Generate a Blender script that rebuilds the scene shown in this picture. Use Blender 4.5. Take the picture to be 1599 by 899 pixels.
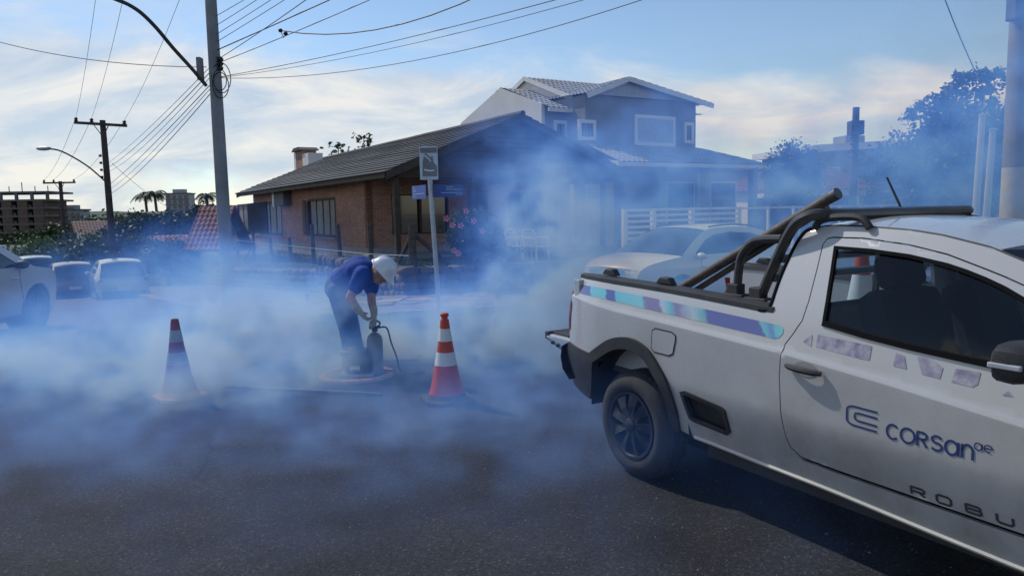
import bpy, bmesh, math, random
from math import sin, cos, pi, radians, sqrt, atan2, exp, floor
from mathutils import Vector, Matrix, noise
from mathutils.geometry import delaunay_2d_cdt

for o in list(bpy.data.objects):
    bpy.data.objects.remove(o)
sc = bpy.context.scene
COL = sc.collection
rnd = random.Random(7)

# ------------------------------------------------------------------ camera
W, H, FPX = 1599.0, 899.0, 1155.0
PITCH = math.atan(119.5 / FPX)
ROLL = 0.0205
CAM = Vector((0, 0, 1.6))
FW = Vector((0, cos(PITCH), -sin(PITCH)))
_r = Vector((1, 0, 0))
_u = _r.cross(FW)
RT = _r * cos(ROLL) - _u * sin(ROLL)
UP = _r * sin(ROLL) + _u * cos(ROLL)
cd = bpy.data.cameras.new('camera')
cd.sensor_width = 36.0
cd.lens = 36.0 * FPX / W
cd.clip_start = 0.05
cd.clip_end = 6000
cam = bpy.data.objects.new('camera', cd)
COL.objects.link(cam)
M = Matrix((RT, UP, -FW)).transposed().to_4x4()
M.translation = CAM
cam.matrix_world = M
sc.camera = cam

# ------------------------------------------------------------------ light
SUN_EL, SUN_AZ = radians(45), radians(-48)      # azimuth from the view axis, towards the left
SUND = Vector((sin(SUN_AZ) * cos(SUN_EL), cos(SUN_AZ) * cos(SUN_EL), sin(SUN_EL)))
ld = bpy.data.lights.new('sun', 'SUN')
ld.energy = 2.6
ld.angle = radians(0.9)
ld.color = (1.0, 0.965, 0.92)
sun = bpy.data.objects.new('sun', ld)
COL.objects.link(sun)
sun.rotation_euler = SUND.to_track_quat('Z', 'Y').to_euler()
sun.location = (-20, 40, 60)

world = bpy.data.worlds.new('World')
sc.world = world
world.use_nodes = True
wn, wl = world.node_tree.nodes, world.node_tree.links
wn.clear()
wout = wn.new('ShaderNodeOutputWorld')
wbg = wn.new('ShaderNodeBackground')
wbg.inputs['Strength'].default_value = 0.125
sky = wn.new('ShaderNodeTexSky')
sky.sky_type = 'NISHITA'
sky.sun_disc = False
sky.sun_elevation = SUN_EL
sky.sun_rotation = SUN_AZ
sky.altitude = 20
sky.air_density = 1.0
sky.dust_density = 0.15
sky.ozone_density = 2.6


def wmath(op, a, b=None, c=None, clamp=False):
    n = wn.new('ShaderNodeMath'); n.operation = op; n.use_clamp = clamp
    for i, s in enumerate((a, b, c)):
        if s is None: continue
        if isinstance(s, (int, float)): n.inputs[i].default_value = s
        else: wl.new(s, n.inputs[i])
    return n.outputs[0]


def wnoise(vec, scale, detail, rough, dist=0.0, loc=(0, 0, 0), sc3=(1, 1, 1), rot=0.0):
    mp = wn.new('ShaderNodeMapping')
    mp.inputs['Location'].default_value = loc
    mp.inputs['Scale'].default_value = sc3
    mp.inputs['Rotation'].default_value = (0, 0, rot)
    wl.new(vec, mp.inputs[0])
    t = wn.new('ShaderNodeTexNoise')
    t.inputs['Scale'].default_value = scale
    t.inputs['Detail'].default_value = detail
    t.inputs['Roughness'].default_value = rough
    t.inputs['Distortion'].default_value = dist
    wl.new(mp.outputs[0], t.inputs['Vector'])
    return t.outputs['Fac']


tc = wn.new('ShaderNodeTexCoord')
sep = wn.new('ShaderNodeSeparateXYZ')
wl.new(tc.outputs['Generated'], sep.inputs[0])
zz = wmath('ADD', wmath('MAXIMUM', sep.outputs[2], 0.0), 0.30)
cx = wmath('DIVIDE', sep.outputs[0], zz)
cy = wmath('DIVIDE', sep.outputs[1], zz)
comb = wn.new('ShaderNodeCombineXYZ')
wl.new(cx, comb.inputs[0]); wl.new(cy, comb.inputs[1])
cvec = comb.outputs[0]
n1 = wnoise(cvec, 0.95, 9, 0.54, 0.45, (3.1, 1.3, 0), (1.0, 1.0, 1), 0.5)
n2 = wnoise(cvec, 2.6, 9, 0.60, 0.6, (7.7, 2.2, 0), (0.8, 1.2, 1), 0.55)
n3 = wnoise(cvec, 0.34, 3, 0.5, 0.0, (1.9, 4.4, 0))
dens = wmath('ADD', wmath('ADD', wmath('MULTIPLY', n1, 0.62), wmath('MULTIPLY', n2, 0.30)), wmath('MULTIPLY', n3, 0.35))
low = wmath('MULTIPLY', wmath('SUBTRACT', 0.21, sep.outputs[2]), 0.35)      # more cloud low in the sky
side = wmath('MULTIPLY', sep.outputs[0], -0.20)                              # the weather side
bank = wmath('MULTIPLY', wmath('EXPONENT', wmath('MULTIPLY', wmath('POWER', wmath('DIVIDE', wmath('SUBTRACT', sep.outputs[2], 0.115), 0.055), 2.0), -1.0)), 0.36)   # a bank of cloud low over the roofs
dens = wmath('ADD', dens, wmath('ADD', wmath('ADD', low, side), bank))
mr = wn.new('ShaderNodeMapRange'); mr.interpolation_type = 'SMOOTHSTEP'
mr.inputs['From Min'].default_value = 0.665
mr.inputs['From Max'].default_value = 0.86
wl.new(dens, mr.inputs['Value'])
cover = wmath('MULTIPLY', mr.outputs[0], 0.86)
# cloud colour: sunlit tops, greyer thick parts
mr2 = wn.new('ShaderNodeMapRange')
mr2.inputs['From Min'].default_value = 0.40
mr2.inputs['From Max'].default_value = 0.62
wl.new(n2, mr2.inputs['Value'])
cmix = wn.new('ShaderNodeMixRGB')
cmix.inputs['Color1'].default_value = (4.3, 5.0, 5.9, 1)
cmix.inputs['Color2'].default_value = (7.2, 6.9, 6.4, 1)
wl.new(mr2.outputs[0], cmix.inputs['Fac'])
smix = wn.new('ShaderNodeMixRGB')
wl.new(cover, smix.inputs['Fac'])
wl.new(sky.outputs[0], smix.inputs['Color1'])
wl.new(cmix.outputs[0], smix.inputs['Color2'])
wl.new(smix.outputs[0], wbg.inputs['Color'])
wl.new(wbg.outputs[0], wout.inputs[0])

sc.view_settings.view_transform = 'Standard'
sc.view_settings.look = 'None'
sc.view_settings.exposure = 0.0
sc.view_settings.gamma = 1.0
sc.view_settings.use_curve_mapping = False
sc.render.engine = 'CYCLES'
cy_ = sc.cycles
cy_.use_denoising = True
cy_.max_bounces = 14
cy_.diffuse_bounces = 3
cy_.glossy_bounces = 3
cy_.transmission_bounces = 6
cy_.transparent_max_bounces = 12
cy_.volume_bounces = 11
cy_.caustics_reflective = False
cy_.caustics_refractive = False
cy_.sample_clamp_indirect = 4.0

# ------------------------------------------------------------------ pixels to places


def ray(px, py):
    return RT * ((px - W / 2) / FPX) - UP * ((py - H / 2) / FPX) + FW


def gz(px, py, z=0.0):
    d = ray(px, py); return CAM + d * ((z - CAM.z) / d.z)


def at(px, py, Y):
    d = ray(px, py); return CAM + d * (Y / d.y)


def onplane(px, py, p0, n):
    d = ray(px, py); return CAM + d * ((Vector(p0) - CAM).dot(n) / d.dot(n))


SA = radians(31.7)                 # the street grid: local x runs along the front street, local y up the side street
VV = Vector((cos(SA), sin(SA), 0))
UU = Vector((-sin(SA), cos(SA), 0))


def S(v, u, z=0.0):
    return VV * v + UU * u + Vector((0, 0, z))


def pu(px, py, u):                 # pixel on the plane u = const, returns (v, z)
    p = onplane(px, py, S(0, u), UU); return p.dot(VV), p.z


def pv(px, py, v):                 # pixel on the plane v = const, returns (u, z)
    p = onplane(px, py, S(v, 0), VV); return p.dot(UU), p.z


# ------------------------------------------------------------------ materials
MATS = {}


def mat(name, col, rough=0.6, metal=0.0, var=0.12, scale=6.0, bump=0.0, bscale=40.0, coat=0.0, spec=0.5, col2=None, emis=None, alpha=None):
    if name in MATS: return MATS[name]
    m = bpy.data.materials.new(name); m.use_nodes = True
    nt = m.node_tree; N, L = nt.nodes, nt.links
    b = N['Principled BSDF']
    b.inputs['Roughness'].default_value = rough
    b.inputs['Metallic'].default_value = metal
    b.inputs['Specular IOR Level'].default_value = spec
    if coat:
        b.inputs['Coat Weight'].default_value = coat
        b.inputs['Coat Roughness'].default_value = 0.05
    tcn = N.new('ShaderNodeTexCoord')
    t = N.new('ShaderNodeTexNoise')
    t.inputs['Scale'].default_value = scale
    t.inputs['Detail'].default_value = 6
    t.inputs['Roughness'].default_value = 0.6
    L.new(tcn.outputs['Object'], t.inputs['Vector'])
    cr = N.new('ShaderNodeValToRGB')
    cr.color_ramp.elements[0].position = 0.32
    cr.color_ramp.elements[1].position = 0.68
    c2 = col2 or tuple(min(1, c * (1 + var)) for c in col)
    c1 = tuple(c * (1 - var) for c in col) if not col2 else col
    cr.color_ramp.elements[0].color = (*c1, 1)
    cr.color_ramp.elements[1].color = (*c2, 1)
    L.new(t.outputs['Fac'], cr.inputs[0])
    L.new(cr.outputs[0], b.inputs['Base Color'])
    if bump:
        t2 = N.new('ShaderNodeTexNoise')
        t2.inputs['Scale'].default_value = bscale
        t2.inputs['Detail'].default_value = 4
        L.new(tcn.outputs['Object'], t2.inputs['Vector'])
        bp = N.new('ShaderNodeBump')
        bp.inputs['Strength'].default_value = bump
        bp.inputs['Distance'].default_value = 0.02
        L.new(t2.outputs['Fac'], bp.inputs['Height'])
        L.new(bp.outputs[0], b.inputs['Normal'])
    MATS[name] = m
    return m


def mnodes(m):
    return m.node_tree.nodes, m.node_tree.links, m.node_tree.nodes['Principled BSDF']


def glass_mat(name, tint=(0.75, 0.85, 0.88), rough=0.02, mixf=0.5, dark=(0.02, 0.03, 0.04)):
    """window glass: clear coat reflection over a tinted see-through sheet"""
    if name in MATS: return MATS[name]
    m = bpy.data.materials.new(name); m.use_nodes = True
    N, L = m.node_tree.nodes, m.node_tree.links
    N.clear()
    out = N.new('ShaderNodeOutputMaterial')
    tr = N.new('ShaderNodeBsdfTransparent'); tr.inputs[0].default_value = (*tint, 1)
    gl = N.new('ShaderNodeBsdfGlossy'); gl.inputs['Roughness'].default_value = rough
    fr = N.new('ShaderNodeFresnel'); fr.inputs[0].default_value = 1.5
    mx = N.new('ShaderNodeMixShader')
    L.new(fr.outputs[0], mx.inputs[0]); L.new(tr.outputs[0], mx.inputs[1]); L.new(gl.outputs[0], mx.inputs[2])
    L.new(mx.outputs[0], out.inputs[0])
    MATS[name] = m
    return m


# ------------------------------------------------------------------ mesh helpers
class MB:
    def __init__(s): s.v = []; s.f = []; s.mi = []; s.cur = 0

    def add(s, vs, fs):
        o = len(s.v)
        s.v += [tuple(p) for p in vs]
        s.f += [tuple(i + o for i in f) for f in fs]
        s.mi += [s.cur] * len(fs)
        return s

    def box(s, c, d, rot=None):
        x, y, z = d[0] / 2, d[1] / 2, d[2] / 2
        vs = [Vector((a * x, b * y, e * z)) for e in (-1, 1) for b in (-1, 1) for a in (-1, 1)]
        if rot is not None: vs = [rot @ p for p in vs]
        c = Vector(c)
        return s.add([p + c for p in vs], [(0, 2, 3, 1), (4, 5, 7, 6), (0, 1, 5, 4), (2, 6, 7, 3), (0, 4, 6, 2), (1, 3, 7, 5)])

    def bx(s, x0, x1, y0, y1, z0, z1):
        return s.box(((x0 + x1) / 2, (y0 + y1) / 2, (z0 + z1) / 2), (abs(x1 - x0), abs(y1 - y0), abs(z1 - z0)))

    def bar(s, p, q, w, h=None, up=Vector((0, 0, 1))):
        p, q = Vector(p), Vector(q); d = q - p
        a = d.normalized()
        if abs(a.dot(up)) > 0.98: up = Vector((1, 0, 0))
        b = a.cross(up).normalized(); c = b.cross(a)
        R = Matrix((a, b, c)).transposed()
        return s.box((p + q) / 2, (d.length, w, h or w), R)

    def tube(s, pts, r, n=8, cap=True):
        pts = [Vector(p) for p in pts]
        rs = r if isinstance(r, (list, tuple)) else [r] * len(pts)
        t0 = (pts[1] - pts[0]).normalized()
        ref = Vector((0, 0, 1)) if abs(t0.z) < 0.9 else Vector((1, 0, 0))
        b = t0.cross(ref).normalized()
        vs = []
        for i, p in enumerate(pts):
            t = (pts[min(i + 1, len(pts) - 1)] - pts[max(i - 1, 0)]).normalized()
            b = (b - t * b.dot(t)).normalized()
            c = t.cross(b)
            vs += [p + (b * cos(2 * pi * k / n) + c * sin(2 * pi * k / n)) * rs[i] for k in range(n)]
        fs = []
        for i in range(len(pts) - 1):
            for k in range(n):
                a_, b_ = i * n + k, i * n + (k + 1) % n
                fs.append((a_, b_, b_ + n, a_ + n))
        if cap:
            fs.append(tuple(range(n - 1, -1, -1)))
            fs.append(tuple(len(pts) * n - n + k for k in range(n)))
        return s.add(vs, fs)

    def lathe(s, prof, n=24, c=(0, 0, 0), M3=None, cap=True):
        c = Vector(c); vs = []
        for (r, z) in prof:
            for k in range(n):
                p = Vector((r * cos(2 * pi * k / n), r * sin(2 * pi * k / n), z))
                if M3 is not None: p = M3 @ p
                vs.append(p + c)
        fs = []
        for i in range(len(prof) - 1):
            for k in range(n):
                a_, b_ = i * n + k, i * n + (k + 1) % n
                fs.append((a_, b_, b_ + n, a_ + n))
        if cap:
            if prof[0][0] > 1e-4: fs.append(tuple(range(n - 1, -1, -1)))
            if prof[-1][0] > 1e-4: fs.append(tuple((len(prof) - 1) * n + k for k in range(n)))
        return s.add(vs, fs)

    def ell(s, c, r, n=12, m=8, M3=None):
        c = Vector(c)
        vs = []; fs = []
        for i in range(m + 1):
            th = pi * i / m
            for k in range(n):
                p = Vector((r[0] * sin(th) * cos(2 * pi * k / n), r[1] * sin(th) * sin(2 * pi * k / n), -r[2] * cos(th)))
                if M3 is not None: p = M3 @ p
                vs.append(p + c)
        for i in range(m):
            for k in range(n):
                a_, b_ = i * n + k, i * n + (k + 1) % n
                fs.append((a_, b_, b_ + n, a_ + n))
        return s.add(vs, fs)

    def prism(s, poly, vec):
        vec = Vector(vec); n = len(poly)
        a = [Vector(p) for p in poly]
        vs = a + [p + vec for p in a]
        fs = [tuple(range(n - 1, -1, -1)), tuple(range(n, 2 * n))]
        fs += [(i, (i + 1) % n, n + (i + 1) % n, n + i) for i in range(n)]
        return s.add(vs, fs)

    def mesh(s, name, fix=True):
        me = bpy.data.meshes.new(name)
        me.from_pydata([tuple(p) for p in s.v], [], s.f)
        if any(s.mi):
            me.polygons.foreach_set('material_index', s.mi)
        if fix:
            bm = bmesh.new(); bm.from_mesh(me)
            bmesh.ops.remove_doubles(bm, verts=bm.verts, dist=1e-5)
            bmesh.ops.recalc_face_normals(bm, faces=bm.faces)
            bm.to_mesh(me); bm.free()
        me.update()
        return me

    def build(s, name, m, parent=None, smooth=False, fix=True, bevel=0.0, loc=None, rotz=0.0, angle=35):
        me = s.mesh(name, fix)
        for mm in (m if isinstance(m, (list, tuple)) else [m]): me.materials.append(mm)
        return link(name, me, parent, smooth, bevel, loc, rotz, angle)


def link(name, me, parent=None, smooth=False, bevel=0.0, loc=None, rotz=0.0, angle=35):
    o = bpy.data.objects.new(name, me)
    COL.objects.link(o)
    if parent is not None: o.parent = parent
    if loc is not None: o.location = loc
    if rotz: o.rotation_euler = (0, 0, rotz)
    if smooth:
        me.polygons.foreach_set('use_smooth', [True] * len(me.polygons))
        if angle < 180:
            me.set_sharp_from_angle(angle=radians(angle))
    if bevel:
        b = o.modifiers.new('bevel', 'BEVEL'); b.width = bevel; b.segments = 2; b.limit_method = 'ANGLE'; b.angle_limit = radians(40)
    return o


def tag(o, label=None, cat=None, group=None, kind=None):
    if label: o['label'] = label
    if cat: o['category'] = cat
    if group: o['group'] = group
    if kind: o['kind'] = kind
    return o


def thing(name, label, cat, loc=(0, 0, 0), rotz=0.0, group=None):
    o = bpy.data.objects.new(name, None)
    o.empty_display_size = 0.2
    COL.objects.link(o)
    o.location = loc; o.rotation_euler = (0, 0, rotz)
    return tag(o, label, cat, group)


def single(mb, name, m, label, cat, group=None, smooth=False, bevel=0.0, kind=None, fix=True, angle=35):
    """one-mesh thing given in world coordinates: origin moved to the middle of its foot"""
    xs = [p[0] for p in mb.v]; ys = [p[1] for p in mb.v]; zs = [p[2] for p in mb.v]
    c = Vector(((min(xs) + max(xs)) / 2, (min(ys) + max(ys)) / 2, min(zs)))
    mb.v = [tuple(Vector(p) - c) for p in mb.v]
    o = mb.build(name, m, None, smooth, fix, bevel, c, 0, angle)
    return tag(o, label, cat, group, kind)


def copy_tree(o, parent=None):
    c = o.copy(); COL.objects.link(c); c.parent = parent
    for ch in [x for x in bpy.data.objects if x.parent == o and x != c]:
        copy_tree(ch, c)
    return c


def inpoly(x, y, poly):
    r = False; j = len(poly) - 1
    for i in range(len(poly)):
        xi, yi = poly[i]; xj, yj = poly[j]
        if (yi > y) != (yj > y) and x < (xj - xi) * (y - yi) / (yj - yi) + xi: r = not r
        j = i
    return r


def resample(poly, step, closed=True):
    out = []
    n = len(poly)
    for i in range(n if closed else n - 1):
        a, b = poly[i], poly[(i + 1) % n]
        k = max(1, int(math.ceil(math.hypot(b[0] - a[0], b[1] - a[1]) / step)))
        for j in range(k):
            t = j / k
            out.append((a[0] + (b[0] - a[0]) * t, a[1] + (b[1] - a[1]) * t))
    if not closed: out.append(tuple(poly[-1]))
    return out


def smoothc(pts, n=6, closed=False):
    """Catmull-Rom through the points"""
    P = [tuple(p) for p in pts]
    out = []
    m = len(P)
    rng = range(m) if closed else range(m - 1)
    for i in rng:
        p1, p2 = P[i], P[(i + 1) % m]
        p0 = P[i - 1] if (i > 0 or closed) else p1
        p3 = P[(i + 2) % m] if (i + 2 < m or closed) else p2
        for j in range(n):
            t = j / n
            out.append(tuple(0.5 * (2 * b + (c - a) * t + (2 * a - 5 * b + 4 * c - d) * t * t + (3 * b - a - 3 * c + d) * t ** 3)
                             for a, b, c, d in zip(p0, p1, p2, p3)))
    if not closed: out.append(P[-1])
    return out


def panel(mb, outer, holes, fn, step=0.05, flange=0.0, inward=None, rows=None):
    """a sheet cut to a 2-D outline (with holes), gridded and laid on the surface fn(x, z); edges turned in by flange"""
    loops = [resample(outer, step)] + [resample(h, step) for h in holes]
    vs, es, fs0 = [], [], []
    for lp in loops:
        o = len(vs)
        vs += [Vector(p) for p in lp]
        es += [(o + i, o + (i + 1) % len(lp)) for i in range(len(lp))]
    xs = [p[0] for p in outer]; ys = [p[1] for p in outer]
    x = min(xs) + step / 2
    edges2 = loops
    while x < max(xs):
        y = min(ys) + step / 2
        col_ = []
        while y < max(ys):
            if not rows or all(abs(y - q) > step * .55 for q in rows(x)): col_.append(y)
            y += step
        for y in col_ + (rows(x) if rows else []):
            if inpoly(x, y, outer) and not any(inpoly(x, y, h) for h in holes):
                if all(min((x - p[0]) ** 2 + (y - p[1]) ** 2 for p in lp) > (0.45 * step) ** 2 for lp in loops):
                    vs.append(Vector((x, y)))
        x += step
    rv, re, rf, *_ = delaunay_2d_cdt(vs, es, [], 0, 1e-6)
    faces = []
    for f in rf:
        cx_ = sum(rv[i][0] for i in f) / len(f); cy_2 = sum(rv[i][1] for i in f) / len(f)
        if inpoly(cx_, cy_2, outer) and not any(inpoly(cx_, cy_2, h) for h in holes): faces.append(tuple(f))
    P = [Vector(fn(p[0], p[1])) for p in rv]
    if flange:
        cnt = {}
        for f in faces:
            for i in range(len(f)):
                e = (f[i], f[(i + 1) % len(f)])
                cnt[e] = cnt.get(e, 0) + 1
        be = [e for e in cnt if (e[1], e[0]) not in cnt]
        mp = {}
        iv = Vector(inward)
        for e in be:
            for i in e:
                if i not in mp:
                    mp[i] = len(P); P.append(P[i] + iv * flange)
        for a, b in be: faces.append((b, a, mp[a], mp[b]))
    mb.add(P, faces)
    return mb


def ribbon2d(path, w):
    """outline of a thick open stroke"""
    L_, R_ = [], []
    n = len(path)
    for i, p in enumerate(path):
        a = path[max(i - 1, 0)]; b = path[min(i + 1, n - 1)]
        dx, dy = b[0] - a[0], b[1] - a[1]
        l = math.hypot(dx, dy) or 1
        nx, ny = -dy / l * w / 2, dx / l * w / 2
        L_.append((p[0] + nx, p[1] + ny)); R_.append((p[0] - nx, p[1] - ny))
    return L_, R_


def stroke(mb, path, w, fn):
    L_, R_ = ribbon2d(path, w)
    vs = [fn(*p) for p in L_] + [fn(*p) for p in R_]
    n = len(path)
    mb.add(vs, [(i, i + 1, n + i + 1, n + i) for i in range(n - 1)])


def text_mesh(body, size, fn, mb, x0=0.0, y0=0.0, align='LEFT', sx=1.0):
    cu = bpy.data.curves.new('lettering', 'FONT')
    cu.body = body; cu.size = size; cu.align_x = align; cu.resolution_u = 3
    o = bpy.data.objects.new('lettering', cu); COL.objects.link(o)
    dg = bpy.context.evaluated_depsgraph_get()
    me = bpy.data.meshes.new_from_object(o.evaluated_get(dg))
    mb.add([fn(x0 + v.co.x * sx, y0 + v.co.y) for v in me.vertices], [tuple(p.vertices) for p in me.polygons])
    bpy.data.objects.remove(o); bpy.data.curves.remove(cu); bpy.data.meshes.remove(me)


def lerp(a, b, t): return a + (b - a) * t


def interp(tab, x):
    if x <= tab[0][0]: return tab[0][1]
    for (a, ya), (b, yb) in zip(tab, tab[1:]):
        if x <= b: return ya + (yb - ya) * (x - a) / (b - a)
    return tab[-1][1]


def remeshed(mb, name, m, parent, voxel=0.014, smooth_it=6, fac=0.5):
    me = mb.mesh(name, False)
    o = bpy.data.objects.new(name, me); COL.objects.link(o)
    r = o.modifiers.new('r', 'REMESH'); r.mode = 'VOXEL'; r.voxel_size = voxel
    s_ = o.modifiers.new('s', 'SMOOTH'); s_.iterations = smooth_it; s_.factor = fac
    dg = bpy.context.evaluated_depsgraph_get()
    me2 = bpy.data.meshes.new_from_object(o.evaluated_get(dg))
    bpy.data.objects.remove(o); bpy.data.meshes.remove(me)
    me2.name = name
    me2.materials.clear(); me2.materials.append(m)
    return link(name, me2, parent, True, angle=180)

# ================================================================== SETTING
def sm(a, b, x):
    t = max(0.0, min(1.0, (x - a) / (b - a))); return t * t * (3 - 2 * t)


def G(v, u):
    """height of the ground: the side street falls away up the picture, the front street falls gently to the right"""
    a = -0.066 * (max(0.0, min(u, 62) - 12)) - 0.0
    a = a * sm(11.0, 16.0, u) if u < 16 else a
    s = 1 - sm(9, 17, v)
    b = -0.028 * max(0.0, min(v, 18) - 3)
    return a * s + b * (1 - sm(14, 30, u) * (1 if v < 8 else 0))


def road_mat(name, c0, c1, speck=0.22, bump=0.5):
    m = bpy.data.materials.new(name); m.use_nodes = True
    N, L, b = mnodes(m)
    tcn = N.new('ShaderNodeTexCoord')
    co = tcn.outputs['Object']
    n1 = N.new('ShaderNodeTexNoise'); n1.inputs['Scale'].default_value = 0.55; n1.inputs['Detail'].default_value = 7; n1.inputs['Roughness'].default_value = 0.62
    L.new(co, n1.inputs['Vector'])
    r1 = N.new('ShaderNodeValToRGB'); r1.color_ramp.elements[0].position = 0.30; r1.color_ramp.elements[1].position = 0.72
    r1.color_ramp.elements[0].color = (*c0, 1); r1.color_ramp.elements[1].color = (*c1, 1)
    L.new(n1.outputs['Fac'], r1.inputs[0])
    # aggregate
    vo = N.new('ShaderNodeTexVoronoi'); vo.inputs['Scale'].default_value = 110
    L.new(co, vo.inputs['Vector'])
    rs = N.new('ShaderNodeValToRGB')
    e = rs.color_ramp.elements
    e[0].position = 0.0; e[0].color = (0.55, 0.55, 0.57, 1)
    e[1].position = 0.80; e[1].color = (1.2, 1.18, 1.16, 1)
    x = e.new(0.93); x.color = (1.5, 1.47, 1.43, 1)
    x = e.new(0.985); x.color = (2.6, 2.5, 2.4, 1)
    sp = N.new('ShaderNodeSeparateColor'); L.new(vo.outputs['Color'], sp.inputs[0])
    L.new(sp.outputs[0], rs.inputs[0])
    mx = N.new('ShaderNodeMixRGB'); mx.blend_type = 'MULTIPLY'; mx.inputs['Fac'].default_value = 1.0
    L.new(r1.outputs[0], mx.inputs['Color1']); L.new(rs.outputs[0], mx.inputs['Color2'])
    # oily / worn patches
    n2 = N.new('ShaderNodeTexNoise'); n2.inputs['Scale'].default_value = 1.9; n2.inputs['Detail'].default_value = 5
    L.new(co, n2.inputs['Vector'])
    r2 = N.new('ShaderNodeValToRGB'); r2.color_ramp.elements[0].position = 0.36; r2.color_ramp.elements[1].position = 0.6
    r2.color_ramp.elements[0].color = (0.62, 0.6, 0.6, 1); r2.color_ramp.elements[1].color = (1.05, 1.05, 1.05, 1)
    L.new(n2.outputs['Fac'], r2.inputs[0])
    mx2 = N.new('ShaderNodeMixRGB'); mx2.blend_type = 'MULTIPLY'; mx2.inputs['Fac'].default_value = 0.75
    L.new(mx.outputs[0], mx2.inputs['Color1']); L.new(r2.outputs[0], mx2.inputs['Color2'])
    cv = N.new('ShaderNodeTexVoronoi'); cv.feature = 'DISTANCE_TO_EDGE'; cv.inputs['Scale'].default_value = .42
    wn_ = N.new('ShaderNodeTexNoise'); wn_.inputs['Scale'].default_value = 1.6; wn_.inputs['Detail'].default_value = 5; L.new(co, wn_.inputs['Vector'])
    wa = N.new('ShaderNodeMixRGB'); wa.blend_type = 'ADD'; wa.inputs['Fac'].default_value = .55; L.new(co, wa.inputs['Color1']); L.new(wn_.outputs['Color'], wa.inputs['Color2'])
    L.new(wa.outputs[0], cv.inputs['Vector'])
    rc = N.new('ShaderNodeValToRGB'); rc.color_ramp.elements[0].position = .0; rc.color_ramp.elements[1].position = .007
    rc.color_ramp.elements[0].color = (.45, .45, .45, 1); rc.color_ramp.elements[1].color = (1, 1, 1, 1); L.new(cv.outputs['Distance'], rc.inputs[0])
    n3_ = N.new('ShaderNodeTexNoise'); n3_.inputs['Scale'].default_value = .5; L.new(co, n3_.inputs['Vector'])
    r3_ = N.new('ShaderNodeValToRGB'); r3_.color_ramp.elements[0].position = .5; r3_.color_ramp.elements[1].position = .6; L.new(n3_.outputs['Fac'], r3_.inputs[0])
    mx3 = N.new('ShaderNodeMixRGB'); mx3.blend_type = 'MULTIPLY'; L.new(r3_.outputs[0], mx3.inputs['Fac']); L.new(mx2.outputs[0], mx3.inputs['Color1']); L.new(rc.outputs[0], mx3.inputs['Color2'])
    L.new(mx3.outputs[0], b.inputs['Base Color'])
    b.inputs['Roughness'].default_value = 0.86
    b.inputs['Specular IOR Level'].default_value = 0.25
    bp = N.new('ShaderNodeBump'); bp.inputs['Strength'].default_value = bump; bp.inputs['Distance'].default_value = 0.006
    vo2 = N.new('ShaderNodeTexVoronoi'); vo2.inputs['Scale'].default_value = 110; L.new(co, vo2.inputs['Vector'])
    L.new(vo2.outputs['Distance'], bp.inputs['Height'])
    L.new(bp.outputs[0], b.inputs['Normal'])
    MATS[name] = m
    return m


M_ASPH = road_mat('asphalt', (0.026, 0.028, 0.033), (0.048, 0.049, 0.054))
M_EARTH = mat('earth_and_grass', (0.07, 0.075, 0.04), 0.95, var=0.5, scale=0.4, bump=0.5, bscale=9, col2=(0.16, 0.14, 0.095))
M_GRASS_BASE = mat('turf', (0.035, 0.055, 0.018), 0.95, scale=1.3, bump=0.6, bscale=30, col2=(0.075, 0.095, 0.03))
M_CONC = mat('old_concrete', (0.12, 0.105, 0.095), 0.9, scale=1.6, bump=0.35, bscale=22, col2=(0.21, 0.185, 0.165))
M_KERB = mat('kerb_stone', (0.20, 0.19, 0.18), 0.9, scale=4, bump=0.3, bscale=30, col2=(0.34, 0.325, 0.30))


def sheet(name, v0, v1, u0, u1, dz, m, nv, nu, geo=1.0, clear=None):
    vs, fs = [], []
    for j in range(nu + 1):
        for i in range(nv + 1):
            v = lerp(v0, v1, i / nv); u = lerp(u0, u1, j / nu)
            vs.append(S(v, u, G(v, u) + dz))
    for j in range(nu):
        for i in range(nv):
            a = j * (nv + 1) + i
            fs.append((a, a + 1, a + nv + 2, a + nv + 1))
    mb = MB(); mb.add(vs, fs)
    o = mb.build(name, m, None, True, fix=False, angle=180)
    return tag(o, kind='structure')


# one sheet of terrain out to the horizon (finer near the crossing)
def axis_pts():
    a = [-2500, -1200, -600, -300, -160, -90, -60]
    a += [x for x in range(-44, 64, 2)]
    return a + [70, 90, 130, 200, 330, 600, 1200, 2600]


_va, _ua = axis_pts(), axis_pts()
_vs = [S(v, u, G(v, u) - 0.02) for u in _ua for v in _va]
_n = len(_va)
_fs = [(j * _n + i, j * _n + i + 1, (j + 1) * _n + i + 1, (j + 1) * _n + i) for j in range(len(_ua) - 1) for i in range(_n - 1)]
tag(MB().add(_vs, _fs).build('ground', M_EARTH, None, True, fix=False, angle=180), kind='structure')

# carriageways
sheet('road', -40, 60, -9, 12.2, 0.0, M_ASPH, 100, 21)
M_ASPH2 = road_mat('worn_paving', (0.075, 0.075, 0.078), (0.13, 0.128, 0.125))
sheet('side_road', -5.0, 2.6, 12.2, 62, -0.004, M_ASPH2, 8, 50)

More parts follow.
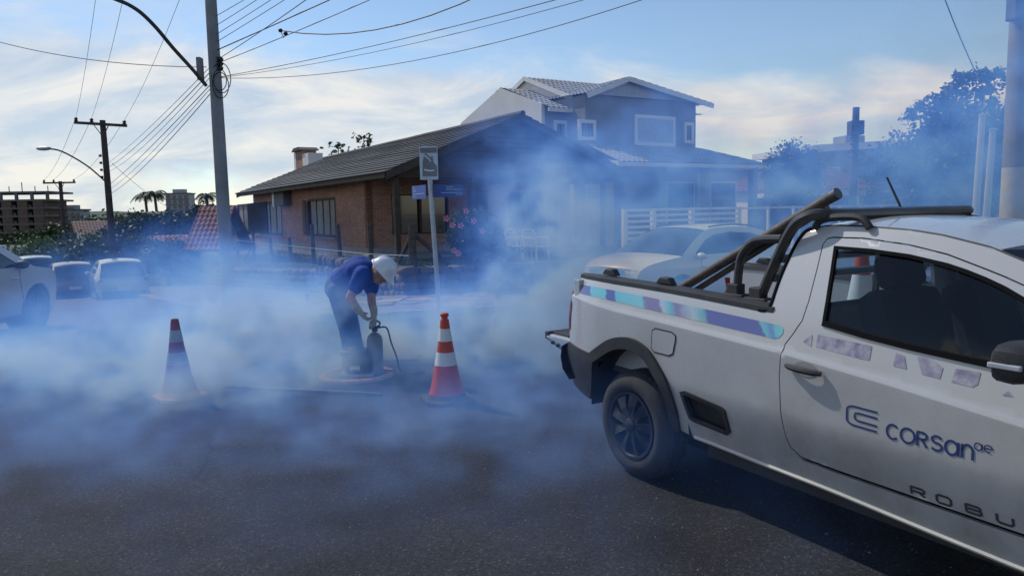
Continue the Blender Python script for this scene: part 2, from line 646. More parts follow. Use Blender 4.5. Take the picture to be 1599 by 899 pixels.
# loose grit and bits of leaf on the asphalt
gr = MB()
for k in range(700):
    px_, py_ = rnd.uniform(-60, 1660), 560 + 360 * rnd.random() ** .8
    p = gz(px_, py_)
    s_ = rnd.uniform(.003, .009)
    a = rnd.uniform(0, 6.28)
    gr.add([p + Vector((cos(a + q) * s_ * rnd.uniform(.6, 1.2), sin(a + q) * s_ * rnd.uniform(.6, 1.2), .001)) for q in (0, 2.1, 4.2)] + [p + Vector((0, 0, s_ * .8))], [(0, 1, 3), (1, 2, 3), (2, 0, 3)])
tag(gr.build('road_grit', mat('grit', (0.10, 0.095, 0.09), .9, scale=30, col2=(0.30, 0.29, 0.27)), None, fix=False), 'loose pale grit scattered over the dark asphalt', 'grit', kind='stuff')

# pavement: an L round the corner lot
corner = [(2.3 + 2.4 * (1 - sin(t * pi / 16)), 10.66 + 2.4 * (1 - cos(t * pi / 16))) for t in range(0, 9)]
corner = [(2.3, 60.0), (2.3, 13.06)] + [(2.3 + 2.4 * (1 - cos(t * pi / 16)), 10.66 + 2.4 * (1 - sin(t * pi / 16))) for t in range(1, 8)] + [(4.7, 10.66)]
outer = corner + [(44.0, 10.66), (44.0, 13.55), (5.95, 13.55), (5.95, 60.0)]
mb = MB()
panel(mb, outer, [], lambda v, u: S(v, u, G(v, u) + 0.11), 0.8, 0.25, (0, 0, -1))
pavement = tag(mb.build('pavement', M_CONC, None, fix=False), kind='structure')
# kerb stones along the visible edge (parts of the pavement)
kpath = [(2.3, 24.0), (2.3, 13.06)] + corner[2:] + [(22.0, 10.66)]
kp = resample(kpath, 0.05, False)
acc, seg = 0.0, []
kst = []
for a, b in zip(kp, kp[1:]):
    seg.append(a); acc += math.hypot(b[0] - a[0], b[1] - a[1])
    if acc > 0.78:
        kst.append((seg[0], seg[-1])); seg = []; acc = 0
for a, b in kst:
    mbk = MB()
    za = G(*a); zb = G(*b)
    d = Vector((b[0] - a[0], b[1] - a[1], 0))
    nrm = Vector((d.y, -d.x, 0)).normalized() * -1
    off = rnd.uniform(-0.008, 0.008)
    pa, pb = S(a[0], a[1], za + 0.055 + off), S(b[0], b[1], zb + 0.055 + off)
    mbk.bar(pa, pb, 0.13, 0.15)
    mbk.build('kerb_stone', M_KERB, pavement, bevel=0.012)

# stone flags of the front pavement, each its own piece
FLAGM = [mat('flag_stone_%s' % k, c, 0.85, scale=5, bump=0.35, bscale=25, col2=c2) for k, c, c2 in (
    ('brown', (0.12, 0.09, 0.078), (0.18, 0.14, 0.12)), ('grey', (0.15, 0.135, 0.125), (0.23, 0.205, 0.19)),
    ('pale', (0.28, 0.26, 0.235), (0.40, 0.375, 0.34)), ('dark', (0.11, 0.095, 0.085), (0.17, 0.145, 0.13)))]
flag_mesh = []
for k in range(10):
    w, d = rnd.uniform(0.42, 0.62), rnd.uniform(0.36, 0.5)
    n = rnd.choice((5, 6, 6))
    pts = []
    for i in range(n):
        a = 2 * pi * (i + rnd.uniform(-.22, .22)) / n
        s_ = 1 / max(abs(cos(a)), abs(sin(a))) ** 0.75
        pts.append((w / 2 * cos(a) * s_, d / 2 * sin(a) * s_))
    m_ = MB()
    m_.prism([(x, y, -0.03) for x, y in pts], (0, 0, 0.045))
    me = m_.mesh('flag_stone'); me.materials.append(FLAGM[(0, 0, 1, 1, 2, 0, 3, 1, 0, 2)[k]])
    flag_mesh.append(me)
u = 10.98
row = 0
while u < 13.4:
    v = 3.0 + (row % 2) * 0.27 + (2.2 if u < 11.6 else 0.6 if u < 12.4 else 0)
    while v < 15.5:
        o = link('flag_stone', rnd.choice(flag_mesh), pavement)
        vv, uu = v + rnd.uniform(-.04, .04), u + rnd.uniform(-.03, .03)
        o.location = S(vv, uu, G(vv, uu) + 0.112 + rnd.uniform(-.006, .008))
        o.rotation_euler = (rnd.uniform(-.015, .015), rnd.uniform(-.015, .015), SA + rnd.uniform(-.12, .12))
        v += rnd.uniform(0.52, 0.62)
    u += 0.44; row += 1

# the raised corner lot behind the stone wall
LOTZ = 0.20


def LZ(v, u):
    return LOTZ - 0.35 * sm(17, 30, u) * (1 - sm(7.5, 10, v)) + 0.10 * sm(13.6, 15.5, u) + 0.04 * noise.noise(Vector((v * .6, u * .6, 0)))


mb = MB()
panel(mb, [(6.0, 13.62), (16.9, 13.62), (16.9, 46), (6.0, 46)], [], lambda v, u: S(v, u, LZ(v, u)), 0.7, 1.0, (0, 0, -1))
tag(mb.build('lawn', M_GRASS_BASE, None, True, fix=False, angle=40), kind='structure')
# grass
gb = MB()
for k in range(16000):
    t = rnd.random()
    if t < 0.5: v, u = rnd.uniform(6.1, 12.5), 13.7 + rnd.random() ** 1.4 * 5.2
    else: v, u = rnd.uniform(6.05, 8.4), rnd.uniform(13.7, 33)
    p = S(v, u, LZ(v, u)); a = rnd.uniform(0, 2 * pi); h_ = rnd.uniform(.04, .13) * (1.5 if noise.noise(Vector((v, u, 3))) > 0.1 else .8); w = rnd.uniform(.006, .012)
    dx = Vector((cos(a), sin(a), 0)); ln = Vector((rnd.uniform(-.04, .04), rnd.uniform(-.04, .04), 0))
    gb.add([p - dx * w, p + dx * w, p + ln + Vector((0, 0, h_))], [(0, 1, 2)])
M_BLADE = mat('grass_blade', (0.05, 0.085, 0.02), 0.8, scale=3, col2=(0.11, 0.14, 0.04))
tag(gb.build('lawn_grass', M_BLADE, None, fix=False), 'short green and dry grass growing on the corner lot', 'grass', kind='stuff')

# neighbour's forecourt (paved) right of the lot
mb = MB()
panel(mb, [(17.0, 13.62), (44, 13.62), (44, 40), (17.0, 40)], [], lambda v, u: S(v, u, G(v, 13.6) + 0.10), 2.0, 0.4, (0, 0, -1))
tag(mb.build('forecourt', M_CONC, None, fix=False), kind='structure')

# hills on the horizon
mb = MB()
hv, hf = [], []
nh = 60
for i in range(nh + 1):
    a = radians(lerp(-62, 50, i / nh))
    d = 900
    hh = 14 + 14 * noise.noise(Vector((i * .13, 2.1, 0))) + 7 * noise.noise(Vector((i * .45, 5.1, 0)))
    for k, (f_, z_) in enumerate(((0.86, -6), (0.95, hh * .7 - 2), (1.0, hh), (1.1, hh * .6), (1.3, -6))):
        hv.append((sin(a) * d * f_, cos(a) * d * f_, z_))
for i in range(nh):
    for k in range(4):
        a = i * 5 + k
        hf.append((a, a + 1, a + 6, a + 5))
mb.add(hv, hf)
tag(mb.build('hills', mat('hill_scrub', (0.06, 0.085, 0.05), 1.0, scale=0.02, col2=(0.10, 0.12, 0.08), bump=0.6, bscale=.1), None, True, fix=False, angle=180), kind='structure')

# ------------------------------------------------------------------ dry-stone retaining wall: every stone a part
STM = [mat('wall_stone_%d' % k, c, 0.9, scale=7, bump=0.5, bscale=18, col2=c2) for k, (c, c2) in enumerate((
    ((0.055, 0.05, 0.045), (0.11, 0.10, 0.09)), ((0.09, 0.08, 0.07), (0.16, 0.145, 0.125)), ((0.13, 0.12, 0.105), (0.21, 0.19, 0.165))))]
M_MORTAR = mat('wall_core', (0.035, 0.032, 0.03), 0.95, scale=5, bump=.4)
stone_mesh = []
for k in range(9):
    m_ = MB(); m_.ell((0, 0, 0), (1, 1, 1), 8, 5)
    sx = [rnd.uniform(.8, 1.1) for _ in range(3)]
    vs = []
    for p in m_.v:
        q = Vector(p)
        q = Vector([math.copysign(abs(c) ** 0.62, c) for c in q])
        q += noise.noise_vector(q * 1.3 + Vector((k * 7, 0, 0))) * .16
        vs.append(q)
    m_.v = vs
    me = m_.mesh('stone'); me.materials.append(STM[k % 3])
    me.polygons.foreach_set('use_smooth', [True] * len(me.polygons))
    stone_mesh.append(me)


def stone_wall(label, p0, p1, zb, zt, face, core):
    """p0, p1 in (v, u); zb/zt functions of t; face = outward unit in (v, u)"""
    t_ = thing('stone_wall', label, 'wall', S(*p0, 0), 0)
    L_ = math.hypot(p1[0] - p0[0], p1[1] - p0[1])
    base = S(*p0)
    d = (S(*p1) - S(*p0)).normalized(); fo = S(*face)
    vs, fs = [], []
    n = 14
    for i in range(n + 1):
        t = i / n
        c = d * (L_ * t)
        for o_, z_ in ((-.02, zb(t)), (-.02, zt(t) - .03), (-.30, zt(t) - .03), (-.30, zb(t))):
            vs.append(c + fo * o_ + Vector((0, 0, z_)))
    for i in range(n):
        for k in range(4):
            fs.append((i * 4 + k, i * 4 + (k + 1) % 4, i * 4 + 4 + (k + 1) % 4, i * 4 + 4 + k))
    fs += [(0, 1, 2, 3), (n * 4 + 3, n * 4 + 2, n * 4 + 1, n * 4)]
    MB().add(vs, fs).build('wall_core', M_MORTAR, t_)
    ang = atan2(d.y, d.x)
    rows = 4
    cnt = 0
    for r in range(rows):
        s = rnd.uniform(0, .12)
        while s < L_ - .05:
            w = rnd.uniform(.17, .36) * (1.0 if r < rows - 1 else 1.15)
            t = (s + w / 2) / L_
            hgt = (zt(t) - zb(t)) / rows
            z_ = zb(t) + hgt * (r + .5) + rnd.uniform(-.02, .02)
            o = link('stone', rnd.choice(stone_mesh), t_)
            dep = .09 if r < rows - 1 else .16
            o.location = d * (s + w / 2) + fo * (-.05 if r < rows - 1 else -.11) + Vector((0, 0, z_))
            o.scale = (w * .53, dep * rnd.uniform(.85, 1.15), hgt * rnd.uniform(.50, .60))
            o.rotation_euler = (rnd.uniform(-.08, .08), rnd.uniform(-.14, .14), ang + rnd.uniform(-.08, .08))
            s += w; cnt += 1
    return t_


stone_wall('low dark stone retaining wall under the lawn facing the sign post and front pavement', (5.8, 13.4), (12.2, 13.4),
           lambda t: G(lerp(5.8, 12.2, t), 13.4) + .08, lambda t: .55 - .10 * t, (0, -1), None)
stone_wall('low dark stone retaining wall along the falling side street under the fence posts', (5.8, 33.5), (5.8, 13.45),
           lambda t: G(5.8, lerp(33.5, 13.45, t)) + .06, lambda t: .56 - .02 * (1 - t) if t > .72 else lerp(-.55, .20, t / .72), (-1, 0), None)

# ================================================================== PICKUP TRUCK
TA = radians(30)
TAX = Vector((sin(TA), -cos(TA), 0))          # truck forward
TNY = Vector((cos(TA), sin(TA), 0))           # truck left (far side)
TO = Vector((0.2148 + cos(TA) * .855, 5.1054 + sin(TA) * .855, 0))
HWB = 0.855
CREASE = [(0.0, 1.04), (0.4, 1.022), (0.8, .989), (1.28, .967), (2.05, .925), (2.6, .877), (3.05, .83), (3.6, .80), (4.5, .72)]


def thw(x, z):
    zc = interp(CREASE, x)
    y = HWB
    if z > zc:
        d = z - zc
        y -= .014 * sm(0, .016, d) + .24 * d
        if z > 1.05: y -= .30 * (z - 1.05) ** 2 / (z - 1.05 + .06)
    else:
        y -= .02 * sm(.10, .40, zc - z) * 0
    if z < .66: y -= .34 * (.66 - z) ** 2 / (.66 - z + .10)
    if x < .70: y -= .115 * ((.70 - x) / .55) ** 2
    if x > 3.85: y -= .20 * ((x - 3.85) / .6) ** 2
    return y


def tplane(px, py, inb):
    p = onplane(px, py, TO - TNY * (HWB - inb), TNY) - TO
    return p.dot(TAX), p.z


def T(px, py):
    inb = 0.0
    for _ in range(30):
        x, z = tplane(px, py, inb)
        inb = lerp(inb, HWB - thw(max(-.3, min(4.6, x)), z), .6)
    return x, z


def TP(lst): return [T(*p) for p in lst]


def tside(sgn, off=0.0):
    return lambda x, z: (x, sgn * (thw(x, z) + off), z)


def shrink(poly, d):
    """move a closed outline inwards by d"""
    A = sum(poly[i][0] * poly[(i + 1) % len(poly)][1] - poly[(i + 1) % len(poly)][0] * poly[i][1] for i in range(len(poly)))
    s = 1 if A > 0 else -1
    out = []
    n = len(poly)
    for i in range(n):
        a, b, c = poly[i - 1], poly[i], poly[(i + 1) % n]
        e1 = Vector((b[0] - a[0], b[1] - a[1])); e2 = Vector((c[0] - b[0], c[1] - b[1]))
        if e1.length < 1e-6 or e2.length < 1e-6: out.append(b); continue
        e1.normalize(); e2.normalize()
        nn = Vector((-e1.y, e1.x)) + Vector((-e2.y, e2.x))
        if nn.length < 1e-6: nn = Vector((-e1.y, e1.x))
        nn.normalize()
        k = max(.4, nn.dot(Vector((-e1.y, e1.x))))
        out.append((b[0] + nn.x * d * s / k, b[1] + nn.y * d * s / k))
    return out


def paint_mat(name, col, dirt=(0.30, 0.27, 0.22), zlo=.3, zhi=.8, amt=.55, metal=0.0, rough=.32):
    m = bpy.data.materials.new(name); m.use_nodes = True
    N, L, b = mnodes(m)
    tcn = N.new('ShaderNodeTexCoord'); co = tcn.outputs['Object']
    n1 = N.new('ShaderNodeTexNoise'); n1.inputs['Scale'].default_value = 3.2; n1.inputs['Detail'].default_value = 9; n1.inputs['Roughness'].default_value = .68
    L.new(co, n1.inputs['Vector'])
    sx = N.new('ShaderNodeSeparateXYZ'); L.new(co, sx.inputs[0])
    mr_ = N.new('ShaderNodeMapRange'); mr_.inputs['From Min'].default_value = zhi; mr_.inputs['From Max'].default_value = zlo
    mr_.inputs['To Min'].default_value = 0.18
    L.new(sx.outputs[2], mr_.inputs['Value'])
    r_ = N.new('ShaderNodeValToRGB'); r_.color_ramp.elements[0].position = .35; r_.color_ramp.elements[1].position = .75
    L.new(n1.outputs['Fac'], r_.inputs[0])
    mu = N.new('ShaderNodeMath'); mu.operation = 'MULTIPLY'; L.new(mr_.outputs[0], mu.inputs[0]); L.new(r_.outputs[0], mu.inputs[1])
    m2 = N.new('ShaderNodeMath'); m2.operation = 'MULTIPLY'; L.new(mu.outputs[0], m2.inputs[0]); m2.inputs[1].default_value = amt
    mx = N.new('ShaderNodeMixRGB'); mx.inputs['Color1'].default_value = (*col, 1); mx.inputs['Color2'].default_value = (*dirt, 1)
    L.new(m2.outputs[0], mx.inputs['Fac'])
    L.new(mx.outputs[0], b.inputs['Base Color'])
    b.inputs['Metallic'].default_value = metal
    b.inputs['Roughness'].default_value = rough
    b.inputs['Coat Weight'].default_value = .8
    b.inputs['Coat Roughness'].default_value = .06
    rr = N.new('ShaderNodeMath'); rr.operation = 'MULTIPLY_ADD'; L.new(m2.outputs[0], rr.inputs[0]); rr.inputs[1].default_value = .5; rr.inputs[2].default_value = rough
    L.new(rr.outputs[0], b.inputs['Roughness'])
    MATS[name] = m
    return m


M_TPAINT = paint_mat('white_truck_paint', (0.51, 0.51, 0.50), dirt=(0.23, 0.21, 0.185), amt=.95, zhi=1.0, rough=.24)
M_BLACKPL = mat('black_plastic', (0.022, 0.022, 0.024), 0.62, scale=9, bump=.15, bscale=160, col2=(0.04, 0.04, 0.042))
M_RUBBER = mat('tyre_rubber', (0.018, 0.018, 0.018), 0.85, scale=8, bump=.2, bscale=90, col2=(0.045, 0.043, 0.04))
M_RIM = mat('dark_rim', (0.018, 0.018, 0.02), 0.38, .4, scale=10, col2=(0.04, 0.04, 0.044))
M_CHROME = mat('dull_chrome', (0.55, 0.56, 0.58), 0.25, .9, scale=12)
M_SEAL = mat('window_rubber', (0.007, 0.007, 0.008), 0.9, scale=9, spec=.12)
M_INT = mat('cab_interior', (0.01, 0.01, 0.012), 0.9, scale=9)
M_SEAT = mat('seat_cloth', (0.012, 0.012, 0.016), 0.95, scale=6)
M_GLASS = glass_mat('car_glass', (0.78, 0.86, 0.88))
M_DGLASS = glass_mat('tinted_glass', (0.16, 0.19, 0.21))
M_TUBE = mat('black_tube_paint', (0.03, 0.028, 0.028), 0.4, scale=14, col2=(0.055, 0.05, 0.05), coat=.2)
M_LOGO = mat('logo_blue', (0.025, 0.05, 0.17), 0.5, scale=30)
M_GREYL = mat('badge_grey', (0.06, 0.065, 0.075), 0.5, scale=30)
M_REDLENS = mat('red_lens', (0.22, 0.012, 0.012), 0.15, scale=30, coat=.5)
M_LAMP = mat('lamp_lens', (0.62, 0.64, 0.66), 0.12, .3, scale=30, coat=.6)

truck = thing('pickup_truck', 'white two-seat pickup truck with blue lettering on its door and a stripe along the bed', 'truck', TO, -radians(60))

tail = [(890, 533), (889.5, 520), (892, 490), (897, 453), (903, 441), (909, 433)]
rail = [(930, 437), (960, 442.5), (1000, 449), (1045, 456.5), (1100, 467), (1150, 477), (1185, 484)]
fillet = [(1194, 485.5), (1200, 482), (1205, 474)]
pillar = [(1213, 450), (1222, 426), (1234, 400), (1248, 374), (1258, 362), (1269, 356.5)]
roofl = [(1300, 352.5), (1350, 354.5), (1420, 360), (1470, 368), (1500, 375.5), (1549, 388), (1599, 409)]
arch = [(1064, 672), (1058, 640), (1045, 600), (1030, 570), (1015, 547), (1000, 534), (985, 527), (966, 526), (950, 531), (935, 541), (922, 551)]
doorR = [(1300, 369.5), (1291, 372), (1284, 382), (1275, 420), (1262, 470), (1252, 500), (1238, 520), (1225, 537), (1217.5, 560), (1216, 590), (1218, 640), (1226, 680), (1234, 698)]
doorT = [(1599, 444), (1570, 431), (1540, 419), (1480, 396), (1420, 381), (1350, 371)]

PT_tail, PT_rail, PT_fil, PT_pil, PT_roof, PT_arch, PT_dR, PT_dT = map(TP, (tail, rail, fillet, pillar, roofl, arch, doorR, doorT))
ROOF_EXT = [(3.10, 1.345), (3.25, 1.26), (3.42, 1.145), (3.58, 1.025)]
DOOR_EXT = [(3.42, 1.015), (3.30, 1.105), (3.17, 1.195), (3.07, 1.255)]
rockx = TP([(1599, 893), (1450, 832), (1300, 769), (1180, 722), (1100, 690)])
body_poly = PT_tail + PT_rail + PT_fil + PT_pil + PT_roof + ROOF_EXT + DOOR_EXT + PT_dT + PT_dR + [(2.12, .435), (2.3, .428), (3.24, .415), (3.24, .315)] + rockx + PT_arch
crl = [(x, interp(CREASE, x)) for x in [.42 + i * .06 for i in range(28)]]
door_bottom = [(2.115, .448), (2.3, .44), (3.225, .427), (3.235, .62), (3.235, .95), (3.30, 1.02), (3.40, 1.015)]
door_poly = [(p[0] + .0, p[1]) for p in PT_dR] + door_bottom + [(3.40, 1.013)] + DOOR_EXT[1:] + PT_dT
door_poly = shrink(door_poly, .006)
win = [(1303, 384), (1297, 425), (1290, 470), (1284, 508)]
winb = [(1350, 528), (1420, 546), (1500, 564), (1560, 577)]
wint = [(1599, 464), (1570, 447), (1540, 433), (1510, 421), (1480, 411), (1420, 397), (1360, 388.5)]
PW, PWB, PWT = TP(win), TP(winb), TP(wint)
win_poly = PW + PWB + [(3.16, 1.005), (3.24, 1.01), (3.15, 1.115), (3.08, 1.185)] + PWT


def creased(poly):
    """split a polygon list with the crease so the fold stays crisp (extra rows of grid points)"""
    return poly


def tpanel(outer, holes, off, step=.045, flange=.022, crease=True):
    out = []
    for sg in (-1, 1):
        mb = MB()
        panel(mb, outer, holes, tside(sg, off), step, flange, (0, -sg, 0), (lambda x: [interp(CREASE, x) - .004, interp(CREASE, x) + .001, interp(CREASE, x) + .016]) if step < .03 else None)
        out.append(mb)
    return out


def both(name, outer, holes, m, off=0.0, step=.045, flange=.022, parent=None, smooth=True, angle=30):
    r = []
    for mb in tpanel(outer, holes, off, step, flange):
        r.append(mb.build(name, m, parent or truck, smooth, fix=True, angle=angle))
    return r


# finer grid on the big panels so the shoulder line reads as a fold
ve = TP([(1063, 611), (1070, 609.5), (1128, 635), (1133, 640), (1142, 674), (1137, 679), (1085, 658), (1078, 653)])
vi = shrink(ve, .022)
both('body_side', body_poly, [shrink(ve, .012)], M_TPAINT, 0, .022, .02, angle=50)
doors = both('door', door_poly, [win_poly], M_TPAINT, 0, .022, .02, angle=50)
# window rubber and glass
for sg, dr in zip((-1, 1), doors):
    mb = MB()
    wi = shrink(win_poly, .014)
    panel(mb, shrink(win_poly, -.001), [wi], tside(sg, .003), .03, .015, (0, -sg, 0))
    mb.build('window_seal', M_SEAL, dr, True)
    mb = MB()
    low_ = PW[3:] + PWB + [(3.16, 1.006)]
    lo2 = [(x, z + .022) for x, z in reversed(low_)]
    panel(mb, low_ + lo2, [], tside(sg, .008), .04, .02, (0, -sg, 0))
    mb.build('sill_trim', M_SEAL, dr, True)
    mb = MB(); panel(mb, shrink(win_poly, .010), [], tside(sg, -.012), .06)
    mb.build('window_glass', M_GLASS, dr, True, fix=False)
    # handle: bar over a flat oval, the cup's shade put into its colour
    ha, hb = T(1232, 570), T(1284, 583)
    mb = MB()
    cxm, czm = (ha[0] + hb[0]) / 2, (ha[1] + hb[1]) / 2 + .0
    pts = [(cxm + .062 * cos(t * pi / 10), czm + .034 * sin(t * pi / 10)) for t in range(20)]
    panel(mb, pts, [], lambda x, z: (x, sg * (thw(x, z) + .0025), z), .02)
    mb.build('handle_cup_shade', mat('handle_shadow', (0.33, 0.32, 0.30), .4, coat=.5), dr, True, fix=False)
    mb = MB()
    hp = []
    for t in range(7):
        x = lerp(ha[0] - .004, hb[0] + .004, t / 6); z = lerp(ha[1], hb[1], t / 6)
        hp.append((x, sg * (thw(x, z) + .012 + .022 * sin(pi * t / 6) ** .6), z))
    mb.tube(hp, [.011, .014, .014, .014, .014, .014, .011], 8)
    mb.build('handle', M_BLACKPL, dr, True)

# rocker strip: two pale lines under the door
for sg in (-1, 1):
    mb = MB()
    for dz, r in ((.0, .011), (.038, .009)):
        mb.tube([(x, sg * (thw(x, interp(list(reversed([(p[0], p[1]) for p in rockx])), x)) + .004), interp(list(reversed([(p[0], p[1]) for p in rockx])), x) + .012 + dz) for x in [1.40 + i * .1 for i in range(19)]], r, 6)
    mb.build('rocker_strip', mat('pale_rocker', (0.62, 0.58, 0.50), .35, coat=.4), truck, True)
    # under-body skirt closing the side towards the ground
    mb = MB(); mb.bx(1.42, 3.25, sg * .66, sg * .70, .24, .42)
    mb.build('sill_beam', M_BLACKPL, truck)

# ---- front fender, hood, nose
FWX = 3.70
def arc(cx_, cz_, r, a0, a1, n): return [(cx_ + r * cos(lerp(a0, a1, i / n)), cz_ + r * sin(lerp(a0, a1, i / n))) for i in range(n + 1)]
fend = [(3.245, .42), (3.30, .40)] + arc(FWX, .36, .375, pi * .97, pi * .03, 14) + [(4.12, .36), (4.38, .40), (4.40, .60), (4.36, .76), (4.15, .845), (3.85, .915), (3.60, .985), (3.44, 1.00), (3.31, 1.00), (3.247, .93)]
both('front_fender', fend, [], M_TPAINT, 0, .04, .02, angle=50)
def loft(mb, rows):
    n = len(rows[0]); o = []
    for r in rows: o += r
    mb.add(o, [(j * n + i, j * n + i + 1, (j + 1) * n + i + 1, (j + 1) * n + i) for j in range(len(rows) - 1) for i in range(n - 1)])
    return mb
HOOD = [(3.56, 1.005), (3.85, .925), (4.15, .855), (4.36, .77), (4.42, .70)]
rows = []
for x, z in smoothc(HOOD, 5):
    w = thw(min(x, 4.4), z) - .004
    rows.append([(x + .07 * (1 - (t / 6) ** 2) * sm(4.2, 4.42, x), w * t / 6, z + .055 * (1 - (t / 6) ** 2) - .0) for t in range(-6, 7)])
loft(MB(), rows).build('hood', M_TPAINT, truck, True)
rows = []
for x, z in ((4.44, .70), (4.50, .62), (4.52, .50), (4.50, .34), (4.42, .24)):
    rows.append([(x - .20 * abs(t / 6) ** 3, (thw(4.38, .55) - .0) * t / 6, z) for t in range(-6, 7)])
fb = loft(MB(), rows).build('front_bumper', M_TPAINT, truck, True)
mb = MB(); mb.bx(4.44, 4.52, -.40, .40, .60, .69); mb.build('grille', M_BLACKPL, truck, bevel=.01)
for sg in (-1, 1):
    mb = MB(); mb.ell((4.35, sg * .60, .70), (.10, .15, .075)); mb.build('headlight', M_LAMP, truck, True)

# ---- roof, windscreen
RE = [(x, z) for x, z in PT_pil[-1:] + PT_roof + ROOF_EXT]
def roof_z(x): return interp(RE, x)
def header(y): return 2.80 + .14 * (1 - (y / .62) ** 2)
xr0 = RE[0][0]
rows = []
for i in range(13):
    row = []
    for t in range(-8, 9):
        yy = t / 8
        xx = lerp(xr0 - .0, header(yy * .62), i / 12)
        hwid = thw(xx, roof_z(xx)) - .012
        row.append((xx, yy * hwid, roof_z(xx) - .006 + .045 * (1 - abs(yy) ** 2.4)))
    rows.append(row)
roof = loft(MB(), rows).build('roof', M_TPAINT, truck, True)
rows2 = [[(x, y * .98, z - .035) for x, y, z in r] for r in rows]
loft(MB(), rows2).build('headliner', mat('headliner_grey', (0.10, 0.10, 0.10), .95), truck, True)
rows = []
for i in range(9):
    row = []
    for t in range(-8, 9):
        yy = t / 8
        x0 = header(yy * .62); x1 = 3.56 + .10 * (1 - yy * yy)
        xx = lerp(x0, x1, i / 8)
        xe = lerp(2.80, 3.56, i / 8)
        hwid = thw(xe, roof_z(xe)) - .03
        zz_ = lerp(roof_z(2.80), 1.0, i / 8)
        zz_ = interp(RE, xe) - .006 + .045 * (1 - abs(yy) ** 2.4) * (1 - .35 * i / 8)
        row.append((xx, yy * hwid, zz_))
    rows.append(row)
loft(MB(), rows).build('windscreen', M_DGLASS, truck, True)
for sg in (-1, 1):            # dark gutter line on each roof edge
    mb = MB()
    mb.tube([(x, sg * (thw(x, roof_z(x)) - .010), roof_z(x) + .001) for x in [xr0 + .02 + i * .06 for i in range(27)]], .006, 5)
    mb.build('roof_gutter', M_BLACKPL, truck, True)

# ---- back of the cab with its window
bz = [(z, x) for x, z in sorted(PT_fil[1:] + PT_pil, key=lambda p: p[1])]
def xback(z): return interp(bz, z) + .012
def wyz(z): return thw(xback(z), z) - .02
ylo, yhi = 1.12, PT_pil[-1][1] - .01
outl = [(-wyz(ylo), .62), (wyz(ylo), .62)] + [(wyz(z), z) for z in (1.12, 1.25, 1.38, yhi)] + [(-wyz(z), z) for z in (yhi, 1.38, 1.25, 1.12)]
hole = [(-.52, 1.10), (.52, 1.10), (.46, 1.43), (-.46, 1.43)]
mb = MB(); panel(mb, outl, [hole], lambda y, z: (xback(max(z, 1.12)), y, z), .08, .02, (1, 0, 0))
cb = mb.build('cab_back', M_TPAINT, truck, True)
mb = MB(); panel(mb, hole, [], lambda y, z: (xback(max(z, 1.12)) + .008, y, z), .2)
mb.build('rear_window', M_GLASS, truck, True, fix=False)
mb = MB(); mb.bar((xback(1.10) - .002, -.53, 1.10), (xback(1.10) - .002, .53, 1.10), .02); mb.bar((xback(1.43) - .002, -.47, 1.43), (xback(1.43) - .002, .47, 1.43), .02)
mb.bar((xback(1.26), 0.0, 1.10), (xback(1.43), 0.0, 1.43), .025)
mb.build('rear_window_seal', M_BLACKPL, truck)

# ---- load bed
for sg in (-1, 1):            # dark seal running from the bed rail up the back edge of the cab
    mb = MB(); mb.tube([(x - .002, sg * (thw(x, z) - .004), z) for x, z in smoothc(PT_rail[-1:] + PT_fil + PT_pil, 3)], .011, 6); mb.build('cab_edge_seal', M_SEAL, truck, True)
RZ = [(x, z) for x, z in sorted(PT_tail[-1:] + PT_rail)]
def rail_z(x): return interp(RZ, x)
BX0, BX1 = PT_tail[-1][0] - .02, xback(.9)
for sg in (-1, 1):
    vs, fs = [], []
    n = 16
    for i in range(n + 1):
        x = lerp(BX0, BX1 + .02, i / n); z = rail_z(x); yo = thw(x, z)
        for y_, z_ in ((yo + .004, z - .004), (yo + .002, z + .020), (yo - .03, z + .028), (.675, z + .026), (.665, z - .02)):
            vs.append((x, sg * y_, z_))
    for i in range(n):
        for k in range(4): fs.append((i * 5 + k, i * 5 + k + 1, i * 5 + k + 6, i * 5 + k + 5))
    fs += [tuple(range(5)), tuple(n * 5 + k for k in range(5))]
    MB().add(vs, fs).build('rail_cap', M_BLACKPL, truck, True, angle=40)
    mb = MB(); panel(mb, [(BX0, .60), (BX1, .60), (BX1, rail_z(BX1) + .02), (BX0, rail_z(BX0) + .02)], [], lambda x, z: (x, sg * .672, z), .2)
    mb.build('bed_inner_wall', M_TPAINT, truck, fix=False)
    mb = MB(); mb.bx(.62, 1.30, sg * .45, sg * .67, .80, .87); mb.build('wheel_housing', M_TPAINT, truck, bevel=.03)
mb = MB(); mb.bx(.12, BX1, -.67, .67, .56, .60); mb.build('bed_floor', mat('bed_liner', (0.05, 0.05, 0.05), .8), truck)
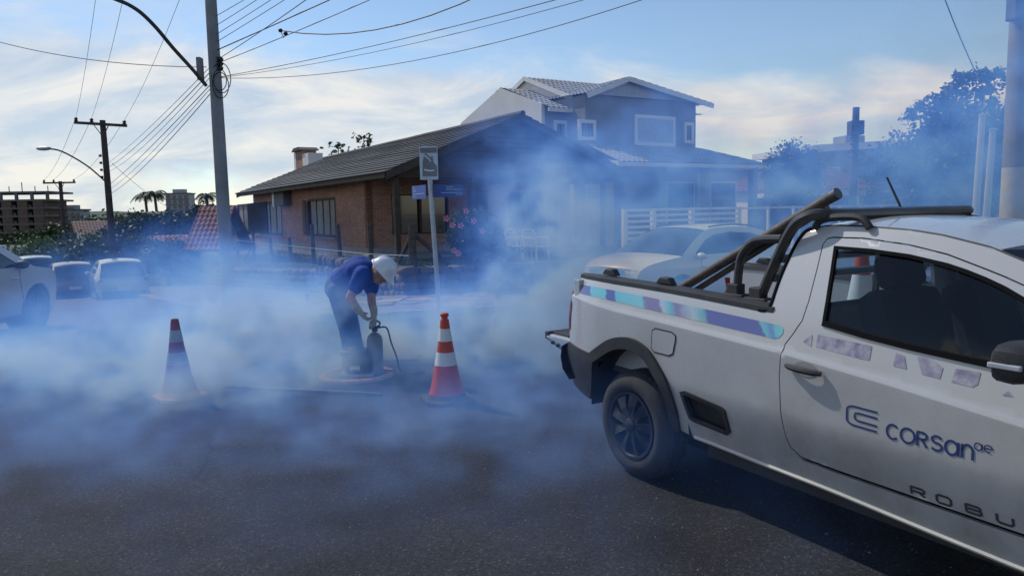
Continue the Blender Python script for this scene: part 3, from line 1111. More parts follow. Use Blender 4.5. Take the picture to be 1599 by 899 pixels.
# tailgate let down flat
TGZ = tplane(866, 524, .18)[1]
TGX = tplane(852, 526, .18)[0]
mb = MB(); mb.bx(TGX, .13, -.665, .665, TGZ - .055, TGZ)
tg = mb.build('tailgate', M_TPAINT, truck, bevel=.012)
mb = MB(); mb.bx(TGX + .03, .12, -.63, .63, TGZ + .002, TGZ + .014); mb.build('tailgate_liner', M_BLACKPL, tg, bevel=.004)
mb = MB(); mb.bx(TGX - .018, TGX + .03, -.67, .67, TGZ - .04, TGZ + .016); mb.build('top_cap', M_BLACKPL, tg, bevel=.006)
for sg in (-1, 1):
    mb = MB(); rows = []
    for k in range(9):
        a_ = k / 8
        rows.append([(lerp(TGX + .02, .10, a_), sg * (.668 + dy), TGZ - .012 - .085 * sin(pi * min(1, a_ * .62 + .06)) * f_) for dy, f_ in ((-.03, 0), (.008, 0), (.012, .5), (.006, 1.0), (-.03, 1.0))])
    loft(mb, rows).build('tailgate_end', M_CHROME, tg, True)
    for k in range(3):
        mb = MB(); mb.ell((lerp(TGX + .10, -.02, k / 2), sg * .682, TGZ - .05 - .012 * k), (.020, .008, .016)); mb.build('latch', M_BLACKPL, tg, True)
    mb = MB(); mb.bx(BX0 + .012, BX0 + .07, sg * .673, sg * (thw(BX0 + .04, 1.0) - .012), .66, rail_z(BX0) - .01); mb.build('tail_post', M_TPAINT, truck, bevel=.006)
    mb = MB(); mb.tube([(.02, sg * .66, TGZ + .01), (BX0 + .02, sg * .665, .98)], .006, 5); mb.build('tailgate_strap', M_BLACKPL, truck, True)
# tie-down hooks on the rails
for hx_, hy_ in ((940, 436), (1025, 451)):
    x, z = T(hx_, hy_)
    for sg in (-1, 1):
        mb = MB(); yy = thw(x, z) - .05
        mb.prism([(x - .07, sg * yy, z + .026), (x + .07, sg * yy, z + .02), (x + .035, sg * yy, z + .062), (x - .035, sg * yy, z + .064)], (0, -sg * .05, 0))
        mb.build('tie_down_hook', M_BLACKPL, truck, bevel=.008)

# ---- rear corner: lamps and bumper
tl = TP([(897, 455), (893.5, 475), (891.5, 495), (891, 514)])
for sg in (-1, 1):
    mb = MB()
    rows = []
    for x, z in tl:
        yo = thw(x, z)
        rows.append([(x + .003, sg * (yo + .004), z), (x - .02, sg * (yo + .002), z), (x - .045, sg * (yo - .03), z), (x - .05, sg * (yo - .05), z), (x, sg * (yo - .05), z)])
    loft(mb, rows)
    mb.build('tail_lamp', M_REDLENS, truck, True)
bsd = TP([(890, 533), (922, 551), (927, 565), (926, 590), (925, 612), (923, 622), (905, 606), (885, 584), (881.5, 574), (884, 542)])
both('bumper_corner', bsd, [], M_BLACKPL, .012, .03, .05)
mb = MB()
rows = []
bz_ = [(.06, .69), (.0, .66), (-.015, .58), (.01, .50), (.09, .44)]
for x, z in bz_:
    rows.append([(x + .06 * abs(t / 8) ** 4 + .02, .76 * t / 8, z) for t in range(-8, 9)])
loft(mb, rows).build('rear_bumper', M_BLACKPL, truck, True)
# ---- wheel-arch flares, fuel door, side vent
flare_o = smoothc(TP([(1064, 674), (1058, 640), (1045, 600), (1030, 570), (1015, 547), (1000, 534), (985, 527), (966, 526), (950, 531), (935, 541), (922, 551)]), 4)
cxw, czw = T(983, 662)
ins = []
for x, z in flare_o:
    d = Vector((x - .93, z - .33)); l = d.length
    ins.append((.93 + d.x / l * (l - .070 - .02 * max(0, d.x)), .33 + d.y / l * (l - .070)))
both('arch_flare', flare_o + list(reversed(ins)), [], M_BLACKPL, .020, .03, .06)
for sg in (-1, 1):                       # dark wheel wells
    for wx, rr in ((.93, .50), (FWX, .40)):
        mb = MB()
        pr = arc(wx, .34, rr - .05, pi * 1.0, .0, 16)
        vs, fs = [], []
        for x, z in pr: vs += [(x, sg * .80, z), (x, sg * .48, z)]
        for i in range(len(pr) - 1): fs.append((2 * i, 2 * i + 1, 2 * i + 3, 2 * i + 2))
        fs.append(tuple(2 * i + 1 for i in range(len(pr))))
        mb.add(vs, fs).build('wheel_well', M_BLACKPL, truck, True)
    mb = MB(); mb.bx(.5, 3.6, sg * .2, sg * .6, .22, .30); mb.build('underbody', M_BLACKPL, truck)
fu = TP([(1019, 516), (1024, 513), (1049, 519), (1055, 524), (1055, 531), (1051, 552), (1045, 555), (1022, 549), (1017.5, 543)])
mb = MB(); panel(mb, shrink(fu, -.005), [shrink(fu, .003)], tside(-1, .0022), .02)
mb.build('fuel_door_gap', M_BLACKPL, truck, fix=False)
mb = MB(); panel(mb, shrink(fu, .003), [], tside(-1, .004), .03, .01, (0, 1, 0))
mb.build('fuel_door', M_TPAINT, truck, True)
both('side_vent', ve, [vi], M_BLACKPL, .012, .03, .03)
for sg in (-1, 1):
    mb = MB(); panel(mb, shrink(vi, -.02), [], tside(sg, -.035), .05); mb.build('vent_recess', M_BLACKPL, truck, fix=False)

# ---- stripes and lettering (flat print on the paint)
def ramp_mat(name, stops, rough=.3, metal=.35):
    m = bpy.data.materials.new(name); m.use_nodes = True
    N, L, b = mnodes(m)
    tcn = N.new('ShaderNodeTexCoord'); sx = N.new('ShaderNodeSeparateXYZ'); L.new(tcn.outputs['Object'], sx.inputs[0])
    nz = N.new('ShaderNodeTexNoise'); nz.inputs['Scale'].default_value = 26; nz.inputs['Detail'].default_value = 5
    L.new(tcn.outputs['Object'], nz.inputs['Vector'])
    # slanted bands: x minus a share of z, ragged by noise
    ma = N.new('ShaderNodeMath'); ma.operation = 'MULTIPLY_ADD'; L.new(sx.outputs[2], ma.inputs[0]); ma.inputs[1].default_value = .55; L.new(sx.outputs[0], ma.inputs[2])
    mb_ = N.new('ShaderNodeMath'); mb_.operation = 'MULTIPLY_ADD'; L.new(nz.outputs['Fac'], mb_.inputs[0]); mb_.inputs[1].default_value = .07; L.new(ma.outputs[0], mb_.inputs[2])
    mr_ = N.new('ShaderNodeMapRange'); mr_.inputs['From Min'].default_value = .9; mr_.inputs['From Max'].default_value = 2.8
    L.new(mb_.outputs[0], mr_.inputs['Value'])
    cr = N.new('ShaderNodeValToRGB'); cr.color_ramp.interpolation = 'LINEAR'
    e = cr.color_ramp.elements
    e[0].position, e[0].color = stops[0][0], (*stops[0][1], 1)
    e[1].position, e[1].color = stops[-1][0], (*stops[-1][1], 1)
    for p, c in stops[1:-1]:
        k = e.new(p); k.color = (*c, 1)
    L.new(mr_.outputs[0], cr.inputs[0])
    L.new(cr.outputs[0], b.inputs['Base Color'])
    b.inputs['Roughness'].default_value = rough; b.inputs['Metallic'].default_value = metal
    b.inputs['Coat Weight'].default_value = .6
    return m


def stp_(x): return ((x + .58 + .035) - .9) / 1.9


IND, CY, PU, PALE = (0.10, 0.13, 0.36), (0.16, 0.50, 0.56), (0.22, 0.20, 0.36), (0.48, 0.52, 0.58)
seg_ = [(.40, IND), (.50, IND), (.51, CY), (.68, CY), (.69, IND), (.76, IND), (.775, CY), (1.02, (.22, .55, .60)), (1.05, PU), (1.16, PU), (1.18, PALE), (1.24, CY), (1.3, PU), (1.42, (0.4, .5, .55)),
        (1.50, (0.16, .4, .45)), (1.53, IND), (1.86, IND), (1.875, CY), (1.93, (.12, .25, .5)), (1.95, CY), (2.04, (.2, .6, .62))]
M_STRIPE = ramp_mat('holographic_stripe', [(stp_(x), c) for x, c in seg_])
st = TP([(903, 447), (909, 444.5), (930, 447.5), (1000, 461), (1100, 482), (1219, 508), (1223.5, 513), (1223, 520), (1217, 527), (1209, 528.5), (1100, 503), (1000, 480), (930, 463), (905, 457.5), (902, 453)])
mb = MB(); panel(mb, st, [], tside(-1, .0018), .03)
mb.build('bed_stripe', M_STRIPE, truck, True, fix=False)
M_VIOLET = mat('worn_violet_print', (0.20, 0.18, 0.30), .5, scale=22, col2=(0.48, 0.46, 0.50))
for pl in ([(1254, 533), (1269, 522), (1267, 541)], [(1274, 541), (1278, 522), (1362, 540), (1358, 562), (1345, 560)], [(1395, 571), (1400, 550), (1413, 556), (1416, 576)],
           [(1432, 556), (1455, 560), (1473, 574), (1468, 591), (1440, 584)], [(1486, 596), (1493, 575), (1532, 581), (1527, 600), (1519, 604)], [(1565, 617), (1575, 610), (1582, 619)]):
    mb = MB(); panel(mb, TP(pl), [], tside(-1, .0018), .02)
    mb.build('violet_print', M_VIOLET, doors[0], True, fix=False)
sf = tside(-1, .002)
mb = MB()
lx, lz, lw, lh = 2.373, .683, .142, .080
P_ = lambda a, b_: (lx + lw * a, lz + lh * b_ - .004 * a)
def carc(cx_, cz_, rx, rz, a0, a1, n=10): return [(cx_ + rx * cos(lerp(a0, a1, i / n)), cz_ + rz * sin(lerp(a0, a1, i / n))) for i in range(n + 1)]
path = [(1, 1.0), (.27, 1.0)] + carc(.27, .75, .25, .25, pi / 2, pi, 6)[1:] + carc(.27, .25, .25, .25, pi, 1.5 * pi, 6) + [(1, 0)]
stroke(mb, [P_(*p) for p in resample(path, .12, False)], .0085, sf)
path = [(1, .70), (.42, .70), (.30, .66), (.28, .55), (.28, .42), (.32, .32), (.44, .29), (1, .29)]
stroke(mb, [P_(*p) for p in path], .0085, sf)
mb.build('company_emblem', M_LOGO, doors[0], fix=False)
mb = MB()
x = 2.557; b0 = .668; hh = .057; tw = .0098
def glyph(paths, x, w, h, b0, tw, mb):
    for p in paths: stroke(mb, [(x + a * w, b0 + b_ * h) for a, b_ in p], tw, sf)
GC = [carc(.5, .5, .5, .5, .25 * pi, 1.75 * pi, 16)]
GO = [carc(.5, .5, .5, .5, 0, 2 * pi, 22)]
GR = [[(0.05, 0), (0.05, 1)], [(.05, .97), (.5, .97)] + carc(.5, .74, .36, .23, pi / 2, -pi / 2, 8) + [(.05, .5)], [(.45, .5), (.88, 0)]]
GS = [carc(.5, .745, .40, .235, .12 * pi, 1.5 * pi, 10) + carc(.5, .27, .44, .25, .5 * pi, -.85 * pi, 10)]
Ga = [carc(.46, .46, .44, .46, 0, 2 * pi, 20), [(.94, .92), (.94, 0)]]
Gn = [[(.05, 0), (.05, .92)], carc(.48, .5, .42, .42, pi, 0, 10) + [(.90, 0)]]
for gl, w in ((GC, .050), (GO, .056), (GR, .046), (GS, .046), (Ga, .052), (Gn, .044)):
    glyph(gl, x, w, hh, b0, tw, mb); x += w + .0085
mb.build('company_name', M_LOGO, doors[0], fix=False)
mb = MB()
glyph([carc(.45, .46, .43, .46, 0, 2 * pi, 16), [(.9, .9), (.9, .1), (1.0, .0)]], 2.893, .030, .028, .711, .005, mb)
glyph([[(.05, .5), (.95, .5)] + carc(.5, .5, .46, .46, 0, 1.7 * pi, 14)], 2.926, .030, .028, .711, .005, mb)
mb.build('company_suffix', M_LOGO, doors[0], fix=False)
mb = MB()
sq = lambda: [[(.0, .0), (.0, 1)], ]
wd = .054; hh2 = .033; bz0 = .452
for xx, gl in ((2.640, [[(0, 0), (0, 1)], [(0, .96), (.85, .96), (1, .82), (1, .6), (.85, .45), (.1, .45)], [(.55, .45), (1, 0)]]),
               (2.742, [[(.15, 0), (.85, 0), (1, .2), (1, .8), (.85, 1), (.15, 1), (0, .8), (0, .2), (.15, 0), (.2, 0)]]),
               (2.852, [[(0, 0), (0, 1)], [(0, .97), (.8, .97), (.95, .85), (.95, .65), (.82, .53), (.1, .53)], [(.8, .53), (1, .4), (1, .15), (.85, .03), (0, .03)]]),
               (2.960, [[(0, 1), (0, .2), (.15, 0), (.85, 0), (1, .2), (1, 1)]])):
    mb = MB(); glyph(gl, xx, wd, hh2, bz0, .0105, mb); mb.build('badge_letter', M_GREYL, doors[0], fix=False)

# ---- mirrors
for sg in (-1, 1):
    inb = -.13
    mx0, mz0 = tplane(1563, 560, inb)
    mb = MB()
    rows = []
    prof_ = [(0, .0), (.012, .055), (.05, .068), (.11, .062), (.165, .035), (.18, 0)]
    vs = []
    n = 12
    for (dx, r) in ((0, .0), (.004, .72), (.02, .95), (.07, 1.0), (.12, .85), (.155, .5), (.165, 0.0)):
        vs.append([(mx0 + dx, sg * (HWB + .12 + .115 * r * math.copysign(abs(cos(2 * pi * k / n)) ** .6, cos(2 * pi * k / n))), mz0 - .002 + .068 * r * math.copysign(abs(sin(2 * pi * k / n)) ** .6, sin(2 * pi * k / n))) for k in range(n + 1)])
    loft(mb, vs)
    mo = mb.build('mirror', M_BLACKPL, truck, True)
    mb = MB(); mb.box((mx0 + .06, sg * (HWB + .228), mz0 - .004), (.10, .018, .018)); mb.build('mirror_indicator', M_LAMP, mo, bevel=.004)
    mb = MB(); mb.bar((mx0 + .09, sg * (HWB - .03), mz0 - .05), (mx0 + .09, sg * (HWB + .06), mz0 - .03), .06, .035); mb.build('mirror_arm', M_BLACKPL, mo)

# ---- wheels
def make_wheel(name, parent, c, sg, r=.318, w=.20, rimr=.205, spokes=9, rimm=None, hubm=None):
    """c: centre of the wheel's outer face"""
    rimm = rimm or M_RIM
    Mx = Matrix(((1, 0, 0), (0, 0, -sg), (0, sg, 0))).transposed() if False else Matrix(((1, 0, 0), (0, 0, sg), (0, -sg, 0)))
    t_ = MB()
    pr = [(rimr, -.012), (rimr + .012, 0.0), (rimr + .05, .006), (r - .045, -.002), (r - .018, -.018), (r - .004, -.04), (r, -.06), (r, -w + .06), (r - .004, -w + .04), (r - .03, -w + .01), (rimr, -w)]
    t_.lathe(pr, 44, c, Mx, cap=False)
    ty = t_.build('tyre', M_RUBBER, parent, True, angle=60)
    tb = MB()                                   # tread blocks
    for k in range(44):
        a = 2 * pi * k / 44
        for yy in (-.065, -.105, -.145):
            ctr = Vector((cos(a + (yy > -.1) * .05) * r, sin(a + (yy > -.1) * .05) * r, yy))
            Rz = Matrix.Rotation(a, 3, 'Z')
            tb.box(Vector(c) + Mx @ ctr, (.012, .033, .030), Mx @ Rz)
    tb.build('tread', M_RUBBER, ty)
    rb = MB()
    rb.lathe([(rimr - .004, -.004), (rimr - .004, .004), (rimr - .018, .002), (rimr - .03, -.02), (rimr - .04, -.07), (.05, -.075), (.0, -.075)], 40, c, Mx, cap=False)
    rm = rb.build('rim', rimm, parent, True, angle=40)
    for k in range(spokes):
        a = 2 * pi * k / spokes
        Rz = Matrix.Rotation(a, 3, 'Z')
        s_ = MB()
        poly = [(.035, -.020), (.035, .020), (.11, .030), (rimr - .02, .044), (rimr - .012, .010), (rimr - .02, -.028), (.11, -.012)]
        top = [.0, .0, .006, -.004, -.012, -.02, -.006]
        vs = [Vector(c) + Mx @ (Rz @ Vector((x, y, z_))) for (x, y), z_ in zip(poly, top)] + [Vector(c) + Mx @ (Rz @ Vector((x, y, -.04))) for x, y in poly]
        m_ = len(poly)
        s_.add(vs, [tuple(range(m_))] + [(i, (i + 1) % m_, m_ + (i + 1) % m_, m_ + i) for i in range(m_)])
        s_.build('spoke', rimm, rm, bevel=.003)
    h_ = MB(); h_.lathe([(.042, -.04), (.042, .006), (.030, .014), (0, .016)], 20, c, Mx, cap=False); h_.build('hub_cap', hubm or rimm, rm, True)
    return ty


for wx in (.93, FWX):
    for sg in (-1, 1):
        wt = bpy.data.objects.new('wheel', None); COL.objects.link(wt); wt.parent = truck
        make_wheel('wheel', wt, (wx, sg * .845, .318), sg)

# ---- roll bar, rungs, roof rails, aerial
def tz(px, py, inb=.2): return tplane(px, py, inb)
YB = -(HWB - .2)
for sg in (-1, 1):
    yb = sg * abs(YB)
    m0, m1, m2, m3 = tz(1185, 470), tz(1215, 400), tz(1240, 353), tz(1262, 338)
    pts = [(m0[0], yb, m0[1]), (m1[0], yb, m1[1]), (m2[0], yb, m2[1]), (m3[0], yb * .97, m3[1] + .004), (m3[0] + .05, yb * .90, m3[1] + .008), (m3[0] + .06, yb * .7, m3[1] + .008), (m3[0] + .06, 0, m3[1] + .008)]
    mb = MB(); mb.tube(smoothc(pts, 5), .027, 10)
    if sg == -1: rb0 = mb.build('roll_bar', M_TUBE, truck, True)
    else: mb.build('roll_bar', M_TUBE, truck, True)
    h0, h1, h2, h3, h4 = tz(1150, 468), tz(1154, 420), tz(1160, 396), tz(1180, 376), tz(1222, 373)
    mb = MB(); mb.tube(smoothc([(a, yb, b_) for a, b_ in (h0, h1, h2, h3, h4)], 6), .023, 10)
    mb.build('hoop', M_TUBE, truck, True)
    for (bx_, bz2) in (m0, h0):
        mb = MB(); mb.box((bx_ - .005, yb, rail_z(min(bx_, 1.85)) + .055), (.075, .06, .06)); mb.bx(bx_ - .07, bx_ + .07, yb - .04, yb + .04, rail_z(min(bx_, 1.85)) + .022, rail_z(min(bx_, 1.85)) + .034)
        mb.build('mounting_foot', M_BLACKPL, truck, bevel=.006)
for py_ in (404, 434):
    a_, b_ = tz(1222 if py_ == 404 else 1210, py_)
    mb = MB(); mb.tube([(a_ - .01, YB, b_), (a_ - .01, -YB, b_)], .021, 8); mb.build('guard_rung', M_TUBE, truck, True)
# near roof rail: a short bridge; far rail: full length
zr = roof_z(2.1)
r0 = [tplane(px, py, .26) for px, py in ((1272, 356), (1279, 346), (1292, 341), (1320, 338.5), (1342, 340), (1352, 347), (1358, 356))]
mb = MB()
yb = -(HWB - .26)
pa = smoothc([(a, yb, b_) for a, b_ in r0], 4)
mb.tube(pa, .018, 8)
mb.build('roof_rail', M_BLACKPL, truck, True)
fr_ = [tplane(px, py, HWB + .60) for px, py in ((1330, 345), (1350, 334), (1400, 331), (1440, 331.5), (1500, 334), (1535, 340), (1552, 348))]
mb = MB(); mb.tube(smoothc([(a, .60, b_ - .012) for a, b_ in fr_], 4), .016, 8)
mb.build('roof_rail', M_BLACKPL, truck, True)
a0, a1 = tplane(1411, 330, HWB), tplane(1385, 277, HWB)
mb = MB(); mb.lathe([(.03, 0), (.02, .02), (.008, .03)], 10, (a0[0], 0, a0[1] - .02)); mb.tube([(a0[0], 0, a0[1] - .01), (a1[0], 0, a1[1])], [.007, .005], 6)
mb.build('aerial', M_BLACKPL, truck, True)

# ---- cab interior
mb = MB(); mb.bx(1.95, 3.45, -.66, .66, .36, .42); mb.build('cab_floor', M_INT, truck)
for sg in (-1, 1):
    mb = MB(); mb.box((2.62, sg * .33, .62), (.52, .48, .20)); sq_ = mb.build('seat', M_SEAT, truck, bevel=.05)
    mb = MB()
    R_ = Matrix.Rotation(radians(-16), 3, 'Y')
    mb.box((2.33, sg * .33, .92), (.16, .48, .60), R_); mb.build('seat_back', M_SEAT, sq_, bevel=.06)
    mb = MB(); mb.box((2.26, sg * .33, 1.29), (.11, .27, .17), R_); mb.build('headrest', M_SEAT, sq_, bevel=.045)
mb = MB(); loft(mb, [[(x, y_, z) for y_ in (-.68, -.3, .3, .68)] for x, z in ((3.05, .62), (3.00, .85), (3.06, .97), (3.25, 1.00), (3.55, .99))]); mb.build('dashboard', M_INT, truck, True)
mb = MB()
ctr = Vector((2.92, .36, .95)); Rm = Matrix.Rotation(radians(-62), 3, 'Y')
mb.tube([ctr + Rm @ Vector((.19 * cos(t * pi / 14), .19 * sin(t * pi / 14), 0)) for t in range(29)], .016, 8)
mb.bar(ctr + Rm @ Vector((0, -.18, 0)), ctr + Rm @ Vector((0, .18, 0)), .05, .02); mb.bar(ctr, ctr + Vector((.2, 0, -.08)), .05)
mb.build('steering_wheel', M_INT, truck, True)
mb = MB(); mb.box((2.86, 0, 1.36), (.03, .22, .06)); mb.build('rear_view_mirror', M_BLACKPL, truck, bevel=.01)

# ---- the load: two pipes leaning on the roll bar, and a cone standing in the bed
def tw(x, y, z): return TO + TAX * x + TNY * y + Vector((0, 0, z))
M_GALVD = mat('pipe_end_steel', (0.12, 0.12, 0.125), .45, .5)
def pipe(pa, pb, inb, r, label, ext, wire=False):
    a_, b_ = tplane(*pa, inb), tplane(*pb, inb)
    d = Vector((b_[0] - a_[0], 0, b_[1] - a_[1])).normalized()
    y_ = -(HWB - inb)
    s0 = Vector((a_[0], y_, a_[1])) - d * ext; s1 = Vector((b_[0], y_, b_[1]))
    q0, q1 = tw(*s0), tw(*s1)
    t_ = thing('steel_pipe', label, 'pipe', q0)
    mb = MB(); n = 9
    mb.tube([(q1 - q0) * (i / n) for i in range(n + 1)], r, 12)
    mb.build('tube', mat('rusty_pipe', (0.06, 0.05, 0.047), .5, .3, scale=9, bump=.15, col2=(0.13, 0.105, 0.095)), t_, True)
    mb = MB(); dd = (q1 - q0).normalized()
    mb.tube([(q1 - q0) - dd * .03, (q1 - q0) + dd * .003], r * 1.06, 12); mb.build('end_collar', M_GALVD, t_, True)
    return t_


pipe((1060, 452), (1308, 302), .30, .027, 'thick dark steel pipe leaning over the roll bar and above the truck roof', .62)
pipe((1082, 456), (1291, 324), .335, .018, 'thinner dark steel pipe lying beside the thick pipe in the truck bed', .55)

# ================================================================== BUILDINGS
def brick_mat(name, c1, c2, mort, bw=.23, bh=.075):
    m = bpy.data.materials.new(name); m.use_nodes = True
    N, L, b = mnodes(m)
    tcn = N.new('ShaderNodeTexCoord'); sx = N.new('ShaderNodeSeparateXYZ'); L.new(tcn.outputs['Object'], sx.inputs[0])
    ad = N.new('ShaderNodeMath'); ad.operation = 'ADD'; L.new(sx.outputs[0], ad.inputs[0]); L.new(sx.outputs[1], ad.inputs[1])
    cb_ = N.new('ShaderNodeCombineXYZ'); L.new(ad.outputs[0], cb_.inputs[0]); L.new(sx.outputs[2], cb_.inputs[1])
    br = N.new('ShaderNodeTexBrick'); br.inputs['Scale'].default_value = 1
    br.inputs['Color1'].default_value = (*c1, 1); br.inputs['Color2'].default_value = (*c2, 1); br.inputs['Mortar'].default_value = (*mort, 1)
    br.inputs['Mortar Size'].default_value = .009; br.inputs['Brick Width'].default_value = bw; br.inputs['Row Height'].default_value = bh
    L.new(cb_.outputs[0], br.inputs['Vector'])
    nz = N.new('ShaderNodeTexNoise'); nz.inputs['Scale'].default_value = 1.3; nz.inputs['Detail'].default_value = 6; L.new(tcn.outputs['Object'], nz.inputs['Vector'])
    mx = N.new('ShaderNodeMixRGB'); mx.blend_type = 'MULTIPLY'; mx.inputs['Fac'].default_value = .55
    L.new(br.outputs['Color'], mx.inputs['Color1']); L.new(nz.outputs['Fac'], mx.inputs['Color2'])
    L.new(mx.outputs[0], b.inputs['Base Color']); b.inputs['Roughness'].default_value = .88
    bp = N.new('ShaderNodeBump'); bp.inputs['Strength'].default_value = .6; bp.inputs['Distance'].default_value = .012; bp.invert = True
    L.new(br.outputs['Fac'], bp.inputs['Height']); L.new(bp.outputs[0], b.inputs['Normal'])
    MATS[name] = m
    return m


M_BRICK = brick_mat('red_brick', (0.62, 0.27, 0.185), (0.42, 0.17, 0.12), (0.50, 0.45, 0.40))
M_SLATE = mat('dark_roof_tile', (0.032, 0.034, 0.040), 0.75, scale=7, bump=.3, bscale=30, col2=(0.062, 0.064, 0.072))
M_DWOOD = mat('dark_stained_wood', (0.04, 0.028, 0.02), 0.7, scale=5, bump=.3, bscale=26, col2=(0.075, 0.052, 0.037))
M_PLINTH = mat('plinth_render', (0.24, 0.23, 0.21), .9, scale=2, bump=.2, col2=(0.34, 0.32, 0.29))
M_WGLASS = mat('house_glass', (0.015, 0.018, 0.022), 0.08, scale=3, spec=.7)
M_CURTAIN = mat('pale_shutter', (0.25, 0.24, 0.225), .8, scale=4, col2=(0.34, 0.33, 0.31))
M_WPAINT = mat('white_render', (0.72, 0.71, 0.69), .8, scale=1.5, bump=.1, col2=(0.80, 0.79, 0.77))
M_GREYW = mat('grey_render', (0.20, 0.22, 0.25), .85, scale=1.2, bump=.12, col2=(0.27, 0.29, 0.32))
M_WTILE = mat('white_roof_tile', (0.30, 0.305, 0.315), .7, scale=3, bump=.15, col2=(0.46, 0.46, 0.465))
M_WFENCE = mat('white_metal_paint', (0.70, 0.71, 0.72), .45, scale=5, col2=(0.80, 0.80, 0.80))

BV, BU = 12.4, 19.3            # brick house: foot of its gable
house = thing('brick_house', 'single-storey red brick house with dark tiled gable roof and porch on the corner lot', 'house', S(BV, BU, 0), SA)
def hl(v, u, z): return (v - BV, u - BU, z)
EV0, EV1, AP = 7.9, 16.75, 12.4
EZ, AZ = 2.74, 4.52
UF, UB = 19.25, 38.6
WV0, WV1, WU0, WU1 = 8.55, 16.1, 22.5, 38.0
FZ = .18


def pvz(px, py): return pv(px, py, WV0)


def rect_v(x0, y0, x1, y1):
    a, b = pvz(x0, y0), pvz(x1, y1)
    c, d = pvz(x0, y1), pvz(x1, y0)
    us = ((a[0] + c[0]) / 2, (b[0] + d[0]) / 2); zs = ((a[1] + d[1]) / 2, (b[1] + c[1]) / 2)
    return max(us), min(us), min(zs), max(zs)


wins = [rect_v(372, 318, 440, 364), rect_v(483, 311, 524, 368)]
holes = [[(u1, z0), (u0, z0), (u0, z1), (u1, z1)] for u0, u1, z0, z1 in wins]
wall_top = EZ + (WV0 - EV0) * (AZ - EZ) / (AP - EV0) - .04
mb = MB()
panel(mb, [(WU0, FZ + .32), (WU1, FZ + .32), (WU1, wall_top), (WU0, wall_top)], holes, lambda u, z: hl(WV0, u, z), 1.5, .2, (1, 0, 0))
wl_ = mb.build('wall', M_BRICK, house)
mb = MB(); mb.bx(WV0 - .03 - BV, WV1 + .03 - BV, WU0 - .03 - BU, WU1 + .03 - BU, -.3, FZ + .32)
mb.build('plinth', M_PLINTH, house)
for k, (u0, u1, z0, z1) in enumerate(wins):
    fr = MB()
    for a, b in (((u1, z0), (u0, z0)), ((u1, z1), (u0, z1)), ((u1, z0), (u1, z1)), ((u0, z0), (u0, z1))):
        fr.bar(hl(WV0 + .03, a[0], a[1]), hl(WV0 + .03, b[0], b[1]), .09, .09)
    wo = fr.build('window', M_DWOOD, house)
    mb = MB(); mb.bx(WV0 + .10 - BV, WV0 + .12 - BV, u1 - BU, u0 - BU, z0, z1); mb.build('pane', M_WGLASS, wo)
    n = 8 if k == 0 else 4
    for i in range(n):
        a = lerp(u1, u0, (i + .08) / n); b = lerp(u1, u0, (i + .86) / n)
        mb = MB(); mb.bx(WV0 + .05 - BV, WV0 + .085 - BV, a - BU, b - BU, z0 + .05, z1 - .05)
        mb.build('shutter_slat', M_CURTAIN, wo)
    mb = MB(); mb.bx(WV0 - .08 - BV, WV0 + .05 - BV, u1 - .08 - BU, u0 + .08 - BU, z0 - .10, z0 - .045); mb.build('sill', M_PLINTH, wo)
# open shutter leaf beside the second window
u0, u1, z0, z1 = wins[1]
mb = MB(); mb.bx(WV0 - .16 - BV, WV0 - .125 - BV, u0 - .02 - BU, u0 + .35 - BU, z0, z1); mb.build('shutter_leaf', M_DWOOD, house)
# front wall with its dark windows, under the porch
fw = [(613, 303, 700, 367), (731, 300, 762, 372), (795, 300, 850, 372)]
hs = []
for x0, y0, x1, y1 in fw:
    a, b = pu(x0, y1, WU0), pu(x1, y0, WU0)
    hs.append((a[0], b[0], max(a[1], FZ + .36), min(b[1], 2.5)))
hs[1] = (hs[1][0], hs[1][1], FZ + .33, 2.35)
mb = MB()
gz_ = lambda v: EZ + (min(v - EV0, EV1 - v)) * (AZ - EZ) / (AP - EV0) - .05
panel(mb, [(WV0, FZ + .32), (WV1, FZ + .32), (WV1, gz_(WV1)), (AP, gz_(AP)), (WV0, gz_(WV0))], [[(a, c), (b, c), (b, d), (a, d)] for a, b, c, d in hs], lambda v, z: hl(v, WU0, z), 1.5, .2, (0, 1, 0))
mb.build('front_wall', M_BRICK, house)
for k, (a, b, c, d) in enumerate(hs):
    fr = MB()
    for p, q in (((a, c), (b, c)), ((a, d), (b, d)), ((a, c), (a, d)), ((b, c), (b, d)), (((a + b) / 2, c), ((a + b) / 2, d))):
        fr.bar(hl(p[0], WU0 + .05, p[1]), hl(q[0], WU0 + .05, q[1]), .08, .08)
    wo = fr.build('window' if k != 1 else 'door_frame', M_DWOOD, house)
    mb = MB(); mb.bx(a - BV, b - BV, WU0 + .11 - BU, WU0 + .13 - BU, c, d); mb.build('pane', M_WGLASS, wo)
# other walls
mb = MB(); mb.bx(WV1 - .2 - BV, WV1 - BV, WU0 + .2 - BU, WU1 - BU, FZ + .32, wall_top); mb.build('wall', M_BRICK, house)
mb = MB(); panel(mb, [(WV0 + .2, FZ + .32), (WV1 - .2, FZ + .32), (WV1 - .2, gz_(WV1)), (AP, gz_(AP)), (WV0 + .2, gz_(WV0))], [], lambda v, z: hl(v, WU1, z), 2, .15, (0, -1, 0)); mb.build('wall', M_BRICK, house)
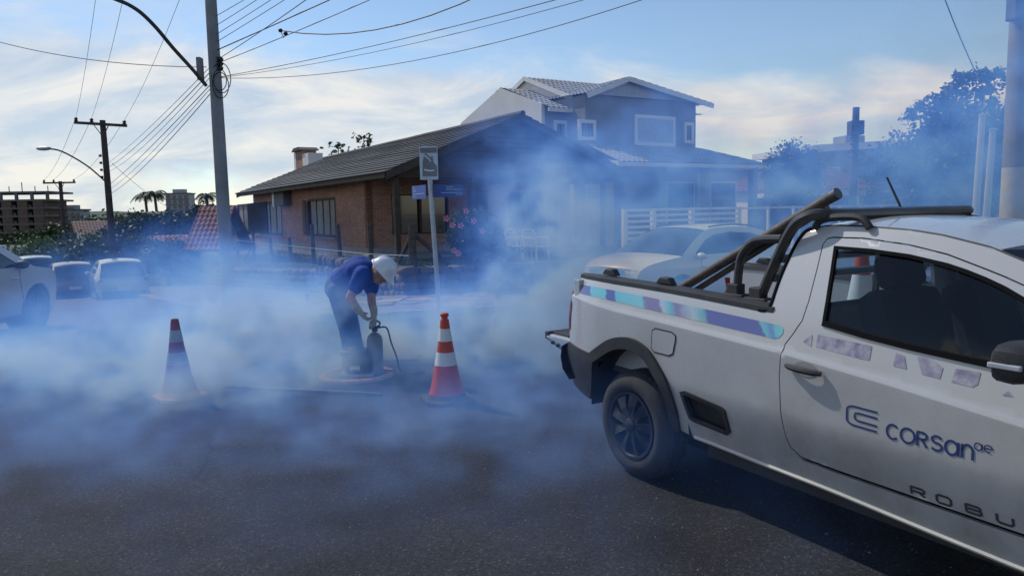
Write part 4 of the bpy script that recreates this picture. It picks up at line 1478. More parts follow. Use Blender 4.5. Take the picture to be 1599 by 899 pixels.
# porch floor, posts, beam
mb = MB(); mb.bx(8.3 - BV, 16.4 - BV, 19.6 - BU, WU0 - .035 - BU, -.1, FZ + .14); mb.build('porch_floor', M_PLINTH, house)
for px_ in (622, 741, 868):
    v, _ = pu(px_, 400, 19.75)
    mb = MB(); mb.bx(v - .075 - BV, v + .075 - BV, 19.68 - BU, 19.83 - BU, FZ + .1, 2.72); mb.build('porch_post', M_DWOOD, house, bevel=.01)
mb = MB(); mb.bx(EV0 + .3 - BV, EV1 - .3 - BV, 19.68 - BU, 19.83 - BU, 2.62, 2.80); mb.build('porch_beam', M_DWOOD, house)
# boards filling the gable
nb = 11
for i in range(nb):
    z0 = 2.80 + (AZ - 2.86) * i / nb; z1 = 2.80 + (AZ - 2.86) * (i + 1) / nb - .012
    k = (AP - EV0) / (AZ - EZ)
    a0, a1 = EV0 + (z0 - EZ + .12) * k, EV1 - (z0 - EZ + .12) * k * (EV1 - AP) / (AP - EV0)
    b0, b1 = EV0 + (z1 - EZ + .12) * k, EV1 - (z1 - EZ + .12) * k * (EV1 - AP) / (AP - EV0)
    if b1 - b0 < .05: b0 = b1 = (b0 + b1) / 2
    mb = MB(); mb.prism([hl(a0, 19.70, z0), hl(a1, 19.70, z0), hl(b1, 19.72, z1), hl(b0, 19.72, z1)], (0, .03, 0))
    mb.build('gable_board', M_DWOOD, house)
# the roof: overlapping courses
for sgn, ev in ((-1, EV0), (1, EV1)):
    wv = abs(AP - ev); nc = 17
    sl = Vector((AP - ev, 0, AZ - EZ)); nrm = Vector((-(AZ - EZ) * (1 if sgn < 0 else -1), 0, abs(AP - ev))).normalized()
    for i in range(nc):
        t0, t1 = i / nc - .015, (i + 1) / nc
        p0 = Vector((ev, 0, EZ)) + sl * t0; p1 = Vector((ev, 0, EZ)) + sl * t1
        mb = MB()
        jit = rnd.uniform(-.012, .012)
        n = 8
        prof = []
        q = [p0 + nrm * .055, p1 + nrm * .018, p1 - nrm * .012, p0 + nrm * .01]
        for j in range(n + 1):
            uu = lerp(UF + jit, UB + jit, j / n)
            sag = .022 * noise.noise(Vector((uu * .35, i * .4, sgn)))
            prof += [Vector(hl(x.x, uu, x.z + sag)) for x in q]
        fs = [(j * 4 + k, j * 4 + (k + 1) % 4, j * 4 + 4 + (k + 1) % 4, j * 4 + 4 + k) for j in range(n) for k in range(4)]
        fs += [(0, 1, 2, 3), (n * 4 + 3, n * 4 + 2, n * 4 + 1, n * 4)]
        mb.add(prof, fs).build('roof_course', M_SLATE, house)
    # under-boarding, eaves board, rake board
    mb = MB(); a = Vector((ev + .02 * -sgn, 0, EZ - .04)); b = Vector((AP, 0, AZ - .04))
    mb.prism([hl(a.x, UF + .04, a.z), hl(b.x, UF + .04, b.z), hl(b.x, UF + .04, b.z - .03), hl(a.x, UF + .04, a.z - .03)], (0, UB - UF - .08, 0)); mb.build('roof_boarding', M_DWOOD, house)
    mb = MB(); mb.bx(ev - .02 - BV, ev + .02 - BV, UF + .05 - BU, UB - BU, EZ - .15, EZ - .005); mb.build('eaves_board', M_DWOOD, house)
    for uu in (UF - .03, UB):
        mb = MB(); mb.prism([hl(ev - sgn * -.0, uu, EZ - .20), hl(ev, uu, EZ + .0), hl(AP, uu, AZ + .0), hl(AP, uu, AZ - .20)], (0, .035, 0)); mb.build('rake_board', M_DWOOD, house)
mb = MB(); mb.tube([hl(AP, lerp(UF - .02, UB, i / 20), AZ + .03 + .015 * noise.noise(Vector((i * .5, 0, 0)))) for i in range(21)], .09, 8); mb.build('ridge_tiles', M_SLATE, house, True)
# chimney
cu, cz = pv(478, 258, AP + .6)
cw = 1.1
mb = MB(); mb.bx(AP + .2 - BV, AP + 1.0 - BV, cu - .75 - BU, cu + .9 - BU, 3.6, 5.35); ch = mb.build('chimney', M_BRICK, house)
mb = MB(); mb.bx(AP + .18 - BV, AP + 1.02 - BV, cu - 1.9 - BU, cu - .755 - BU, 3.6, 5.12); mb.build('chimney_shoulder', M_WPAINT, ch)
mb = MB(); mb.prism([hl(AP + .05, cu - .95, 5.36), hl(AP + .05, cu + 1.05, 5.36), hl(AP + .05, cu + .6, 5.55), hl(AP + .05, cu - .4, 5.56)], (1.1, 0, 0)); mb.build('chimney_cap', M_SLATE, ch)
mb = MB(); mb.bx(AP + .17 - BV, AP + .21 - BV, cu + .55 - BU, cu + .95 - BU, 3.9, 5.3); mb.build('chimney_band', M_WPAINT, ch)
# air conditioner
u0, z0 = pv(448, 321, WV0 - .2); u1, z1 = pv(431, 300, WV0 - .2)
mb = MB(); mb.bx(WV0 - .34 - BV, WV0 - .005 - BV, u0 - BU, u1 - BU, z0 + .02, min(z1, 2.7)); ac = mb.build('air_conditioner', mat('ac_casing', (0.10, 0.10, 0.105), .7), house, bevel=.015)
mb = MB(); mb.bx(WV0 - .38 - BV, WV0 - .345 - BV, u1 - .22 - BU, u1 + .02 - BU, z0 - .02, min(z1, 2.7) + .02); mb.build('bracket', M_WPAINT, ac)

# ------------------------------------------------------------------ corrugated tile roof helper
def tile_plane(mb, a, b, c, d, pitch=.24, amp=.024, courses=12, th=.03):
    """a-b along the eave, d-c along the top; barrel tiles running up the slope, in stepped courses"""
    a, b, c, d = map(Vector, (a, b, c, d))
    nrm = (b - a).cross(d - a).normalized()
    if nrm.z < 0: nrm = -nrm
    n = max(4, int((b - a).length / pitch * 6))
    vs, fs = [], []
    rows = []
    for j in range(courses):
        rows.append((j / courses - .004, th)); rows.append(((j + 1) / courses, .0))
    for t, l in rows:
        t = max(0, t)
        p, q = a.lerp(d, t), b.lerp(c, t)
        for i in range(n + 1):
            s = i / n
            x = p.lerp(q, s)
            ph = ((b - a).length * s / pitch) * 2 * pi
            vs.append(x + nrm * (amp * (abs(cos(ph / 2)) * 2 - 1) + l))
    for j in range(len(rows) - 1):
        for i in range(n):
            k = j * (n + 1) + i
            fs.append((k, k + 1, k + n + 2, k + n + 1))
    mb.add(vs, fs)


# ------------------------------------------------------------------ two-storey house
HV, HU = 20.0, 20.7
h2 = thing('two_storey_house', 'two-storey grey house with white tiled roofs and white window surrounds', 'house', S(HV, HU, -.3), SA)
def h2l(v, u, z): return Vector((v - HV, u - HU, z + .3))
def wall_box(name, m, v0, v1, u0, u1, z0, z1, par=None):
    mb = MB(); p, q = h2l(v0, u0, z0), h2l(v1, u1, z1); mb.bx(p.x, q.x, p.y, q.y, p.z, q.z); return mb.build(name, m, par or h2)
# lower storey: set-back wall, columns
wall_box('ground_floor_wall', M_GREYW, 17.4, 24.3, 23.6, 31.5, -.3, 3.9)
for px_ in (905, 1030, 1100, 1175):
    v, _ = pu(px_, 300, 21.1); wall_box('porch_column', M_GREYW, v - .13, v + .13, 20.97, 21.23, -.3, 3.2)
a = pu(893, 331, 23.5); b = pu(936, 288, 23.5)
wall_box('garage_panel', M_WPAINT, a[0], b[0], 23.48, 23.58, -.25, b[1])
a = pu(945, 331, 23.5); b = pu(958, 284, 23.5)
wall_box('garage_panel', M_WPAINT, a[0], b[0], 23.48, 23.58, -.25, b[1])
for x0, x1 in ((1040, 1085), (1108, 1150)):
    a = pu(x0, 340, 23.5); b = pu(x1, 283, 23.5)
    fr = wall_box('window', M_WPAINT, a[0], b[0], 23.49, 23.57, .3, b[1])
    mb = MB(); p, q = h2l(a[0] + .1, 23.46, .4), h2l(b[0] - .1, 23.48, b[1] - .1); mb.bx(p.x, q.x, p.y, q.y, p.z, q.z); mb.build('pane', M_WGLASS, fr)
# upper storey
UZ = 6.12
wall_box('upper_wall', M_GREYW, 18.2, 24.25, 23.7, 31.6, 3.9, UZ)
wall_box('upper_wall', M_GREYW, 17.15, 18.2, 25.0, 31.6, 3.2, 5.75)
# white left gable wall
mb = MB(); mb.prism([h2l(17.0, 25.0, 2.5), h2l(17.0, 31.9, 2.5), h2l(17.0, 31.9, 5.84), h2l(17.0, 28.2, 6.93), h2l(17.0, 25.0, 5.86)], (.15, 0, 0)); mb.build('gable_wall', M_WPAINT, h2)
# front gable tympanum
mb = MB(); mb.prism([h2l(18.2, 23.7, UZ), h2l(24.25, 23.7, UZ), h2l(20.1, 23.7, 6.80)], (0, .15, 0)); mb.build('gable_face', M_GREYW, h2)
mb = MB(); mb.prism([h2l(18.15, 23.55, UZ), h2l(24.55, 23.55, UZ + .02), h2l(20.1, 23.55, 6.72)], (0, .12, 0)); mb.build('gable_face', mat('pale_gable', (0.44, 0.46, 0.49), .85), h2)
# windows of the upper storey
def h2win(x0, y0, x1, y1, u, louvre=0, bars=0):
    a, b = pu(x0, y1, u), pu(x1, y0, u)
    v0, v1, z0, z1 = a[0], b[0], a[1], b[1]
    w = .14
    fr = MB()
    for (p0, p1, q0, q1) in ((v0, v1, z1 - w, z1), (v0, v1, z0, z0 + w), (v0, v0 + w, z0 + w, z1 - w), (v1 - w, v1, z0 + w, z1 - w)):
        p, q = h2l(p0, u - .08, q0), h2l(p1, u + .0, q1); fr.bx(p.x, q.x, p.y, q.y, p.z, q.z)
    wo = fr.build('window', M_WPAINT, h2)
    mb = MB(); p, q = h2l(v0 + w, u - .02, z0 + w), h2l(v1 - w, u - .004, z1 - w); mb.bx(p.x, q.x, p.y, q.y, p.z, q.z)
    mb.build('pane', M_WGLASS if not louvre else M_GREYW, wo)
    if louvre:
        n = 9
        for i in range(n):
            zz_ = lerp(z0 + w, z1 - w, (i + .5) / n)
            mb = MB(); p, q = h2l(v0 + w, u - .06, zz_ - .05), h2l(v1 - w, u - .025, zz_ + .05); mb.bx(p.x, q.x, p.y, q.y, p.z, q.z); mb.build('shutter_slat', mat('shutter_grey', (0.42, 0.45, 0.50), .6), wo)
    if bars:
        for i in range(bars):
            vv_ = lerp(v0 + w, v1 - w, (i + .5) / bars)
            mb = MB(); p, q = h2l(vv_ - .03, u - .05, z0 + w), h2l(vv_ + .03, u - .025, z1 - w); mb.bx(p.x, q.x, p.y, q.y, p.z, q.z); mb.build('window_bar', M_GREYW, wo)
h2win(864, 189, 885, 216, 25.0, 0, 2)
h2win(902, 188, 929, 219, 23.7, 0, 2)
h2win(990, 183, 1053, 227, 23.7, 1)
h2win(1067, 192, 1082, 224, 23.7, 0, 1)
# roofs
mb = MB(); tile_plane(mb, h2l(17.3, 20.6, 3.28), h2l(25.4, 20.6, 3.28), h2l(24.4, 23.75, 4.2), h2l(18.0, 23.75, 4.25), courses=9)
r_ = mb.build('lower_roof', M_WTILE, h2, True, angle=60, fix=False)
mb = MB(); tile_plane(mb, h2l(25.4, 20.6, 3.28), h2l(25.6, 30, 3.28), h2l(24.3, 30, 4.2), h2l(24.4, 23.75, 4.2), courses=5); mb.build('lower_roof', M_WTILE, h2, True, angle=60, fix=False)
mb = MB(); mb.bar(h2l(17.3, 20.6, 3.20), h2l(25.4, 20.6, 3.20), .04, .15); mb.bar(h2l(17.3, 20.6, 3.20), h2l(17.5, 24.5, 3.75), .05, .2); mb.build('lower_fascia', M_WPAINT, h2)
mb = MB(); p = h2l(17.4, 20.7, 3.12); q = h2l(25.3, 23.6, 3.17); mb.bx(p.x, q.x, p.y, q.y, p.z, q.z); mb.build('porch_ceiling', M_WPAINT, h2)
mb = MB(); tile_plane(mb, h2l(18.05, 23.3, 6.10), h2l(18.05, 28.5, 6.3), h2l(20.1, 28.5, 6.84), h2l(20.1, 23.3, 6.86), courses=6); mb.build('front_gable_roof', M_WTILE, h2, True, angle=60, fix=False)
mb = MB(); tile_plane(mb, h2l(24.85, 23.3, 6.08), h2l(24.85, 31.9, 6.08), h2l(20.1, 31.9, 6.86), h2l(20.1, 23.3, 6.86), courses=12); mb.build('front_gable_roof', M_WTILE, h2, True, angle=60, fix=False)
mb = MB(); mb.bar(h2l(18.0, 23.28, 6.00), h2l(20.1, 23.28, 6.78), .05, .20); mb.bar(h2l(24.9, 23.28, 5.98), h2l(20.1, 23.28, 6.78), .05, .20); mb.build('gable_fascia', M_WPAINT, h2)
# raised back roof
mb = MB(); tile_plane(mb, h2l(18.3, 24.7, 6.16), h2l(24.0, 24.7, 6.16), h2l(24.0, 28.2, 7.50), h2l(18.3, 28.2, 7.50), courses=9); mb.build('upper_roof', M_WTILE, h2, True, angle=60, fix=False)
mb = MB(); mb.prism([h2l(18.45, 25.0, 5.6), h2l(18.45, 31.5, 5.6), h2l(18.45, 31.5, 6.2), h2l(18.45, 28.2, 7.42), h2l(18.45, 25.0, 6.2)], (.12, 0, 0)); mb.build('gable_wall', M_WPAINT, h2)
mb = MB(); tile_plane(mb, h2l(18.3, 31.8, 6.16), h2l(24.0, 31.8, 6.16), h2l(24.0, 28.2, 7.50), h2l(18.3, 28.2, 7.50), courses=9); mb.build('upper_roof', M_WTILE, h2, True, angle=60, fix=False)
mb = MB(); mb.bar(h2l(18.27, 24.6, 6.08), h2l(18.27, 28.2, 7.44), .05, .18); mb.bar(h2l(18.27, 31.9, 6.08), h2l(18.27, 28.2, 7.44), .05, .18); mb.build('upper_fascia', M_WPAINT, h2)
# small lower-left roof in front of the white gable
mb = MB(); tile_plane(mb, h2l(17.05, 24.55, 5.66), h2l(19.2, 24.55, 5.66), h2l(19.2, 28.2, 6.95), h2l(17.05, 28.2, 6.95), courses=9); mb.build('side_roof', M_WTILE, h2, True, angle=60, fix=False)
mb = MB(); tile_plane(mb, h2l(17.05, 32.2, 5.66), h2l(18.4, 32.2, 5.66), h2l(18.4, 28.2, 6.95), h2l(17.05, 28.2, 6.95), courses=9); mb.build('side_roof', M_WTILE, h2, True, angle=60, fix=False)
mb = MB(); mb.bar(h2l(17.0, 24.52, 5.58), h2l(18.2, 24.52, 5.58), .05, .16); mb.build('side_fascia', M_WPAINT, h2)
mb = MB(); tile_plane(mb, h2l(24.3, 24.2, 5.72), h2l(25.3, 24.2, 5.72), h2l(25.3, 28, 6.1), h2l(24.3, 28, 6.1), courses=5); mb.build('side_roof', M_WTILE, h2, True, angle=60, fix=False)

# ------------------------------------------------------------------ white slat fence in front of the houses
fn_ = thing('slat_fence', 'white metal slat fence with square posts behind the parked silver car', 'fence', S(13.5, 13.5, -.2), SA)
fposts = [pu(x, 340, 13.5)[0] for x in (975, 1020, 1080, 1153)]
for v in fposts:
    mb = MB(); mb.bx(v - .055 - 13.5, v + .055 - 13.5, -.055, .055, 0, 1.80); mb.build('post', M_WFENCE, fn_, bevel=.006)
for v0, v1 in zip(fposts, fposts[1:]):
    for i in range(13):
        z = .12 + i * .135
        mb = MB(); mb.bx(v0 + .056 - 13.5, v1 - .056 - 13.5, -.02, .02, z, z + .06); mb.build('slat', M_WFENCE, fn_)
rf = thing('railing_fence', 'open white railing fence continuing from the slat fence toward the round tree', 'fence', S(17, 13.5, -.25), SA)
rp = [fposts[-1] + .12 + i * 1.05 for i in range(8)]
for v in rp[1:]:
    mb = MB(); mb.bx(v - .03 - 17, v + .03 - 17, -.03, .03, 0, 1.84); mb.build('post', M_WFENCE, rf)
for z in (1.78, .75, .1):
    mb = MB(); mb.bx(rp[0] - 17, rp[-1] - 17, -.02, .02, z, z + .05); mb.build('rail', M_WFENCE, rf)
for i in range(len(rp) - 1):
    mb = MB(); mb.bx(rp[i] + .03 - 17, rp[i + 1] - .03 - 17, -.05, .05, 0, .7); mb.build('low_wall_panel', M_WPAINT, rf)

# ------------------------------------------------------------------ houses beyond, on the right
def simple_block(t_, name, m, c, d, par=None):
    mb = MB(); mb.box(c, d); return mb.build(name, m, par or t_)


p = at(1325, 330, 44)
hm = thing('flat_roof_house', 'flat-roofed modern house with white roof slab behind the concrete pole', 'house', (p.x, p.y, -.4), radians(10))
simple_block(hm, 'wall', M_GREYW, (.3, 3, 2.6), (5.2, 6, 5.2))
mb = MB(); mb.prism([(-2.9, -.8, 5.0), (2.2, -.8, 5.25), (2.2, -.8, 5.65), (-2.9, -.8, 5.4)], (0, 7, 0)); mb.build('roof_slab', M_WPAINT, hm)
mb = MB(); mb.prism([(2.2, -1.2, 5.3), (4.6, -1.2, 5.1), (4.6, -1.2, 5.45), (2.2, -1.2, 5.68)], (0, 7, 0)); mb.build('roof_slab', M_WPAINT, hm)
simple_block(hm, 'water_tank', M_GREYW, (1.6, 2.5, 5.9), (1.3, 1.3, .6))
simple_block(hm, 'balcony', M_WPAINT, (1.6, -.6, 2.3), (3.4, 1.2, .16))
for dx in (-1.2, .6, 2.1):
    f_ = simple_block(hm, 'window', M_WPAINT, (dx, -.03, 3.6), (1.0, .1, 1.2)); simple_block(hm, 'pane', M_WGLASS, (dx, -.09, 3.6), (.84, .03, 1.04), f_)
p = at(1290, 300, 36)
ht = thing('tiled_cottage', 'low cottage with faded terracotta roof behind the round tree', 'house', (p.x, p.y, -.4), radians(14))
simple_block(ht, 'wall', M_WPAINT, (0, 2.5, 1.4), (5.4, 5, 2.8))
M_TERRA = mat('terracotta_tile', (0.22, 0.075, 0.05), .8, scale=3, bump=.2, col2=(0.32, 0.125, 0.085))
mb = MB(); tile_plane(mb, (-3, -.5, 2.75), (3, -.5, 2.75), (1.0, 2.5, 4.2), (-1.0, 2.5, 4.2), courses=10); mb.build('roof', mat('old_tile', (0.15, 0.075, 0.06), .85, col2=(0.22, 0.11, 0.09)), ht, True, angle=60, fix=False)
mb = MB(); tile_plane(mb, (3, -.5, 2.75), (3, 5.5, 2.75), (1.0, 2.5, 4.2), (1.0, 2.5, 4.2), courses=10); mb.build('roof', mat('old_tile', (0.15, 0.075, 0.06), .85, col2=(0.22, 0.11, 0.09)), ht, True, angle=60, fix=False)
mb = MB(); tile_plane(mb, (-3, 5.5, 2.75), (-3, -.5, 2.75), (-1.0, 2.5, 4.2), (-1.0, 2.5, 4.2), courses=10); mb.build('roof', mat('old_tile', (0.15, 0.075, 0.06), .85, col2=(0.22, 0.11, 0.09)), ht, True, angle=60, fix=False)
for dx in (-1.4, 1.3):
    f_ = simple_block(ht, 'window', M_WPAINT, (dx, -.03, 1.5), (1.1, .1, 1.1)); simple_block(ht, 'pane', M_WGLASS, (dx, -.09, 1.5), (.94, .03, .94), f_)
p = at(1330, 318, 30)
po = thing('carport', 'white slab carport on posts below the concrete pole', 'carport', (p.x, p.y, -.4), radians(8))
mb = MB(); mb.bx(-2.4, 2.4, 0, 3.4, 2.35, 2.55); mb.build('roof_slab', M_WPAINT, po)
for dx in (-2.2, -.9, .6, 2.2):
    mb = MB(); mb.bx(dx - .08, dx + .08, .1, .26, 0, 2.35); mb.build('post', M_WPAINT, po)
simple_block(po, 'back_wall', M_GREYW, (0, 3.5, 1.2), (4.8, .15, 2.35))
p = at(1168, 300, 48)
hb_ = thing('long_low_house', 'long low grey house with a flat roofline showing right of the two-storey house', 'house', (p.x, p.y, -.4), radians(5))
simple_block(hb_, 'wall', M_GREYW, (.5, 3, 2.1), (8, 6, 4.2))
simple_block(hb_, 'roof_edge', M_SLATE, (.5, 3, 4.3), (8.4, 6.4, .2))
simple_block(hb_, 'ledge', M_WPAINT, (.5, -.2, 3.1), (7.5, .4, .14))
for dx in (-1.5, 1.6):
    f_ = simple_block(hb_, 'window', M_WPAINT, (dx, -.03, 2.0), (1.2, .1, 1.2)); simple_block(hb_, 'pane', M_WGLASS, (dx, -.09, 2.0), (1.0, .03, 1.0), f_)

# ------------------------------------------------------------------ far left: buildings down the side street
M_RAWB = mat('raw_brick_infill', (0.12, 0.075, 0.055), .9, scale=.8, col2=(0.18, 0.115, 0.085))
M_CONCF = mat('raw_concrete', (0.11, 0.11, 0.11), .9, scale=.6, col2=(0.17, 0.165, 0.16))
D = 120.0
c0, c1 = at(-40, 380, D), at(78, 380, D)
gzv = -4.0
cb2 = thing('unfinished_tower', 'unfinished brick and concrete apartment block with open top floor far down the street', 'building', ((c0.x + c1.x) / 2, D, gzv), radians(8))
bw_ = c1.x - c0.x; topz = at(40, 300, D).z - gzv
nf = 8
for i in range(nf + 1):
    z = topz * i / nf
    mb = MB(); mb.bx(-bw_ / 2, bw_ / 2, 0, 9, z - .15, z + .15); mb.build('floor_slab', M_CONCF, cb2)
for i in range(nf - 1):
    z0 = topz * i / nf + .15; z1 = topz * (i + 1) / nf - .15
    for k in range(5):
        x0 = lerp(-bw_ / 2 + .2, bw_ / 2 - .2, k / 5); x1 = lerp(-bw_ / 2 + .2, bw_ / 2 - .2, (k + .62) / 5)
        mb = MB(); mb.bx(x0, x1, .1, 8.8, z0, z1); mb.build('infill_wall', M_RAWB, cb2)
        mb = MB(); mb.bx(x1 + .02, x1 + .5, .4, .5, z0, z1 - .6); mb.build('parapet', M_CONCF, cb2)
mb = MB()
for k in range(6):
    x0 = lerp(-bw_ / 2 + .3, bw_ / 2 - .3, k / 5)
    mb = MB(); mb.bx(x0 - .2, x0 + .2, .0, .4, topz * (nf - 1) / nf + .15, topz - .15); mb.build('column', M_CONCF, cb2)
for k in range(7):
    x0 = lerp(-bw_ / 2 + .3, bw_ / 2 - .3, k / 6)
    mb = MB(); mb.bx(x0 - .05, x0 + .05, .5, .6, topz + .15, topz + 1.0 + .6 * (k % 3 == 1)); mb.build('starter_bar', M_CONCF, cb2)
def far_block(px0, px1, pytop, D, m, label, nfl, ncol, name='apartment_block', wm=M_WGLASS, cap=True):
    a, b = at(px0, 380, D), at(px1, 380, D)
    t_ = thing(name, label, 'building', ((a.x + b.x) / 2, D, -4), radians(6))
    w = b.x - a.x; h_ = at((px0 + px1) / 2, pytop, D).z + 4
    mb = MB(); mb.bx(-w / 2, w / 2, 0, w * .8, 0, h_); mb.build('wall', m, t_)
    for i in range(nfl):
        for k in range(ncol):
            x = lerp(-w / 2, w / 2, (k + .5) / ncol); z = lerp(0, h_, (i + .5) / nfl)
            mb = MB(); mb.bx(x - w / ncol * .3, x + w / ncol * .3, -.12, .0 - .01, z - h_ / nfl * .28, z + h_ / nfl * .25); mb.build('window', wm, t_)
        mb = MB(); mb.bx(-w / 2 - .1, w / 2 + .1, -.3, .1, h_ * i / nfl - .12, h_ * i / nfl + .12); mb.build('floor_band', M_CONCF, t_)
    if cap:
        mb = MB(); mb.bx(-w * .25, w * .25, w * .2, w * .6, h_, h_ + w * .22); mb.build('roof_room', m, t_)
        mb = MB(); mb.bx(-w / 2 - .25, w / 2 + .25, -.25, w * .8 + .25, h_ - .02, h_ + .3); mb.build('roof_edge', M_CONCF, t_)
    return t_
far_block(264, 299, 303, 190, mat('tower_grey', (0.42, 0.42, 0.43), .8), 'pale apartment tower with a small roof room rising behind the palms', 9, 4)
far_block(88, 128, 329, 150, mat('block_blue_grey', (0.30, 0.32, 0.35), .8), 'long grey block between the unfinished tower and the hills', 4, 5)
# low houses with roofs seen over the bushes
def low_house(px, py_eave, D, w, dpt, rot, label, roofm, wallh=2.8, rise=1.5, gable=True, z0=None):
    p = at(px, py_eave, D)
    zb = p.z - wallh
    t_ = thing('low_house', label, 'house', (p.x, p.y, zb), rot)
    mb = MB(); mb.bx(-w / 2, w / 2, 0, dpt, 0, wallh); mb.build('wall', M_WPAINT, t_)
    e = .5
    mb = MB(); tile_plane(mb, (-w / 2 - e, -e, wallh - .1), (w / 2 + e, -e, wallh - .1), (w / 2 + e, dpt / 2, wallh + rise), (-w / 2 - e, dpt / 2, wallh + rise), courses=9); mb.build('roof', roofm, t_, True, angle=60, fix=False)
    mb = MB(); tile_plane(mb, (w / 2 + e, dpt + e, wallh - .1), (-w / 2 - e, dpt + e, wallh - .1), (-w / 2 - e, dpt / 2, wallh + rise), (w / 2 + e, dpt / 2, wallh + rise), courses=9); mb.build('roof', roofm, t_, True, angle=60, fix=False)
    mb = MB(); mb.prism([(-w / 2, .0, wallh), (-w / 2, dpt, wallh), (-w / 2, dpt / 2, wallh + rise - .05)], (.12, 0, 0)); mb.build('gable_wall', M_WPAINT, t_)
    mb = MB(); mb.prism([(w / 2, .0, wallh), (w / 2, dpt, wallh), (w / 2, dpt / 2, wallh + rise - .05)], (-.12, 0, 0)); mb.build('gable_wall', M_WPAINT, t_)
    for dx in (-w * .25, w * .22):
        f_ = simple_block(t_, 'window', M_DWOOD, (dx, -.03, 1.5), (1.2, .1, 1.1)); simple_block(t_, 'pane', M_WGLASS, (dx, -.09, 1.5), (1.04, .03, .94), f_)
    return t_
low_house(321, 386, 36, .75, 4.0, radians(2), 'small house with a steep red tiled roof beside the tall pole', M_TERRA, 2.2, 2.0)
low_house(284, 394, 40, 1.8, 4, radians(30), 'low house with a faded red roof behind the far fence of the side street', M_TERRA, 2.2, .9)
low_house(235, 392, 42, 2.6, 4, radians(25), 'low shed with a pale sheet roof beside the palms', M_CONCF, 2.2, .7)
low_house(156, 364, 60, 2.6, 4, radians(35), 'house with a brown pitched roof behind the second pole', mat('brown_tile', (0.20, 0.12, 0.09), .8), 2.6, 1.0)
a, b = at(-30, 383, 60), at(60, 383, 60)
lw = MB(); lw.bar(Vector((a.x, 60, a.z - 1.2)), Vector((b.x, 60, b.z - 1.2)), .3, 2.4)
single(lw, 'boundary_wall', M_WPAINT, 'long white boundary wall in front of the unfinished tower', 'wall')

# ================================================================== PARKED CARS
def car_paint(name, col, metal=.0):
    return MATS.get(name) or paint_mat(name, col, zlo=.2, zhi=.6, amt=.35, metal=metal, rough=.3)


M_AGLASS = mat('dark_auto_glass', (0.03, 0.04, 0.05), .04, scale=2, spec=.8)


